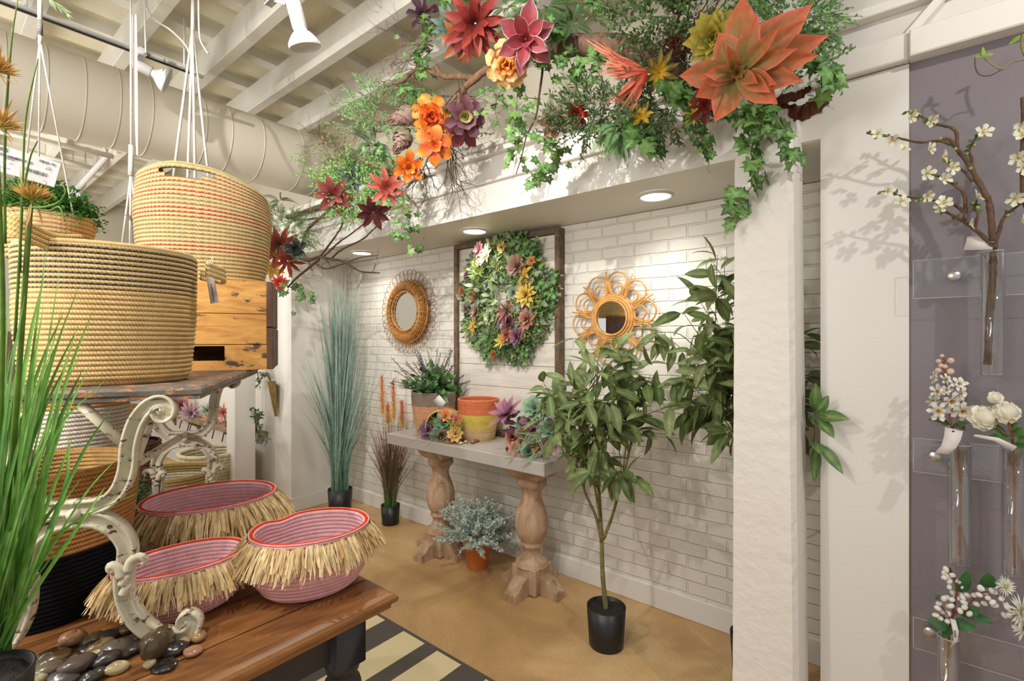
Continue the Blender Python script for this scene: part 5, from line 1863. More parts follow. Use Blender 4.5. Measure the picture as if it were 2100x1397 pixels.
cc = tp(1510, 745, Y2 - .06)
tree('leafy green artificial tree half hidden behind the white rough pillar', b2, .5, 202, 52, (cc.x - .04, cc.y - .03, cc.z + .04), (.38, .27, .50), 9, main, side_shoot)
# ================================================================ GARLAND OVER THE ALCOVE
GY0 = 1.82
def G(px_, py_, y=GY0): return PY(px_, py_, y)
BRC = S(128, 98, 74); BRD = S(84, 62, 50)


def branch(label, pts, r0, r1, c=BRC, y=GY0, kids=(), name='driftwood_branch', tw=0, twd=None, seed=0, lump=.12, twl=.12, twr=.0022, depth=2, spread=.8):
    rg = random.Random(seed + 5)
    t = thing(name, label, 'branch', tuple(G(*pts[0][:2], y)))
    def pt(q): return G(q[0], q[1], q[2] if len(q) > 2 else y)
    mb = MB(); P = spl([pt(q) for q in pts], 8)
    tube(mb, P, (r0, r1), 10, c, lump=lump, rg=rg)
    mb.build('main_limb', BARK, t)
    for (kp, a, b_) in kids:
        mb = MB(); Q = spl([pt(q) for q in kp], 6)
        tube(mb, Q, (a, b_), 8, c, lump=lump, rg=rg)
        mb.build('side_limb', BARK, t)
    if tw:
        mb = MB()
        for i in range(tw):
            p = P[rg.randint(len(P) // 4, len(P) - 1)]
            d = (V(twd or (0, 0, -1)) + rnd_dir(rg) * .7); d.y *= .4
            twig(mb, p, d, twl * rg.uniform(.5, 1.2), twr, depth, rg, BRD, spread=spread, kids=3)
        mb.build('twigs', BARK, t)
    return t


branch('dark reddish driftwood knot curling up at the top of the white pillar', [(1530, 218, 1.84), (1570, 228, 1.86), (1615, 232, 1.88), (1655, 228, 1.88), (1688, 205, 1.86), (1690, 182, 1.85)], .034, .016, S(104, 58, 40), 1.8, lump=.35,
       kids=[([(1600, 205, 1.85), (1640, 195, 1.83), (1662, 178, 1.83)], .018, .008)], name='driftwood_root')
branch('thick brown log running along the top of the garland from the big agave', [(1470, 190), (1400, 165), (1350, 125), (1290, 98), (1220, 93), (1150, 96), (1100, 108)], .05, .045, S(116, 90, 72), 1.88, name='driftwood_log',
       kids=[([(1300, 110), (1360, 150), (1400, 200)], .03, .02)])
branch('forked brown driftwood limb curving down from the log below the peach flower', [(1110, 108), (1060, 120), (1010, 135), (973, 162), (948, 188), (938, 228)], .026, .014, S(138, 104, 78), 1.8,
       kids=[([(975, 162), (945, 157), (913, 157), (885, 148), (862, 138)], .018, .010), ([(908, 156), (898, 145), (895, 133)], .011, .009), ([(862, 138), (845, 148), (828, 165), (805, 172)], .010, .006)])
branch('long thin bare branch sweeping from the orange blooms to the far left tip', [(935, 195), (905, 235), (880, 262), (863, 300), (863, 320), (839, 337), (800, 347), (765, 338), (727, 321), (690, 303), (665, 292), (654, 280)], .007, .003, S(142, 112, 88), 1.72,
       kids=[([(800, 346), (790, 355), (784, 362)], .004, .002)], tw=9, twd=(-.5, 0, .3), seed=3)
branch('dark dangling twig below the white edged maroon flower', [(1114, 112), (1112, 150), (1105, 200), (1100, 235), (1088, 262), (1078, 285), (1070, 320), (1058, 358)], .006, .002, BRD, 1.76, kids=[([(1104, 203), (1085, 201), (1068, 203)], .0025, .0012)], lump=.05)
branch('crooked brown limb reaching left under the garland to the big tall basket', [(610, 528), (632, 534), (654, 527), (680, 532), (705, 536), (738, 556), (778, 560)], .013, .004, BRD, 1.72,
       kids=[([(654, 532), (630, 552), (606, 572), (590, 590)], .010, .006), ([(650, 543), (669, 551), (706, 540), (740, 528), (775, 524)], .007, .003), ([(658, 525), (686, 487), (700, 465), (706, 446)], .007, .004),
             ([(665, 525), (695, 497), (717, 482), (750, 456), (765, 440)], .006, .003), ([(680, 530), (699, 513), (743, 491), (762, 474), (790, 450)], .007, .003), ([(632, 534), (640, 555)], .005, .004)], tw=10, twd=(.6, 0, .2), seed=4)
branch('mossy brown driftwood branch lying along the beam left of the maroon leaves', [(590, 446), (625, 436), (663, 422), (700, 405)], .02, .017, S(98, 76, 60), 1.9,
       kids=[([(620, 500), (632, 470), (665, 440), (690, 420)], .012, .008), ([(600, 452), (650, 448), (690, 442)], .008, .004)], tw=8, twd=(.3, 0, -.5), seed=5)
branch('branch with fine dark hanging twigs under the orange amaryllis', [(880, 318), (868, 345), (840, 380), (818, 400), (780, 418), (758, 415)], .005, .002, BRC, 1.74, tw=5, twd=(0, 0, -1), seed=6, twl=.16)
rgt = random.Random(300)
# clusters of bare twigs
for i, (lb, x, y, d, n, L_, c_) in enumerate((
        ('grey bare twig spray at the upper left of the garland against the ceiling', 880, 90, (-1, 0, .45), 9, .34, S(134, 114, 98)),
        ('grey bare twig spray just below the upper left one', 860, 150, (-1, 0, .1), 6, .3, S(126, 106, 92)),
        ('fine bare twig spray reaching left above the artichokes', 790, 260, (-.8, 0, .6), 6, .32, S(150, 126, 104)),
        ('dark twig bundle hanging below the purple succulent', 925, 310, (-.1, 0, -1), 6, .22, BRD),
        ('dark twig bundle hanging below the orange amaryllis', 864, 335, (0, 0, -1), 6, .2, BRD),
        ('tangled dark twigs between the driftwood fork and purple succulent', 950, 170, (-.2, 0, -.8), 9, .26, BRD),
        ('bare twig spray at the far left end of the garland', 720, 330, (-1, 0, .5), 7, .26, S(140, 112, 88)),
        ('dark twig thicket behind the yellow striped plant', 1400, 120, (-.3, 0, .4), 8, .25, S(92, 62, 48)),
        ('thin twig tangle at the top right of the garland', 1400, 30, (0, 0, .9), 8, .3, S(92, 72, 52)))):
    mb = MB(); p = G(x, y, 1.80)
    for k in range(n):
        dd_ = (V(d) + rnd_dir(rgt) * .55); dd_.y *= .35
        twig(mb, p + rnd_dir(rgt) * .03, dd_, L_ * rgt.uniform(.6, 1.15), .0038, 3, rgt, c_, spread=.8, kids=3)
    mb.build('twig_spray', BARK, label=lb, cat='twigs', origin=tuple(p))


# ---- ivy sprays
IVG = [S(84, 134, 54), S(108, 158, 70), S(62, 104, 48), S(132, 172, 92)]
def ivy(label, pts, n, L_, y=1.76, seed=0, spread=18, bright=1.0, vein=S(168, 200, 140)):
    rg = random.Random(seed * 7 + 1)
    t = thing('ivy_spray', label, 'artificial ivy', tuple(G(*pts[0], y)))
    P = spl([G(a, b, y) for a, b in pts], 8)
    st = MB(); tube(st, P, (.0022, .001), 5, S(96, 84, 48))
    # curling tendril
    e = P[-1]; d0 = (P[-1] - P[-3]).normalized()
    tube(st, [e + d0 * .006 * k + V((math.sin(k * 1.3) * .005, 0, math.cos(k * 1.3) * .004)) for k in range(12)], .0007, 3, S(110, 84, 52))
    st.build('vine_stem', STEMM, t)
    mb = MB()
    for i in range(n):
        u = (i + rg.random()) / n
        q = P[min(len(P) - 1, int(u * (len(P) - 1)))]
        dep = (q - EYE).dot(FW)
        off = RT * rg.gauss(0, spread) * dep / FOC * .9 + V((0, 0, rg.gauss(0, spread * .6) * dep / FOC)) + V((0, rg.uniform(-.06, .05), 0))
        d = (V((0, 0, -1)) + off.normalized() * 1.0 + rnd_dir(rg) * .5).normalized()
        up = (-FW + V((0, 0, .5)) + rnd_dir(rg) * .55).normalized()
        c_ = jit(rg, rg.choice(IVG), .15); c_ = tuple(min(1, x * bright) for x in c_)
        ivy_leaf(mb, q + off - d * L_ * .3, d, up, L_ * rg.uniform(.65, 1.15), c_, mixc(c_, vein, .75), rg)
    mb.build('ivy_leaves', LEAFM, t)
    return t


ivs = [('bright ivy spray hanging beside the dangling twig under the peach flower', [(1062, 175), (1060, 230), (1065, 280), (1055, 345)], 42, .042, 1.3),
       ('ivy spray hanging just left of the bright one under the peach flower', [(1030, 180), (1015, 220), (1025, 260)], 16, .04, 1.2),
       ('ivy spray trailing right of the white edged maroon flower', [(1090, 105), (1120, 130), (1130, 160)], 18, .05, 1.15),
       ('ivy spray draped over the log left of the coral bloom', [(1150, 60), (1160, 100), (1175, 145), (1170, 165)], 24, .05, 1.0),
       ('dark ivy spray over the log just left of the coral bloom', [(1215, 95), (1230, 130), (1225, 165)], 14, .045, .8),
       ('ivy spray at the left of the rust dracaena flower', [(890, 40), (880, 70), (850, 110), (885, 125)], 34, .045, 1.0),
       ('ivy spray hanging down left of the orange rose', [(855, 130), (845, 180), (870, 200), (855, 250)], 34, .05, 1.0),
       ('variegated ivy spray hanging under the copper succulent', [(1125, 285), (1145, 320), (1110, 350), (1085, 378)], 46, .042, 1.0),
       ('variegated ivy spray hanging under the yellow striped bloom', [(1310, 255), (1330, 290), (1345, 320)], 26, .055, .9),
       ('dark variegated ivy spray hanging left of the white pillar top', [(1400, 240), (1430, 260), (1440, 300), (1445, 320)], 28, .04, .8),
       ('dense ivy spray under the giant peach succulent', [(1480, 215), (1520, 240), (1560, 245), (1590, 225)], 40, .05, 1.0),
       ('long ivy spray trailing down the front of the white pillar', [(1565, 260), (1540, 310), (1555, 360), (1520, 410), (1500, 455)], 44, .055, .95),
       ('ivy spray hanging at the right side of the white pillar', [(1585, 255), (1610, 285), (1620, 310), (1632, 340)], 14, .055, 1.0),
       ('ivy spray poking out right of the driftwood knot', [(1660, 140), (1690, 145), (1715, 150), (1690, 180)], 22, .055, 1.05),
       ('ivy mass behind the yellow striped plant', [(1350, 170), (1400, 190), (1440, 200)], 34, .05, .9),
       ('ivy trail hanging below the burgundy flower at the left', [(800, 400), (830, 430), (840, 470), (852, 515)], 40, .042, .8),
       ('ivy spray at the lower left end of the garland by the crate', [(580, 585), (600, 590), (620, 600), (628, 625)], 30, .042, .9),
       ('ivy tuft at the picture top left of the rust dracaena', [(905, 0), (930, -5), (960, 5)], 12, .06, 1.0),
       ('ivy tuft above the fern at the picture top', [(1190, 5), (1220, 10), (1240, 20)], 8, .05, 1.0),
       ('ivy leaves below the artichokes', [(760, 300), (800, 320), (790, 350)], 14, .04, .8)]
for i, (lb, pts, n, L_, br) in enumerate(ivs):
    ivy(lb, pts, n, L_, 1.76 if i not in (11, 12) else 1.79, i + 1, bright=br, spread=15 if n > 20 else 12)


# ---- ferns and bushy greens
def fern(mb, p, d, L_, W, c, rg, up=None):
    up = up or (-FW + V((0, 0, .4)))
    n = 24; q = V(p); d = V(d).normalized(); pts = [q.copy()]
    for k in range(n):
        d = (d + V((0, 0, -.05))).normalized(); q = q + d * L_ / n; pts.append(q.copy())
        u = k / n
        s_ = d.cross(V(up)).normalized()
        w_ = W * math.sin(math.pi * (.12 + .88 * u) ** .7) * (1 if u < .95 else .4)
        for sg in (-1, 1):
            dia(mb, q, s_ * sg + d * .5, up, max(.005, w_ * .85), max(.0025, w_ * .24), jit(rg, c, .12))
    tube(mb, pts, .001, 3, mixc(c, S(120, 100, 50), .5), caps=False)


def greens(label, cx_, cy_, rx, ry, n, kind, c, seed, y=1.82, size=.02, name='greenery_bush', twigc=None):
    rg = random.Random(seed)
    mb = MB(); p0 = G(cx_, cy_, y); dep = (p0 - EYE).dot(FW)
    st = MB()
    for i in range(n):
        a = rg.uniform(0, 6.283); r = math.sqrt(rg.random())
        off = RT * (math.cos(a) * r * rx * dep / FOC) + V((0, 0, math.sin(a) * r * ry * dep / FOC)) + V((0, rg.uniform(-.08, .06), 0))
        q = p0 + off
        if kind == 'fern':
            d = off.normalized() if off.length > 1e-4 else V((0, 0, 1)); d = (d + rnd_dir(rg) * .4)
            fern(mb, p0 + off * .25, d, (off.length + .05) * .9, size, jit(rg, c, .15), rg)
        elif kind == 'small':
            d = (off.normalized() + rnd_dir(rg) * .3 + V((0, 0, .3))).normalized()
            L_ = rg.uniform(.06, .13); e = q + d * L_
            tube(st, [q, e], .0008, 3, twigc or S(90, 80, 50), caps=False)
            for k in range(9):
                w_ = q.lerp(e, k / 8)
                dia(mb, w_, (d + rnd_dir(rg) * 1.1), (-FW + rnd_dir(rg) * .6), size * rg.uniform(.6, 1.1), size * .45, jit(rg, c, .22))
        elif kind == 'needle':
            d = (off.normalized() + rnd_dir(rg) * .4).normalized()
            e = q + d * rg.uniform(.05, .1)
            for k in range(16):
                w_ = q.lerp(e, k / 15)
                dia(mb, w_, d + rnd_dir(rg) * .9, -FW + rnd_dir(rg) * .7, size, size * .26, jit(rg, mixc(c, S(130, 160, 90), .25), .2))
    if st.v:
        st.build('x', STEMM).name = name + '_tmp'
    o = mb.build(name, LEAFM, label=label, cat='artificial greenery', origin=tuple(p0))
    if st.v:
        s_ = bpy.data.objects[name + '_tmp']; s_.name = 'stems'; s_.parent = o; s_.location = -V(p0)
    return o


for i, a in enumerate([
        ('feathery green fern at the picture top beside the white edged maroon flower', 1110, 15, 95, 60, 34, 'fern', S(74, 122, 56), .03),
        ('dark serrated fern just right of the white edged maroon flower', 1170, 55, 45, 35, 12, 'fern', S(66, 108, 60), .032),
        ('bright upright fern sprigs near the picture top centre', 1040, 20, 45, 45, 14, 'fern', S(120, 158, 74), .02),
        ('leafy green bush at the picture top above the coral bloom', 1340, 30, 75, 75, 120, 'small', S(88, 130, 62), .026),
        ('leafy green bush above the yellow succulent', 1430, 20, 60, 60, 80, 'small', S(96, 140, 70), .024),
        ('bright small leaved bush right of the giant peach succulent', 1625, 35, 62, 60, 130, 'small', S(104, 152, 76), .024),
        ('fern fronds pointing right beyond the giant peach succulent', 1655, 80, 60, 35, 12, 'fern', S(78, 124, 70), .03),
        ('loose light green sprigs right of the giant peach succulent', 1650, 130, 45, 35, 40, 'small', S(120, 160, 84), .022),
        ('dark needle greenery behind the red rose', 1240, 230, 80, 40, 90, 'needle', S(62, 92, 50), .03),
        ('long pale fern frond hanging left of the yellow striped bloom', 1250, 265, 55, 35, 10, 'fern', S(130, 168, 100), .024),
        ('pale fern hanging straight down beneath the coral bloom', 1275, 265, 35, 70, 14, 'fern', S(112, 156, 98), .034),
        ('dark greenery filling behind the yellow striped plant', 1370, 210, 80, 50, 90, 'needle', S(58, 88, 46), .03),
        ('light green needle bush above the artichokes', 790, 225, 55, 40, 90, 'needle', S(112, 156, 92), .026),
        ('dark fern beneath the artichokes', 765, 300, 50, 50, 18, 'fern', S(66, 106, 62), .03),
        ('pale variegated sprig reaching left from the artichokes', 750, 250, 60, 25, 40, 'small', S(146, 170, 116), .02),
        ('lime green bush at the left part of the garland', 735, 385, 48, 50, 300, 'small', S(136, 184, 94), .025),
        ('airy light green sprigs at the left tip of the garland', 690, 330, 55, 45, 70, 'small', S(146, 182, 104), .017),
        ('frilly pale green fern below the lime bush', 715, 420, 50, 40, 18, 'fern', S(140, 172, 110), .022),
        ('dark moss green bush right of the tall basket', 590, 475, 45, 35, 150, 'needle', S(86, 116, 52), .022),
        ('light fern sprigs above the rust flower cluster', 600, 455, 40, 35, 16, 'fern', S(116, 150, 84), .02),
        ('small dark greenery behind the orange rose', 930, 265, 40, 30, 60, 'small', S(70, 104, 60), .02),
        ('dark fern feathers behind the tall basket', 575, 415, 22, 25, 8, 'fern', S(62, 84, 62), .022),
        ('dark leafy tangle at the lower end of the thick log', 1200, 262, 55, 25, 60, 'small', S(70, 92, 50), .018),
        ('loose fine sprigs over the crooked left limb', 660, 490, 40, 45, 34, 'small', S(122, 160, 76), .014)]):
    greens(a[0], a[1], a[2], a[3], a[4], a[5], a[6], a[7], 500 + i, size=a[8], y=1.80 if i not in (15, 16) else 1.74)


# ---- flowers
def fl(name, label, px_, py_, rpx, layers, seed, axis=None, y=1.70, shape='agave', k=6, xs=(-1, -.5, 0, .5, 1), wav=0, fold=.25, cat='artificial flower', gp=1.6):
    p = G(px_, py_, y)
    R_ = rpx * (p - EYE).dot(FW) / FOC
    ray_ = (EYE - p).normalized()
    ax = (ray_ + V(axis or (0, 0, .0))).normalized()
    return succ(label, p, ax, R_, layers, seed, shape=shape, name=name, cat=cat, k=k, xs=xs, wav=wav, fold=fold, gp=gp, hard=abs(xs[1]) > .86)


PCH, PCHG = S(226, 104, 72), S(112, 134, 76)
# giant peach succulent: petals placed after the photo
p0 = G(1513, 150, 1.56); dep = (p0 - EYE).dot(FW)
mb = MB(); rg = random.Random(600)
axg = (EYE - p0).normalized(); xg = axg.cross(V((0, 0, 1))).normalized() * -1; yg = V((0, 0, 1))
pet = [(-88, 140, 62, 8), (-62, 128, 60, 10), (-100, 110, 55, 14)]
plist = [(1522, 0, 66, 10), (1590, 55, 62, 12), (1642, 48, 70, 8), (1480, 65, 60, 14), (1400, 130, 62, 8), (1432, 182, 58, 14), (1470, 242, 66, 8), (1585, 228, 58, 14), (1625, 190, 52, 22),
         (1665, 115, 64, 12), (1645, 148, 54, 22), (1540, 70, 46, 34), (1610, 88, 50, 32), (1445, 145, 46, 30), (1460, 140, 34, 45), (1600, 130, 38, 42), (1565, 98, 32, 55), (1580, 186, 40, 38), (1500, 110, 28, 58), (1570, 200, 36, 42), (1545, 175, 30, 60)]
for (tx_, ty_, wpx, el) in plist:
    dx, dy = (tx_ - 1513), -(ty_ - 150)
    L_ = math.hypot(dx, dy) * dep / FOC / math.cos(math.radians(el)) * 1.02
    rd = (xg * dx + yg * dy).normalized()
    e = math.radians(el)
    d = rd * math.cos(e) + axg * math.sin(e); up = axg * math.cos(e) - rd * math.sin(e)
    c1 = jit(rg, PCH, .08); c0 = jit(rg, S(112, 132, 70), .12)
    # base green, tip coral
    L0 = len(mb.v)
    leaf(mb, p0 - axg * .02 * (1 - el / 60), d, up, L_, wpx * dep / FOC * .86, c0, c1, bend=.25, fold=.28, k=12, shape='agave', xs=(-1, -.6, -.2, 0, .2, .6, 1), ce=mixc(PCH, S(236, 130, 100), .5), rg=rg, gp=1.5)
for j in range(7):
    a = j * .9; rd = xg * math.cos(a) + yg * math.sin(a); e = math.radians(62)
    leaf(mb, p0 + axg * .01, rd * math.cos(e) + axg * math.sin(e), axg * math.cos(e) - rd * math.sin(e), .045, .022, S(108, 112, 58), S(196, 130, 70), bend=.1, k=5)
mb.build('agave_flower', PETAL, label='giant peach and green agave style succulent at the top of the white pillar', cat='artificial flower', origin=tuple(p0))

RST, RSTD = S(190, 76, 62), S(120, 48, 48)
fl('succulent', 'yellow-green pointed succulent behind the giant peach one', 1462, 78, 58, lay_std(S(140, 150, 60), S(226, 200, 84), 5, 5, 80, wid=.5, cnt=10), 601, y=1.74)
fl('dracaena_flower', 'rust red long petalled flower at the picture top', 975, 48, 72, [(9, 1, .3, 8, RSTD, RST, None, .2), (8, .85, .26, 30, RSTD, RST, None, .1), (7, .7, .2, 60, RSTD, RST, None, 0)], 602, y=1.68, axis=(0, 0, -.1))
fl('dracaena_flower', 'maroon and orange petalled flower below left of the rust one', 945, 82, 48, [(8, 1, .36, 10, S(120, 60, 50), S(206, 120, 70), None, .2), (6, .7, .3, 40, RSTD, S(180, 90, 80), None, .1)], 603, y=1.74)
fl('succulent', 'teal grey pointed succulent left of the rust flower', 925, 55, 42, lay_std(S(86, 116, 100), S(128, 154, 138), 4, 10, 75, wid=.34, cnt=12), 604, y=1.74)
fl('succulent', 'dark purple round leaved succulent at the upper left of the garland', 868, 30, 34, lay_std(S(74, 48, 60), S(98, 66, 78), 3, 10, 60, wid=.6, cnt=7), 605, y=1.78, shape='spoon')
MAR, MAR2 = S(176, 52, 62), S(140, 84, 92)
fl('magnolia_flower', 'maroon pointed flower with white edged petals below the picture top', 1078, 80, 68, [(6, 1, .5, 10, MAR, MAR2, S(240, 232, 228), .15), (5, .85, .42, 35, MAR, MAR2, S(240, 232, 228), .1), (4, .55, .22, 70, MAR, MAR2, S(240, 232, 228), 0)], 606,
   y=1.62, xs=(-1, -.88, -.4, 0, .4, .88, 1))
OR1, OR2, ORL = S(236, 120, 30), S(246, 172, 72), S(252, 216, 150)
fl('ruffled_flower', 'creamy orange ruffled bloom under the white edged maroon flower', 1040, 132, 48, [(8, 1, .75, 5, OR1, ORL, None, .5), (7, .8, .7, 30, OR1, ORL, None, .5), (6, .6, .6, 55, S(226, 90, 26), OR2, None, .4), (4, .4, .5, 75, S(220, 80, 24), OR2, None, .3)], 607,
   y=1.66, shape='spoon', wav=.11, k=8, xs=(-1, -.66, -.33, 0, .33, .66, 1), gp=1)
fl('ruffled_flower', 'deep orange ruffled rose left of the purple succulent', 885, 240, 42, [(7, 1, .8, 5, OR1, OR2, None, .5), (7, .75, .7, 35, S(226, 84, 24), OR1, None, .4), (6, .5, .6, 60, S(206, 66, 26), S(226, 96, 40), None, .2), (4, .3, .5, 80, S(190, 56, 30), S(216, 84, 40), None, 0)], 608,
   y=1.68, shape='spoon', wav=.09, k=8, xs=(-1, -.66, -.33, 0, .33, .66, 1), gp=1)
fl('amaryllis_flower', 'orange and red six petalled bloom below the orange rose', 893, 298, 42, [(6, 1, .62, 8, S(226, 72, 40), S(246, 168, 66), None, .5), (5, .45, .4, 50, S(216, 70, 40), OR2, None, .2)], 609, y=1.66, shape='petal', wav=.06, k=7)
fl('amaryllis_flower', 'orange drooping bloom left of the six petalled one', 838, 342, 36, [(6, 1, .55, 25, S(226, 84, 30), S(246, 156, 50), None, .4), (5, .6, .4, 60, OR1, OR2, None, .2)], 610, y=1.70, shape='petal', wav=.06, axis=(.3, 0, -.4))
fl('echeveria', 'purple echeveria with a pale yellow heart', 955, 240, 42, [(7, 1, .7, 5, S(84, 46, 58), S(122, 76, 88), None, .2), (7, .72, .62, 30, S(110, 70, 80), S(140, 92, 100), None, .1), (7, .48, .5, 55, S(160, 160, 90), S(206, 180, 130), None, 0), (4, .28, .4, 75, S(170, 176, 96), S(200, 190, 120), None, 0)], 611, y=1.68, shape='spoon')
fl('echeveria', 'burgundy broad petals hanging below the purple echeveria', 950, 268, 40, [(5, 1, .62, 10, S(110, 40, 54), S(136, 62, 76), None, .3)], 612, y=1.73, shape='agave', axis=(0, 0, -.5))


def artichoke(label, px_, py_, w_, h_, seed, tilt):
    rg = random.Random(seed); p = G(px_, py_, 1.64); dep = (p - EYE).dot(FW)
    W_ = w_ * dep / FOC; H_ = h_ * dep / FOC
    ax = V(tilt).normalized(); a, x, y_ = basis(ax); mb = MB()
    for i in range(8):
        u = i / 7
        r = W_ * (.9 - .75 * u) * (1 if u > .1 else .8)
        for k in range(7):
            an = k * 6.283 / 7 + i * .45
            rd = x * math.cos(an) + y_ * math.sin(an)
            c_ = mixc(S(166, 172, 132), S(196, 146, 148), rg.random())
            leaf(mb, p + a * (H_ * (u * 1.3 - .95)) + rd * r * .75, (a * .8 + rd * (.75 - .7 * u)), -rd, H_ * .62, W_ * .95, c_, mixc(c_, S(176, 136, 130), .5), bend=-.9 * (1 - .5 * u), fold=.25, k=5, shape='ovate')
    tube(mb, [p - a * H_ * 1.0, p - a * H_ * 1.3], W_ * .2, 8, S(96, 110, 72))
    mb.build('artichoke', PETAL, label=label, cat='artificial artichoke', origin=tuple(p))


artichoke('upper grey-purple artichoke head pointing left, by the orange rose', 820, 242, 25, 32, 613, (-.6, -.6, -.35))
artichoke('lower grey-purple artichoke head pointing down', 820, 294, 25, 30, 614, (-.15, -.5, -.85))

# coral spiky bloom
p = G(1325, 150, 1.68); dep = (p - EYE).dot(FW); mb = MB(); rg = random.Random(615)
for i in range(56):
    tx_, ty_ = rg.choice(((1215, 85), (1230, 100), (1240, 112), (1236, 130), (1245, 150), (1255, 160), (1245, 215), (1258, 220), (1270, 228), (1285, 232), (1262, 200), (1235, 142)))
    tx_ += rg.uniform(-12, 14); ty_ += rg.uniform(-10, 10)
    q = G(tx_, ty_, 1.66 + rg.uniform(-.04, .05)); d = q - p
    leaf(mb, p + rnd_dir(rg) * .008, d, (-FW + rnd_dir(rg) * .4), d.length * rg.uniform(.8, 1), .013, S(222, 76, 56), S(236, 146, 112), bend=rg.uniform(-.4, .4), fold=.3, k=8, shape='lance')
    tube(mb, [p.lerp(q, .5), q], (.0016, .0007), 4, S(226, 110, 84), S(236, 160, 130))
mb.build('spider_bloom', PETAL, label='coral red spidery bloom with long whiskers pointing left', cat='artificial flower', origin=tuple(p))
YS, YG = S(232, 186, 52), S(92, 98, 60)
fl('striped_succulent', 'yellow and grey-green striped leaf cluster right of the coral bloom', 1352, 150, 46, [(10, 1, .24, 15, S(206, 160, 50), YG, YG, .2), (8, .8, .22, 45, YS, YG, YG, .1)], 616, y=1.72)
fl('striped_succulent', 'yellow striped lily like bloom hanging under the garland centre', 1315, 240, 30, [(6, 1, .42, 30, YS, S(216, 170, 60), YG, .1)], 617, y=1.72, axis=(0, 0, .5))
fl('striped_succulent', 'small yellow striped tips beside the dark red bloom', 1425, 232, 26, [(7, 1, .26, 15, YS, YS, YG, .1)], 618, y=1.74)
fl('echeveria', 'copper brown pointed succulent hanging at the lower middle of the garland', 1133, 252, 32, [(7, 1, .46, 20, S(110, 84, 64), S(196, 126, 98), None, .1), (5, .7, .42, 50, S(92, 92, 70), S(206, 140, 110), None, -.1), (3, .45, .4, 75, S(84, 92, 68), S(120, 110, 80), None, 0)], 619, y=1.72)
fl('ruffled_flower', 'small deep red rose right of the copper succulent', 1184, 234, 25, [(8, 1, .7, 5, S(150, 30, 26), S(200, 52, 40), None, .4), (7, .7, .6, 40, S(150, 30, 26), S(196, 50, 40), None, .3), (5, .45, .5, 70, S(140, 26, 24), S(190, 44, 36), None, .1)], 620, y=1.74, shape='spoon', wav=.06)
fl('ruffled_flower', 'dark blood red bloom tucked under the giant peach succulent', 1448, 215, 34, [(7, 1, .75, 8, S(84, 24, 22), S(136, 44, 36), None, .3), (5, .6, .6, 45, S(96, 26, 22), S(150, 50, 40), None, .2)], 621, y=1.74, shape='spoon', wav=.03)
fl('ruffled_flower', 'dark red bloom behind the twigs at the upper right of the garland', 1390, 92, 34, [(8, 1, .5, 8, S(96, 34, 28), S(140, 56, 44), None, .2), (6, .6, .5, 45, S(96, 34, 28), S(150, 60, 50), None, .1)], 622, y=1.82, shape='spoon')
fl('maple_leaf_flower', 'maroon pointed leaf cluster at the left end of the upper garland', 684, 400, 40, [(8, 1, .42, 10, S(122, 52, 52), S(164, 84, 78), None, .2), (5, .6, .36, 40, S(130, 50, 52), S(170, 90, 84), None, .1)], 623, y=1.60, axis=(-.2, 0, -.2))
fl('ruffled_flower', 'small orange blossom behind the maroon leaves', 676, 398, 22, [(6, 1, .6, 15, OR1, OR2, None, .3)], 624, y=1.73, shape='spoon', wav=.05)
fl('maple_leaf_flower', 'dark burgundy leaf cluster hanging under the lime bush', 765, 435, 38, [(8, 1, .4, 10, S(72, 26, 28), S(104, 42, 42), None, .2)], 625, y=1.72, axis=(0, 0, -.4))
fl('maple_leaf_flower', 'salmon red leaf cluster between lime bush and orange blooms', 795, 385, 42, [(9, 1, .3, 12, S(176, 70, 56), S(206, 116, 98), None, .2), (6, .6, .3, 45, S(150, 60, 50), S(196, 96, 84), None, .1)], 626, y=1.70)
fl('succulent', 'olive striped succulent above the salmon leaves', 800, 355, 28, lay_std(S(96, 110, 70), S(140, 140, 100), 3, 10, 70, wid=.36, cnt=9), 627, y=1.71)
fl('succulent', 'teal grey pointed succulent left of the lime bush', 722, 362, 32, lay_std(S(84, 106, 92), S(116, 138, 122), 3, 10, 70, wid=.42, cnt=8), 628, y=1.73)
fl('dracaena_flower', 'rust brown petal cluster right beside the tall basket', 575, 505, 46, [(12, 1, .26, 8, S(96, 48, 36), S(158, 72, 48), None, .2), (9, .75, .24, 40, S(96, 48, 36), S(166, 80, 56), None, .1)], 629, y=1.74, axis=(0, 0, -.2))
fl('dracaena_flower', 'rust red drooping petals below the rust brown cluster', 590, 535, 34, [(9, 1, .24, 12, S(120, 48, 36), S(166, 74, 54), None, .3)], 630, y=1.72, axis=(.2, 0, -.5))
fl('echeveria', 'black rosette with pale grey petal edges beside the rust cluster', 607, 512, 24, [(6, 1, .6, 10, S(30, 36, 34), S(40, 48, 44), S(170, 170, 170), .1), (5, .6, .55, 45, S(30, 36, 34), S(40, 48, 44), S(170, 170, 170), 0)], 631, y=1.70, xs=(-1, -.9, 0, .9, 1))
fl('maple_leaf_flower', 'mustard yellow leaf cluster at the tall basket edge', 560, 552, 22, [(8, 1, .4, 10, S(176, 132, 40), S(212, 170, 64), None, .1)], 632, y=1.72)
fl('dahlia_flower', 'small bright red dahlia above the crate corner', 573, 580, 18, [(12, 1, .3, 10, S(190, 40, 36), S(220, 84, 70), None, .2), (10, .75, .28, 35, S(196, 44, 36), S(226, 90, 70), None, .1), (6, .4, .26, 65, S(226, 90, 40), S(230, 110, 60), None, 0)], 633, y=1.70)
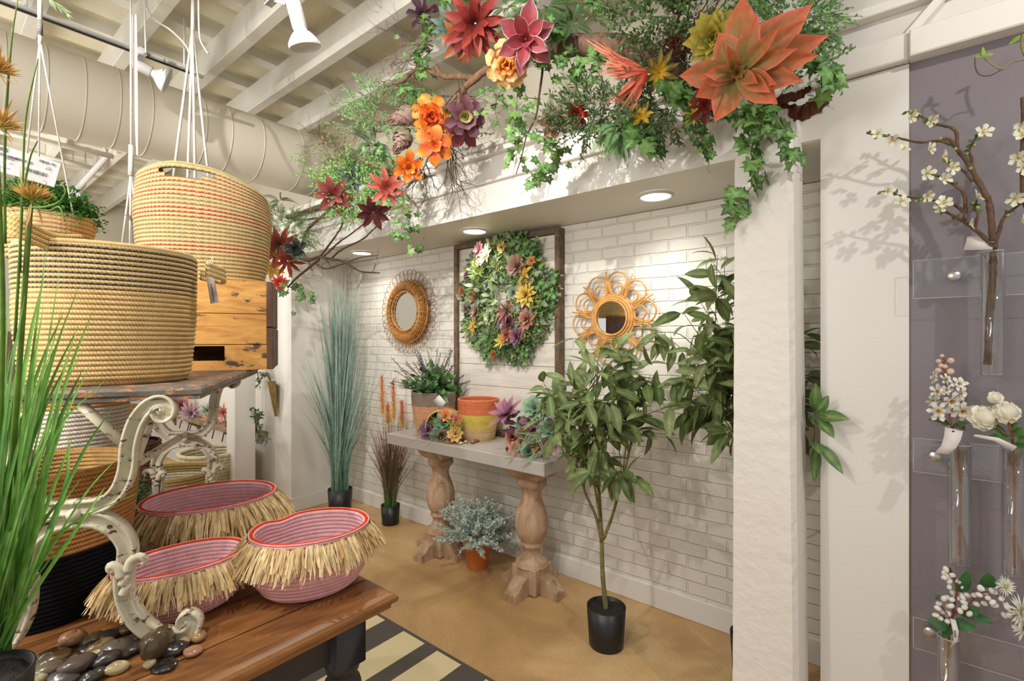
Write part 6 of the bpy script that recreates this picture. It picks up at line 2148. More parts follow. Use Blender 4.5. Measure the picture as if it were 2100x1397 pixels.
# ================================================================ RIGHT WALL: ACRYLIC RAILS, TEST TUBE VASES AND STEMS
for i, (z0, z1, lb) in enumerate(((1.581, 1.70, 'uppermost clear acrylic rail on the grey wall'), (1.04, 1.145, 'middle clear acrylic rail on the grey wall'), (.487, .583, 'lowest clear acrylic rail on the grey wall'))):
    t = thing('acrylic_rail', lb, 'rail', (.4, 1.99, z0), 'clear acrylic rails')
    mb = MB(); box(mb, .006, 1.3, 1.988, 1.994, z0, z1, bev=.0008); mb.build('rail_plate', GLASS, t, smooth=False)
    for ez in (z0, z1):
        mb = MB(); box(mb, .006, 1.3, 1.9875, 1.9885, ez - .0008, ez + .0008); mb.build('polished_edge', EDGE, t, smooth=False)
    mb = MB(); box(mb, .0055, .007, 1.9875, 1.9885, z0, z1); mb.build('polished_edge', EDGE, t, smooth=False)
    for (kx, kz) in ((((.101, 1.644), (.058, 1.095), (.046, .553))[i]), (.75, (z0 + z1) / 2)):
        mb = MB()
        lathe(mb, [(0, 0), (.0145, 0), (.0155, .0015), (.0155, .009), (.0145, .0105), (.009, .0105), (.009, .07), (0, .07)], 0, 0, 28, M=Matrix.Translation((kx, 1.975, kz)) @ Matrix.Rotation(-math.pi / 2, 4, 'X'))
        mb.build('standoff_knob', STEEL, t, label='brushed steel standoff knob')


def tube_vase(x, zt, H, label, r=.026, y=1.955):
    t = thing('tube_vase', label, 'vase', (x, y, zt - H), 'clear tube vases')
    mb = MB()
    pr = [(0, zt - H), (r * .9, zt - H), (r, zt - H + .004), (r, zt), (r - .0025, zt), (r - .0025, zt - H + .012), (0, zt - H + .012)]
    lathe(mb, pr, x, y, 32); mb.build('glass_tube', GLASST, t)
    mb = MB(); tube(mb, [V((x + (r - .001) * math.cos(6.283 * k / 32), y + (r - .001) * math.sin(6.283 * k / 32), zt)) for k in range(32)], .0016, 5, close=True); mb.build('tube_lip', EDGE, t)
    mb = MB(); lathe(mb, [(r * .2, zt - H + .003), (r * .96, zt - H + .003), (r, zt - H + .006), (r * .96, zt - H + .009), (r * .2, zt - H + .009)], x, y, 32); mb.build('tube_foot', GLASST, t)
    mb = MB(); box(mb, x - .012, x + .012, y + r - .002, 1.987, zt - .055, zt - .02); mb.build('mount_clip', GLASS, t, smooth=False)
    return t


tube_vase(.182, 1.704, .356, 'clear tube vase on the top rail holding the blossom branch')
tube_vase(.112, 1.143, .354, 'clear tube vase on the middle rail holding the white stock')
tube_vase(.225, 1.148, .358, 'clear tube vase at the picture edge holding white peonies')
tube_vase(.087, .567, .35, 'clear tube vase on the lowest rail holding the white berries')


def Q(px_, py_, y=1.93): return PY(px_, py_, y)


WPET, WP2 = S(240, 238, 222), S(226, 226, 186)
def blossom(mb, p, rg, R_=.022, ax=None, cen=S(222, 170, 60), n=5):
    ax = ax or (-FW + rnd_dir(rg) * .7)
    rosette(mb, p, ax, R_, [(n, 1, .85, 30, WP2, WPET, None, .3), (3, .5, .3, 65, cen, S(236, 210, 120), None, 0)], 'spoon', rg, xs=(-1, 0, 1), k=4)


def branch_b(name, label, limbs, seed, fl_pts, leafn=70, r=.006):
    rg = random.Random(seed)
    t = thing(name, label, 'flowering branch', tuple(Q(*limbs[0][0][0])))
    Ps = []
    for (pts, a, b_) in limbs:
        mb = MB(); P = spl([Q(*q) for q in pts], 6); Ps.append(P)
        tube(mb, P, lambda u, a=a, b_=b_: (a * (1 - u) + b_ * u) * (1 + .1 * math.sin(u * 50)), 8, S(104, 78, 60), S(96, 74, 52), lump=.12, rg=rg)
        mb.build('woody_stem', BARK, t)
    lf = MB()
    for i in range(leafn):
        P = rg.choice(Ps[1:]); j = rg.randint(len(P) // 2, len(P) - 1)
        leaf(lf, P[j], rnd_dir(rg) + V((-.2, 0, .3)), -FW + rnd_dir(rg), rg.uniform(.012, .02), .009, jit(rg, S(84, 122, 62), .2), jit(rg, S(112, 150, 80), .2), k=3, shape='ovate')
        if i % 3 == 0: ball(lf, P[j] + rnd_dir(rg) * .008, .005, S(170, 190, 110), 6, 5)
    lf.build('small_leaves', LEAFM, t)
    for (a, b_) in fl_pts:
        mb = MB(); blossom(mb, Q(a, b_, 1.915), rg, .024 * rg.uniform(.85, 1.1)); mb.build('blossom', PETAL, t)
    return t


limbs = [([(2025, 748, 1.955), (2030, 640, 1.955), (2036, 560, 1.955), (2037, 500)], .0092, .007),
         ([(2037, 500), (2031, 430), (2024, 405), (2005, 370), (1985, 335), (1962, 305), (1945, 285), (1920, 290)], .0085, .0045),
         ([(1962, 305), (1962, 275), (1950, 262), (1925, 256), (1905, 247), (1880, 235), (1862, 228)], .005, .002),
         ([(1950, 296), (1925, 289), (1885, 292), (1840, 283), (1800, 278), (1782, 275)], .0045, .0018),
         ([(1995, 345), (1993, 325), (1988, 310), (1998, 288), (2008, 272)], .004, .002),
         ([(2037, 505), (2010, 480), (1985, 460), (1960, 445), (1940, 435), (1925, 430)], .006, .003),
         ([(2000, 470), (2003, 450), (2005, 440), (1998, 425), (2004, 410)], .004, .002),
         ([(1978, 452), (1980, 425), (1975, 395), (1950, 375), (1925, 362), (1905, 355)], .0055, .002),
         ([(1975, 435), (1965, 425), (1945, 415), (1905, 410), (1870, 405), (1830, 398), (1808, 392)], .0045, .0018),
         ([(1995, 372), (1975, 350), (1950, 335), (1935, 325)], .004, .002),
         ([(2040, 510), (2050, 470), (2060, 445), (2090, 420), (2110, 410)], .005, .003)]
branch_b('blossom_branch', 'brown twiggy branch with small white blossoms standing in the top tube', limbs, 700,
         [(1868, 240), (1908, 247), (1800, 275), (1852, 307), (1830, 287), (1905, 305), (1932, 322), (1899, 357), (1935, 368), (1952, 345), (2016, 272), (1935, 418), (1928, 428), (1820, 392), (1848, 414), (1900, 402), (2002, 405), (1987, 460)], 90)
limbs = [([(2110, 440), (2100, 400), (2096, 330), (2099, 250), (2096, 200)], .007, .004), ([(2100, 330), (2110, 300), (2120, 280)], .004, .002)]
branch_b('blossom_branch', 'second white blossom branch cut by the right picture edge', limbs, 701, [(2080, 408), (2092, 262), (2098, 278), (2088, 325), (2098, 345), (2094, 455)], 40)
# thin curling twig with a bud
t = thing('budding_twig', 'thin curled twig with a green leaf bud near the upper right corner', 'flowering branch', tuple(Q(2060, 145)))
mb = MB(); tube(mb, spl([Q(2110, 120), Q(2070, 130), Q(2055, 142), Q(2035, 132), Q(2018, 118)], 6), .002, 5, S(150, 140, 84)); tube(mb, spl([Q(2055, 142), Q(2030, 155), Q(2008, 152), Q(2000, 135), Q(2000, 118)], 6), .0018, 5, S(110, 90, 60))
tube(mb, spl([Q(2110, 130), Q(2096, 98), Q(2098, 70)], 5), .003, 5, S(140, 130, 76))
mb.build('woody_stem', STEMM, t)
mb = MB(); rg = random.Random(5)
for (a, b_, c_, d_) in ((2015, 116, 2018, 94), (2018, 114, 2038, 110), (2095, 72, 2068, 92), (2015, 112, 2000, 116)):
    mb = MB(); p, q = Q(a, b_), Q(c_, d_); leaf(mb, p, q - p, -FW, (q - p).length, .012, S(140, 170, 60), S(150, 190, 70), k=4, shape='ovate')
    mb.build('leaf', LEAFM, t)

# white stock stem
t = thing('stock_flower', 'tall white blossom spike with orange centres and pink buds in the middle tube', 'artificial flower', tuple(Q(1960, 880)))
mb = MB(); tube(mb, spl([Q(1966, 1140, 1.955), Q(1970, 1020, 1.955), Q(1964, 910, 1.955), Q(1950, 870), Q(1942, 800), Q(1935, 740)], 6), .0032, 6, S(150, 96, 56), S(120, 80, 54)); mb.build('stem', STEMM, t)
rg = random.Random(9)
for (a, b_, r_) in ((1912, 775, 15), (1938, 779, 15), (1966, 788, 17), (1920, 803, 17), (1950, 822, 23), (1968, 808, 15), (1923, 843, 22), (1972, 842, 24), (1955, 845, 12), (1912, 822, 14), (1940, 800, 12)):
    mb = MB(); rosette(mb, Q(a, b_, 1.915 + rg.uniform(-.012, .012)), (-FW + rnd_dir(rg) * .45), r_ * 1.42 / FOC,
                       [(6, 1, .62, 15, S(240, 238, 226), S(244, 240, 230), None, .3), (5, .7, .6, 45, S(240, 236, 220), S(244, 240, 230), None, .3), (6, .35, .2, 60, S(206, 140, 40), S(226, 180, 80), None, 0)], 'spoon', rg, xs=(-1, 0, 1), k=4, wav=.04)
    mb.build('blossom', PETAL, t)
for (a, b_, r_) in ((1925, 741, 5), (1950, 740, 6.5), (1938, 752, 5), (1924, 760, 6), (1949, 762, 7), (1932, 730, 4), (1930, 750, 5)):
    mb = MB(); ball(mb, Q(a, b_), r_ * 1.42 / FOC, S(232, 200, 180), 8, 6); tube(mb, [Q(a, b_), Q(1939, b_ + 12)], .0012, 4, S(130, 80, 60)); mb.build('bud', PETAL, t)
mb = MB()
for (a, b_, c_, d_) in ((1948, 872, 1908, 858), (1952, 878, 1985, 865), (1930, 815, 1915, 822), (1960, 870, 1982, 882)):
    p, q = Q(a, b_), Q(c_, d_); leaf(mb, p, q - p, V((0, -.4, 1)), (q - p).length * 1.1, .03, S(80, 104, 62), S(110, 134, 80), k=5, shape='ovate', wav=.003, rg=rg)
mb.build('leaves', LEAFM, t)
# peonies
t = thing('peony_stem', 'cream white peony blooms with a pink bud at the right edge', 'artificial flower', tuple(Q(2060, 870)))
mb = MB(); tube(mb, spl([Q(2080, 1165, 1.955), Q(2080, 1020, 1.955), Q(2078, 920, 1.955), Q(2072, 880), Q(2066, 850)], 6), .0032, 6, S(150, 84, 50)); tube(mb, spl([Q(2078, 905, 1.95), Q(2055, 885), Q(2035, 870), Q(2010, 855)], 5), .0025, 5, S(130, 96, 64)); mb.build('stem', STEMM, t)
for (a, b_, r_, sq) in ((2015, 857, 29, 1), (2063, 846, 26, 1), (2038, 817, 15, 0)):
    mb = MB()
    L_ = [(8, 1, .95, 5 + 60 * (not sq), S(240, 232, 206), S(242, 236, 216), None, 1.0), (8, .95, .9, 35, S(240, 232, 206), S(242, 238, 222), None, 1.1), (7, .85, .8, 60, S(240, 232, 200), S(242, 238, 220), None, 1.1), (6, .7, .6, 78, S(240, 230, 190), S(242, 236, 210), None, .9)]
    rosette(mb, Q(a, b_, 1.93), (-FW + V((0, 0, .35))), r_ * 1.4 / FOC, L_, 'spoon', rg, k=6, wav=.05)
    ball(mb, Q(a, b_, 1.925), r_ * 1.4 / FOC * .7, S(238, 230, 206), 12, 8)
    mb.build('peony_bloom' if sq else 'peony_bud', PETAL, t)
mb = MB()
for (a, b_, c_, d_) in ((2060, 900, 2035, 868), (2078, 895, 2100, 880), (2078, 900, 2030, 895), (2085, 905, 2120, 900), (2070, 880, 2085, 868), (2078, 912, 2110, 920)):
    p, q = Q(a, b_, 1.935), Q(c_, d_, 1.93); leaf(mb, p, q - p, V((0, -.5, 1)), (q - p).length * 1.2, .036, S(84, 124, 66), S(112, 150, 84), k=5, shape='ovate')
mb.build('leaves', LEAFM, t)
# berries
t = thing('berry_branch', 'branching stem of white berries with red tips and dark green leaves in the lowest tube', 'artificial flower', tuple(Q(1950, 1280)))
mb = MB(); tube(mb, spl([Q(1942, 1400, 1.955), Q(1945, 1330, 1.955), Q(1948, 1290, 1.95), Q(1957, 1240), Q(1962, 1205), Q(1948, 1165)], 6), .0032, 6, S(120, 92, 50), S(120, 52, 36))
st = [spl([Q(1952, 1265), Q(1985, 1240), Q(2015, 1215), Q(2045, 1222), Q(2075, 1250), Q(2092, 1275)], 6), spl([Q(1950, 1270), Q(1935, 1250), Q(1925, 1230)], 5), spl([Q(1957, 1240), Q(1962, 1205), Q(1942, 1163)], 6), spl([Q(1952, 1265), Q(1970, 1245), Q(1990, 1250)], 5)]
for P in st: tube(mb, P, .0018, 5, S(130, 54, 36))
mb.build('stem', STEMM, t)
bp = [(1940, 1168), (1937, 1176), (1943, 1184), (1953, 1180), (1936, 1185), (1965, 1193), (1947, 1192), (1948, 1204), (1970, 1204), (1954, 1215), (1970, 1218), (1984, 1221), (1974, 1226), (1936, 1228), (1943, 1226), (1952, 1230), (1926, 1238), (1923, 1248), (1945, 1244), (1950, 1243), (1977, 1236), (1998, 1221), (2008, 1220),
      (2013, 1207), (2020, 1215), (2010, 1206), (2026, 1227), (2002, 1239), (1969, 1253), (1978, 1246), (1935, 1255), (1946, 1260), (1919, 1262), (1988, 1259), (2036, 1236), (2040, 1242), (2019, 1238), (2064, 1240), (2054, 1228), (2040, 1214), (2060, 1262), (2070, 1262), (2088, 1274), (2083, 1288), (1928, 1268), (1943, 1275), (2066, 1246), (1962, 1226), (2040, 1205), (2034, 1212)]
for (a, b_) in bp:
    p = Q(a, b_, 1.925 + rg.uniform(-.015, .02)); M = rnd_dir(rg).to_track_quat('Z', 'Y').to_matrix()
    mb = MB(); ball(mb, p, .0085, S(236, 232, 224), 8, 7, sc=(.85, .85, 1.1), M=M, cf=lambda v: S(150, 40, 30) if v < .1 else S(238, 234, 226)); mb.build('berry', PETAL, t)
mb = MB()
for (a, b_, c_, d_, w_) in ((1945, 1282, 1908, 1272, .045), (1945, 1285, 1938, 1308, .03), (1955, 1278, 1998, 1288, .035), (1968, 1215, 1985, 1178, .038), (2020, 1205, 2030, 1180, .045), (1990, 1262, 2034, 1275, .025), (1925, 1228, 1918, 1222, .02), (1970, 1260, 2005, 1252, .04)):
    p, q = Q(a, b_), Q(c_, d_); leaf(mb, p, q - p, -FW + V((0, 0, .5)), (q - p).length * 1.15, w_, S(48, 92, 52), S(72, 122, 60), k=6, shape='ovate')
mb.build('leaves', LEAFM, t)
# chrysanthemums
t = thing('chrysanthemum_stem', 'shaggy white chrysanthemum heads at the lower right edge', 'artificial flower', tuple(Q(2090, 1260)))
for (a, b_, r_) in ((2060, 1202, 20), (2095, 1255, 34), (2100, 1290, 26)):
    mb = MB(); rosette(mb, Q(a, b_, 1.92), (-FW + V((0, 0, .3))), r_ * 1.4 / FOC, [(22, 1, .14, 10, S(240, 240, 220), S(244, 242, 232), None, .2), (20, .85, .14, 30, S(240, 240, 214), S(244, 242, 232), None, -.2), (16, .65, .14, 55, S(236, 230, 170), S(244, 240, 220), None, -.2), (10, .45, .14, 75, S(226, 214, 130), S(240, 236, 200), None, -.2)], 'blade', rg, xs=(-1, 0, 1), k=4)
    mb.build('flower_head', PETAL, t)
mb = MB(); tube(mb, spl([Q(2062, 1210), Q(2078, 1232), Q(2100, 1300), Q(2110, 1400)], 5), .002, 5, S(90, 130, 70)); mb.build('stem', STEMM, t)


# tags on this wall
def curl_tag(label, pts, string=None, hole=True):
    t = thing('price_tag', label, 'tag', tuple(pts[0][0]))
    mb = MB(); vs = []
    for a, b_ in pts: vs += [a, b_]
    mb.add(vs, [(2 * i, 2 * i + 1, 2 * i + 3, 2 * i + 2) for i in range(len(pts) - 1)])
    o = mb.build('tag_card', TAGM, t); o.modifiers.new('t', 'SOLIDIFY').thickness = .0006
    if string:
        mb = MB(); tube(mb, string, .0005, 4, (.8, .8, .8)); mb.build('tag_string', STEMM, t)
    return t


curl_tag('white card tag tied behind the blossom branch above the top tube', [(Q(1984, 485, 1.94), Q(2031, 484, 1.93)), (Q(1976, 513, 1.935), Q(2036, 512, 1.925))], [Q(2028, 496, 1.925), Q(2040, 497, 1.92)])
tg = curl_tag('curled white tag hanging from the white stock stem', [(Q(1938, 876, 1.915), Q(1975, 885, 1.91)), (Q(1936, 895, 1.905), Q(1971, 901, 1.90)), (Q(1930, 915, 1.90), Q(1962, 918, 1.895)), (Q(1916, 929, 1.905), Q(1945, 932, 1.90))])
mb = MB(); lathe(mb, [(0, 0), (.003, 0)], 0, 0, 12, M=Matrix.Translation(Q(1955, 885, 1.908)) @ Matrix.Rotation(math.pi / 2, 4, 'X')); mb.build('punched_hole', INK, tg)
curl_tag('narrow beige tag folded beside the peony stem', [(Q(1995, 895, 1.90), Q(2000, 891, 1.90)), (Q(2040, 905, 1.895), Q(2048, 898, 1.895)), (Q(2076, 926, 1.90), Q(2086, 916, 1.90))])
tg = curl_tag('curled white tag with a barcode on the berry stem', [(Q(1948, 1268, 1.92), Q(1960, 1272, 1.92)), (Q(1954, 1295, 1.905), Q(1966, 1295, 1.905)), (Q(1956, 1312, 1.905), Q(1964, 1315, 1.905)), (Q(1948, 1328, 1.915), Q(1950, 1329, 1.915))])
barcode(Q(1955, 1293, 1.902), (Q(1957, 1310, 1.902) - Q(1955, 1293, 1.902)), (Q(1962, 1300, 1.90) - Q(1956, 1300, 1.90)), .02, .006, tg, 4)
# ================================================================ FOREGROUND GRASS, HANGING PLANTERS, LEFT SHELF
gb = EYE + FW * .80 + RT * (-.88); gb.z = TZ
t = thing('potted_grass', 'tall bright green reed grass with orange thistle heads in the left foreground', 'plant', (gb.x, gb.y, TZ))
black_pot(t, gb.x, gb.y, TZ, .075, .15)
GRA, GRB = S(58, 128, 30), S(120, 182, 56)
mb = MB(); rg = random.Random(900)
def fb(px0, py0, d0, pts, w, c0, c1):
    """arching blade through photo points at given depths"""
    P = spl([PD(*p) for p in [(px0, py0, d0)] + pts], 6)
    vs = []; cs = []; n = len(P) - 1
    sd = (RT * rg.uniform(.6, 1) + FW * rg.uniform(-.5, .5)).normalized()
    for i, p in enumerate(P):
        u = i / n; ww = w * .5 * (.75 + .25 * math.sin(math.pi * min(1, u * 1.2))) * (1 - u ** 5) + .0003
        up_ = V((0, 0, 1)).cross(sd).normalized() * ww * .5
        vs += [p - sd * ww, p + up_, p + sd * ww]; c_ = mixc(c0, c1, u)
        cs += [mixc(c_, (0, 0, 0), .12), mixc(c_, (1, 1, .6), .12), c_]
    mb.add(vs, [(3 * i + j, 3 * i + j + 1, 3 * i + j + 4, 3 * i + j + 3) for i in range(n) for j in (0, 1)], cs)
bl = [([(60, 1150, .78), (110, 900, .76), (215, 780, .76)], 1), ([(50, 1200, .78), (140, 1080, .74), (288, 1010, .72)], 1), ([(70, 1180, .78), (170, 1020, .76), (235, 945, .78)], 1),
      ([(30, 1000, .8), (60, 780, .8), (96, 505, .82)], 1), ([(35, 1050, .8), (75, 850, .8), (125, 540, .82)], 1), ([(40, 1000, .8), (85, 800, .8), (130, 620, .82)], 1),
      ([(55, 1150, .76), (110, 1000, .76), (148, 900, .76)], 1), ([(45, 1100, .78), (90, 900, .78), (160, 665, .8)], 1), ([(40, 1200, .76), (85, 1050, .74), (105, 880, .74)], 1),
      ([(20, 1000, .8), (40, 700, .8), (64, 460, .82)], 1), ([(60, 1200, .75), (130, 1010, .73), (142, 900, .74)], 1), ([(60, 1230, .75), (160, 1080, .7), (215, 1000, .7)], 1)]
for pts, k in bl:
    fb(-25 + rg.uniform(-20, 35), 1330, .82, pts, rg.uniform(.006, .009), jit(rg, GRA, .2), jit(rg, GRB, .2))
for i in range(105):
    bx_ = rg.uniform(-70, 22); le = rg.uniform(-160, 240) * (1 if rg.random() < .6 else .45)
    top = rg.uniform(560, 1080); x1 = bx_ + le * .8 + 30
    d_ = rg.uniform(.72, .92)
    fb(bx_, 1335, .84, [(bx_ + (x1 - bx_) * .35, 1335 + (top - 1335) * .45, d_), (bx_ + (x1 - bx_) * .7, 1335 + (top - 1335) * .8, d_), (x1, top, d_)], rg.uniform(.004, .010), jit(rg, GRA, .25), jit(rg, mixc(GRA, GRB, rg.random()), .2))
mb.build('grass_blades', LEAFM, t, kind='stuff')
stems = [([(-10, 1320, .82), (20, 1000, .8), (36, 800, .78), (50, 600, .76), (62, 425, .74)], .0042, (65, 412)), ([(-15, 1320, .82), (0, 900, .8), (5, 600, .78), (-8, 290, .74)], .004, (-2, 262)),
         ([(-20, 1320, .82), (-10, 800, .8), (-20, 400, .76), (-12, 130, .74)], .004, (-10, 148))]
for i, (pts, r, hd) in enumerate(stems):
    sm = MB(); tube(sm, spl([PD(*p) for p in pts], 6), (r, r * .8), 8, S(96, 146, 48), S(122, 150, 60)); sm.build('flower_stem', LEAFM, t)
    hm = MB(); p = PD(hd[0], hd[1], .74)
    a_ = V((.1, 0, 1)).normalized() if i == 0 else (RT * .5 + V((0, 0, .7))).normalized()
    for k in range(260):
        d = (a_ + rnd_dir(rg) * .85).normalized()
        leaf(hm, p, d, rnd_dir(rg), rg.uniform(.016, .034), .0022, jit(rg, S(186, 196, 92), .15), jit(rg, rg.choice((S(236, 160, 104), S(232, 196, 110))), .12), k=3, gp=.9, bend=rg.uniform(-.4, .6))
    for k in range(16):
        d = (RT * rg.uniform(-1, 1) + V((0, 0, rg.uniform(-.6, .4))) - FW * .2).normalized()
        leaf(hm, p, d, V((0, 0, 1)), rg.uniform(.03, .06), .003, S(170, 176, 80), S(206, 130, 100), k=6, bend=rg.uniform(-1.2, 1.2))
    hm.build('thistle_head', PETAL, t)
for pts in ([(30, 700, .76), (44, 450, .74), (52, 250, .73), (78, 120, .73)], [(40, 560, .75), (44, 430, .74), (60, 330, .73), (77, 288, .73)], [(10, 500, .76), (10, 300, .76), (22, 100, .75), (36, 0, .75)],
            [(64, 425, .74), (90, 425, .73), (120, 415, .72), (134, 395, .72), (130, 380, .72)], [(64, 425, .74), (100, 432, .73), (122, 425, .72), (133, 455, .72)]):
    sm = MB(); tube(sm, spl([PD(*p) for p in pts], 6), (.0022, .0008), 5, S(96, 140, 44), S(130, 160, 70)); sm.build('thin_reed', LEAFM, t)
# feathery sprig at the very top
t = thing('green_sprig', 'thin green needle sprig dangling at the top left of the picture', 'artificial greenery', tuple(PD(110, 0, 1.0)))
mb = MB()
for k in range(26):
    q = PD(92 + k * 1.6, -12 + k * 1.4, 1.0)
    dia(mb, q, RT * rg.uniform(.3, 1) + V((0, 0, -rg.uniform(.3, 1))), -FW, .025, .0016, jit(rg, S(126, 158, 96), .2))
tube(mb, [PD(80, -30, 1.0), PD(136, 30, 1.0)], .001, 4, S(110, 130, 70))
mb.build('needles', LEAFM, t)

# price tag
t = thing('price_tag', 'large white price tag with barcode reading thistle grass pot, above the thistle head', 'tag', tuple(PD(60, 330, .80)))
c00, c10, c01, c11 = PD(-30, 288, .79), PD(125, 335, .80), PD(-30, 343, .79), PD(111, 384, .80)
mb = MB(); mb.add([c01, c11, c10, c00], [(0, 1, 2, 3)]); o = mb.build('tag_card', TAGM, t, smooth=False)
o.modifiers.new('t', 'SOLIDIFY').thickness = .0006
xd = (c10 - c00).normalized(); up = (c00 - c01); up = (up - xd * up.dot(xd)).normalized(); nn = xd.cross(up)
if nn.dot(FW) > 0: nn = -nn
def tp2(px_, py_, off=.0012):
    r = ray(px_, py_); k = (c00 - EYE).dot(nn) / r.dot(nn); return EYE + r * k + nn * off
for s_, a, b_, sz in (('34955', -12, 305, .0088), ('THISTLE GRASS POT RD', -14, 314, .0058), ('GREEN/ORANGE', 8, 320, .0034), ('ARTIFICIAL', 8, 325, .0034), ('$40.43 / PC', 81, 332, .0055), ('1 / 28', 0, 333, .0034), ('1 SET', 17, 336, .0034), ('28 / 11.36  1M', -6, 341, .0034), ('1133850', 96, 344, .0022), ('100687300', 93, 347, .0022), ('1133', 48, 357, .0026), ('4 PC', 90, 372, .0026)):
    text('printed_text', s_, tp2(a, b_), xd, up, sz, INK, t, bold=.0001 if sz > .005 else 0)
q = tp2(50, 350)
barcode(q, xd, up, (tp2(96, 364) - q).length, .0058, t, 9)

# hanging planter (jute)
hp = PD(95, 452, 1.78)
t = thing('hanging_planter', 'hanging braided jute basket planter on three white cords, upper left', 'planter', tuple(hp))
RR = .135
ztop = PD(95, 440, 1.78).z
mb = MB(); coil(V((hp.x, hp.y, 0)), ztop - .16, ztop, lambda u: RR * (.75 + .25 * math.sin(u * 1.57)), .014, .0078, S(208, 176, 126), rg, mb, .14)
mb.build('braided_basket', m_rope('braided_jute', 75), t)
mb = MB(); lathe(mb, [(0, ztop - .158), (RR * .74, ztop - .155), (RR * .97, ztop - .02)], hp.x, hp.y, 32, S(150, 112, 66)); mb.build('lining', STRAW, t)
kn = PD(82, 84, 1.78)
for (a, b_) in ((40, 440), (78, 430), (150, 440)):
    mb = MB(); e = PD(a, b_, 1.74); tube(mb, spl([kn, kn.lerp(e, .5), e], 4), .0028, 6, S(202, 198, 190)); mb.build('cord', CORD, t)
mb = MB(); tube(mb, [PD(82, -40, 1.78), PD(82, 44, 1.78)], .007, 8, S(206, 196, 180)); mb.build('braided_cord', CORD, t)
mb = MB(); tube(mb, [PD(82, 42, 1.78), PD(82, 72, 1.78)], .008, 8, S(108, 104, 100)); mb.build('grey_binding', CORD, t, label='grey thread binding')
mb = MB(); tube(mb, [PD(82, 72, 1.78), PD(82, 92, 1.78)], .006, 8, S(206, 186, 160)); mb.build('knot', CORD, t)
mb = MB(); st = MB()
for i in range(480):
    a = rg.uniform(0, 6.283); el = rg.uniform(-.25, 1.4)
    d = V((math.cos(a) * math.cos(el), math.sin(a) * math.cos(el), math.sin(el)))
    p = V((hp.x, hp.y, ztop - .01)); e = p + V((d.x * .17, d.y * .17, d.z * .125)) * rg.uniform(.55, 1.05)
    tube(st, [p + d * .05, e], .0008, 3, S(60, 90, 40), caps=False)
    for k in range(12):
        q = e - d * .05 * rg.random() + rnd_dir(rg) * .012
        leaf(mb, q, d + rnd_dir(rg), V((0, 0, 1)) + rnd_dir(rg) * .5, .015, .012, jit(rg, S(84, 148, 62), .25), k=2, shape='round')
st.build('thin_stems', STEMM, t); mb.build('boxwood_leaves', LEAFM, t)


def hanger(label, top, wrap0, wrap1, ends, d, r, rr=.0045):
    t = thing('rope_plant_hanger', label, 'plant hanger', tuple(PD(*wrap0, d)))
    mb = MB(); tube(mb, [PD(*top, d), PD(*wrap0, d)], rr, 6, S(204, 202, 195)); mb.build('top_cord', CORD, t)
    mb = MB(); tube(mb, [PD(*wrap0, d), PD(*wrap1, d)], r, 10, S(200, 198, 190)); mb.build('wrapped_knot', CORD, t)
    zb = None
    for (a, b_, dd_) in ends:
        mb = MB(); e = PD(a, b_, dd_); p = PD(*wrap1, d)
        tube(mb, [p, p.lerp(e, .5), e], rr, 7, S(204, 202, 195)); mb.build('cord', CORD, t)
    return t


h2 = hanger('white cotton rope plant hanger with a wrapped knot hanging behind the large basket', (268, -60), (269, 298), (268, 360), [(243, 560, 2.35), (266, 560, 2.3), (272, 560, 2.45), (300, 560, 2.35)], 2.4, .011)
mb = MB(); pts = [PD(275, 30, 2.42), PD(277, 130, 2.42), PD(281, 318, 2.42)]
mb.add([pts[0] - RT * .012, pts[0] + RT * .012, pts[1] + RT * .012, pts[1] - RT * .012, pts[2] + RT * .004, pts[2] - RT * .004], [(0, 1, 2, 3), (3, 2, 4, 5)]); mb.build('ribbon', CREAM, h2)
mb = MB(); q = PD(272, 590, 2.37); lathe(mb, [(0, q.z - .1), (.07, q.z - .1), (.09, q.z + .02), (.1, q.z + .06), (.09, q.z + .06), (.08, q.z), (0, q.z)], q.x, q.y, 28); mb.build('planter_pot', LAMPW, h2)
mb = MB(); st = PD(285, 480, 2.3)
for i in range(12):
    d = (RT * rg.uniform(-.6, 1.2) + V((0, 0, rg.uniform(.4, 1.2)))).normalized(); e = st + d * rg.uniform(.06, .14)
    tube(mb, [st, e], .001, 3, S(80, 62, 46))
    for k in range(9): dia(mb, st.lerp(e, .4 + k / 15), d + rnd_dir(rg) * .8, -FW, .03, .004, jit(rg, S(104, 82, 62), .25))
mb.build('dark_foliage', STEMM, label='dark brown feathery foliage sprig behind the large basket', cat='artificial greenery', origin=tuple(st))
h3 = hanger('white cotton rope plant hanger gathered high up, hanging behind the tall basket', (396, -60), (396, 2), (395, 62), [(340, 480, 2.55), (381, 480, 2.5), (402, 480, 2.5), (440, 480, 2.6)], 2.5, .009, .0065)
mb = MB(); q = PD(392, 500, 2.53); lathe(mb, [(0, q.z - .14), (.08, q.z - .14), (.11, q.z), (.13, q.z + .05), (.12, q.z + .05), (.1, q.z), (0, q.z - .02)], q.x, q.y, 28); mb.build('planter_pot', LAMPW, h3)
for lb, pts, r, d in (('loose twisted white rope looping between ceiling and hanger', [(300, -30), (301, 15), (320, 42), (350, 62), (380, 92), (391, 120), (401, 150)], .0048, 2.6),
                      ('straight white cord hanging down at the left of the twisted rope', [(297, -30), (297, 30), (299, 108)], .0042, 2.55),
                      ('white cord hanging right of the gathered hanger ending in a hook', [(407, -30), (408, 50), (411, 82), (420, 100), (427, 110)], .0045, 2.5)):
    mb = MB(); tube(mb, spl([PD(a, b_, d) for a, b_ in pts], 6), r, 7, S(204, 202, 196)); mb.build('twisted_rope', CORD, label=lb, cat='cord', origin=tuple(PD(*pts[0], d)))

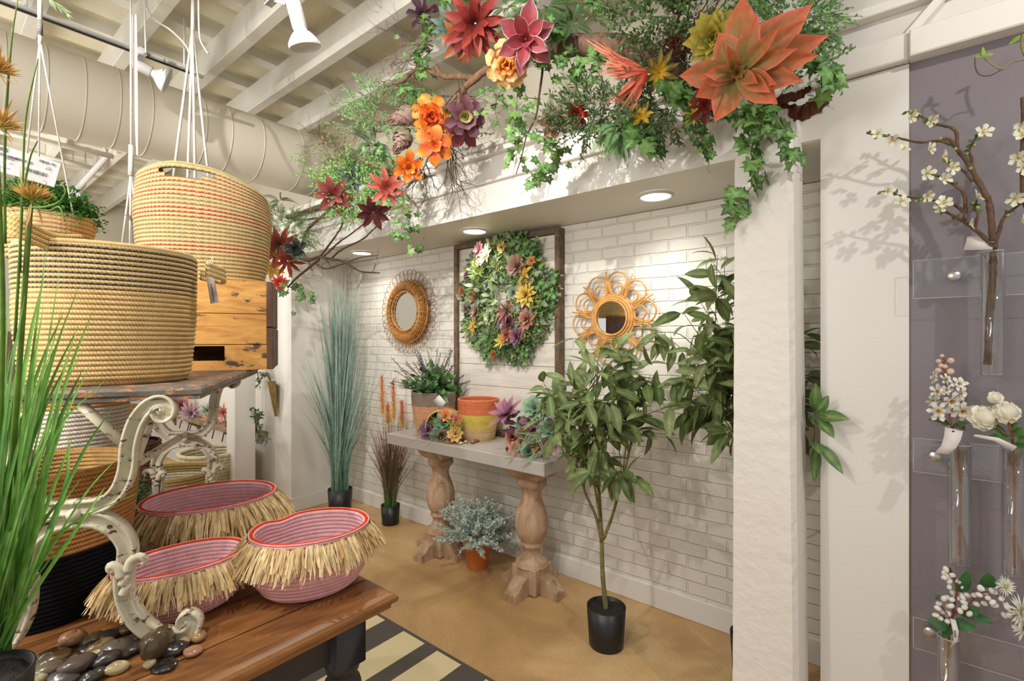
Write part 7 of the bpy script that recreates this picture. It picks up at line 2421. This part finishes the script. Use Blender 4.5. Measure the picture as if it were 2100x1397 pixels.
# ---- small boxwood on the wooden table
p = gp(1.68, -1.345)
t = thing('potted_boxwood', 'small dark green bush in a pot behind the scroll leg', 'plant', (p.x, p.y, TZ))
mb = MB(); lathe(mb, [(0, TZ), (.035, TZ), (.048, TZ + .075), (.043, TZ + .075), (0, TZ + .06)], p.x, p.y, 24); mb.build('pot', BLACKP, t)
mb = MB()
for i in range(900):
    d = rnd_dir(rg); q = V((p.x, p.y, TZ + .15)) + V((d.x * .085, d.y * .085, d.z * .09)) * rg.uniform(.5, 1.08)
    if q.z < TZ + .05: continue
    for k in range(3): dia(mb, q + rnd_dir(rg) * .006, d + rnd_dir(rg), rnd_dir(rg), .013, .006, jit(rg, S(44, 98, 48), .3))
mb.build('leaves', LEAFM, t)
curl_tag('white tag standing beside the small dark bush', [(PD(312, 1000, 1.66), PD(326, 996, 1.66)), (PD(314, 1035, 1.66), PD(326, 1030, 1.66))])

# ---- shelf with protea stems on the far left wall
t = thing('wall_shelf', 'rustic brown plank shelf on brackets along the far left wall', 'shelf', (-5.4, 1.93, .62))
RUST = m_wood('rustic_shelf_wood', S(134, 110, 88), S(92, 72, 54), S(160, 138, 114), scale=(2, 8, 8), ring=3, rough=.75)
mb = MB(); box(mb, -7.0, -4.47, 1.84, 2.038, .60, .63, bev=.003); mb.build('shelf_board', RUST, t, smooth=False)
for x in (-5.1, -6.1, -6.9):
    mb = MB(); vs = [(x - .025, 2.038, .42), (x - .025, 2.038, .60), (x - .025, 1.88, .60), (x - .025, 1.93, .54), (x - .025, 2.0, .50)]
    vs += [(x + .025, b_, c_) for _, b_, c_ in vs]
    mb.add(vs, [(0, 1, 2, 3, 4), (9, 8, 7, 6, 5)] + [(i, i + 5, (i + 1) % 5 + 5, (i + 1) % 5) for i in range(5)]); mb.build('bracket', RUST, t, smooth=False)
for i, (lb, a, b_, r_, c0, c1, n) in enumerate((
        ('crimson and gold protea bloom leftmost on the far shelf', 372, 832, 26, S(150, 70, 84), S(206, 130, 140), 14), ('mauve spiky protea bloom beside the crimson one', 392, 848, 26, S(150, 104, 116), S(214, 190, 196), 16),
        ('small ochre bloom between the two left proteas', 388, 832, 12, S(176, 120, 60), S(216, 160, 90), 9),
        ('pale green succulent in the middle of the far shelf', 425, 842, 18, S(110, 146, 110), S(176, 200, 160), 8), ('pink protea bloom beside the green succulent', 438, 858, 22, S(206, 96, 90), S(236, 190, 160), 14),
        ('coral protea next to the left pillar', 458, 846, 20, S(196, 90, 70), S(226, 170, 140), 10))):
    p_ = PY(a, b_, 1.90); dd_ = (p_ - EYE).dot(FW)
    succ(lb, p_, (-FW + V((.2, 0, .3))), r_ * dd_ / FOC, [(n, 1, .22, 10, c0, c1, None, .1), (n - 2, .75, .2, 40, c0, c1, None, .1), (n // 2, .45, .2, 70, c0, c1, None, 0)], 950 + i, name='protea_flower', k=3, xs=(-1, 0, 1))
    mb = MB(); q = p_ + RT * -.02; tube(mb, [p_, V((p_.x + .04, p_.y + .01, .66)), V((p_.x + .10, 1.85, .50))], .006, 5, S(110, 84, 60))
    o = mb.build('stem', STEMM); pr_ = [ob for ob in col.objects if ob.get('label') == lb][0]; o.parent = pr_; o.location = -V(p_)
# trailing plant on the shelf end
mbp = MB(); lathe(mbp, [(0, .63), (.04, .63), (.05, .70), (0, .70)], -4.56, 1.93, 16)
t = thing('trailing_plant', 'thin trailing vine hanging off the shelf end beside the left pillar', 'plant', tuple(PY(525, 865, 1.9)))
mb = MB(); lf = MB()
for pts in ([(524, 850), (530, 865), (535, 880), (548, 895), (545, 912)], [(524, 850), (530, 870), (533, 890), (540, 905), (533, 905)], [(524, 866), (530, 890), (530, 908)]):
    P = spl([PY(a, b_, 1.82) for a, b_ in pts], 5); tube(mb, P, .003, 4, S(92, 74, 50))
    for q in P: dia(lf, q, rnd_dir(rg), rnd_dir(rg), .035, .018, jit(rg, S(70, 108, 60), .2))
for i in range(60): dia(lf, PY(526 + rg.gauss(0, 4), 852 + rg.gauss(0, 8), 1.85), rnd_dir(rg), rnd_dir(rg), .05, .02, jit(rg, S(66, 96, 66), .25))
mb.build('vine_stem', STEMM, t); lf.build('leaves', LEAFM, t); mbp.build('pot', BLACKP, t)
# brass cone sconce
t = thing('wall_cone_vase', 'antique brass wall cone vase with a curling sprig beside the alcove corner', 'vase', tuple(PY(560, 800, 2.0)))
BRASS = m_plain('antique_brass', S(150, 122, 66), .5, 60, .8, .004, metal=.6, var=.3, vscale=30)
mb = MB(); a0, a1, b0 = PY(548, 782, 1.93), PY(566, 782, 1.98), PY(563, 854, 2.0)
vs = [a0, a1, PY(566, 786, 2.035), PY(549, 786, 2.03), b0, b0 + V((.03, .01, 0))]
mb.add(vs, [(0, 1, 5, 4), (1, 2, 5), (2, 3, 4, 5), (3, 0, 4)]); mb.build('cone', BRASS, t, smooth=False)
mb = MB(); lf = MB()
for k in range(7):
    P = spl([PY(556, 784, 1.96), PY(548 + rg.uniform(-4, 4), 770 + rg.uniform(-8, 4), 1.95), PY(534 + rg.uniform(-8, 8), 772 + rg.uniform(-10, 10), 1.94), PY(528 + rg.uniform(-3, 6), 790 + rg.uniform(-10, 18), 1.94)], 5)
    tube(mb, P, .0022, 4, S(80, 66, 50))
    for q in P[5:]: dia(lf, q, rnd_dir(rg), rnd_dir(rg), .03, .01, jit(rg, S(84, 110, 70), .2))
mb.build('twig_stems', STEMM, t); lf.build('leaves', LEAFM, t)
# far left glimpses
t = thing('storage_crate', 'far left rustic wooden box with white papers at the picture edge', 'crate', tuple(PD(5, 700, 3.0)))
q = PD(5, 680, 3.0)
mb = MB(); box(mb, q.x - .35, q.x + .12, q.y - .2, q.y + .25, 0, q.z, bev=.004); mb.build('box_body', RUST, t, smooth=False)
q = PD(-5, 560, 3.05)
mb = MB(); box(mb, q.x - .25, q.x + .12, q.y - .02, q.y + .04, PD(5, 665, 3.0).z + .03, PD(5, 610, 3.0).z + .16, bev=.002); mb.build('white_carton', LAMPW, t, smooth=False)
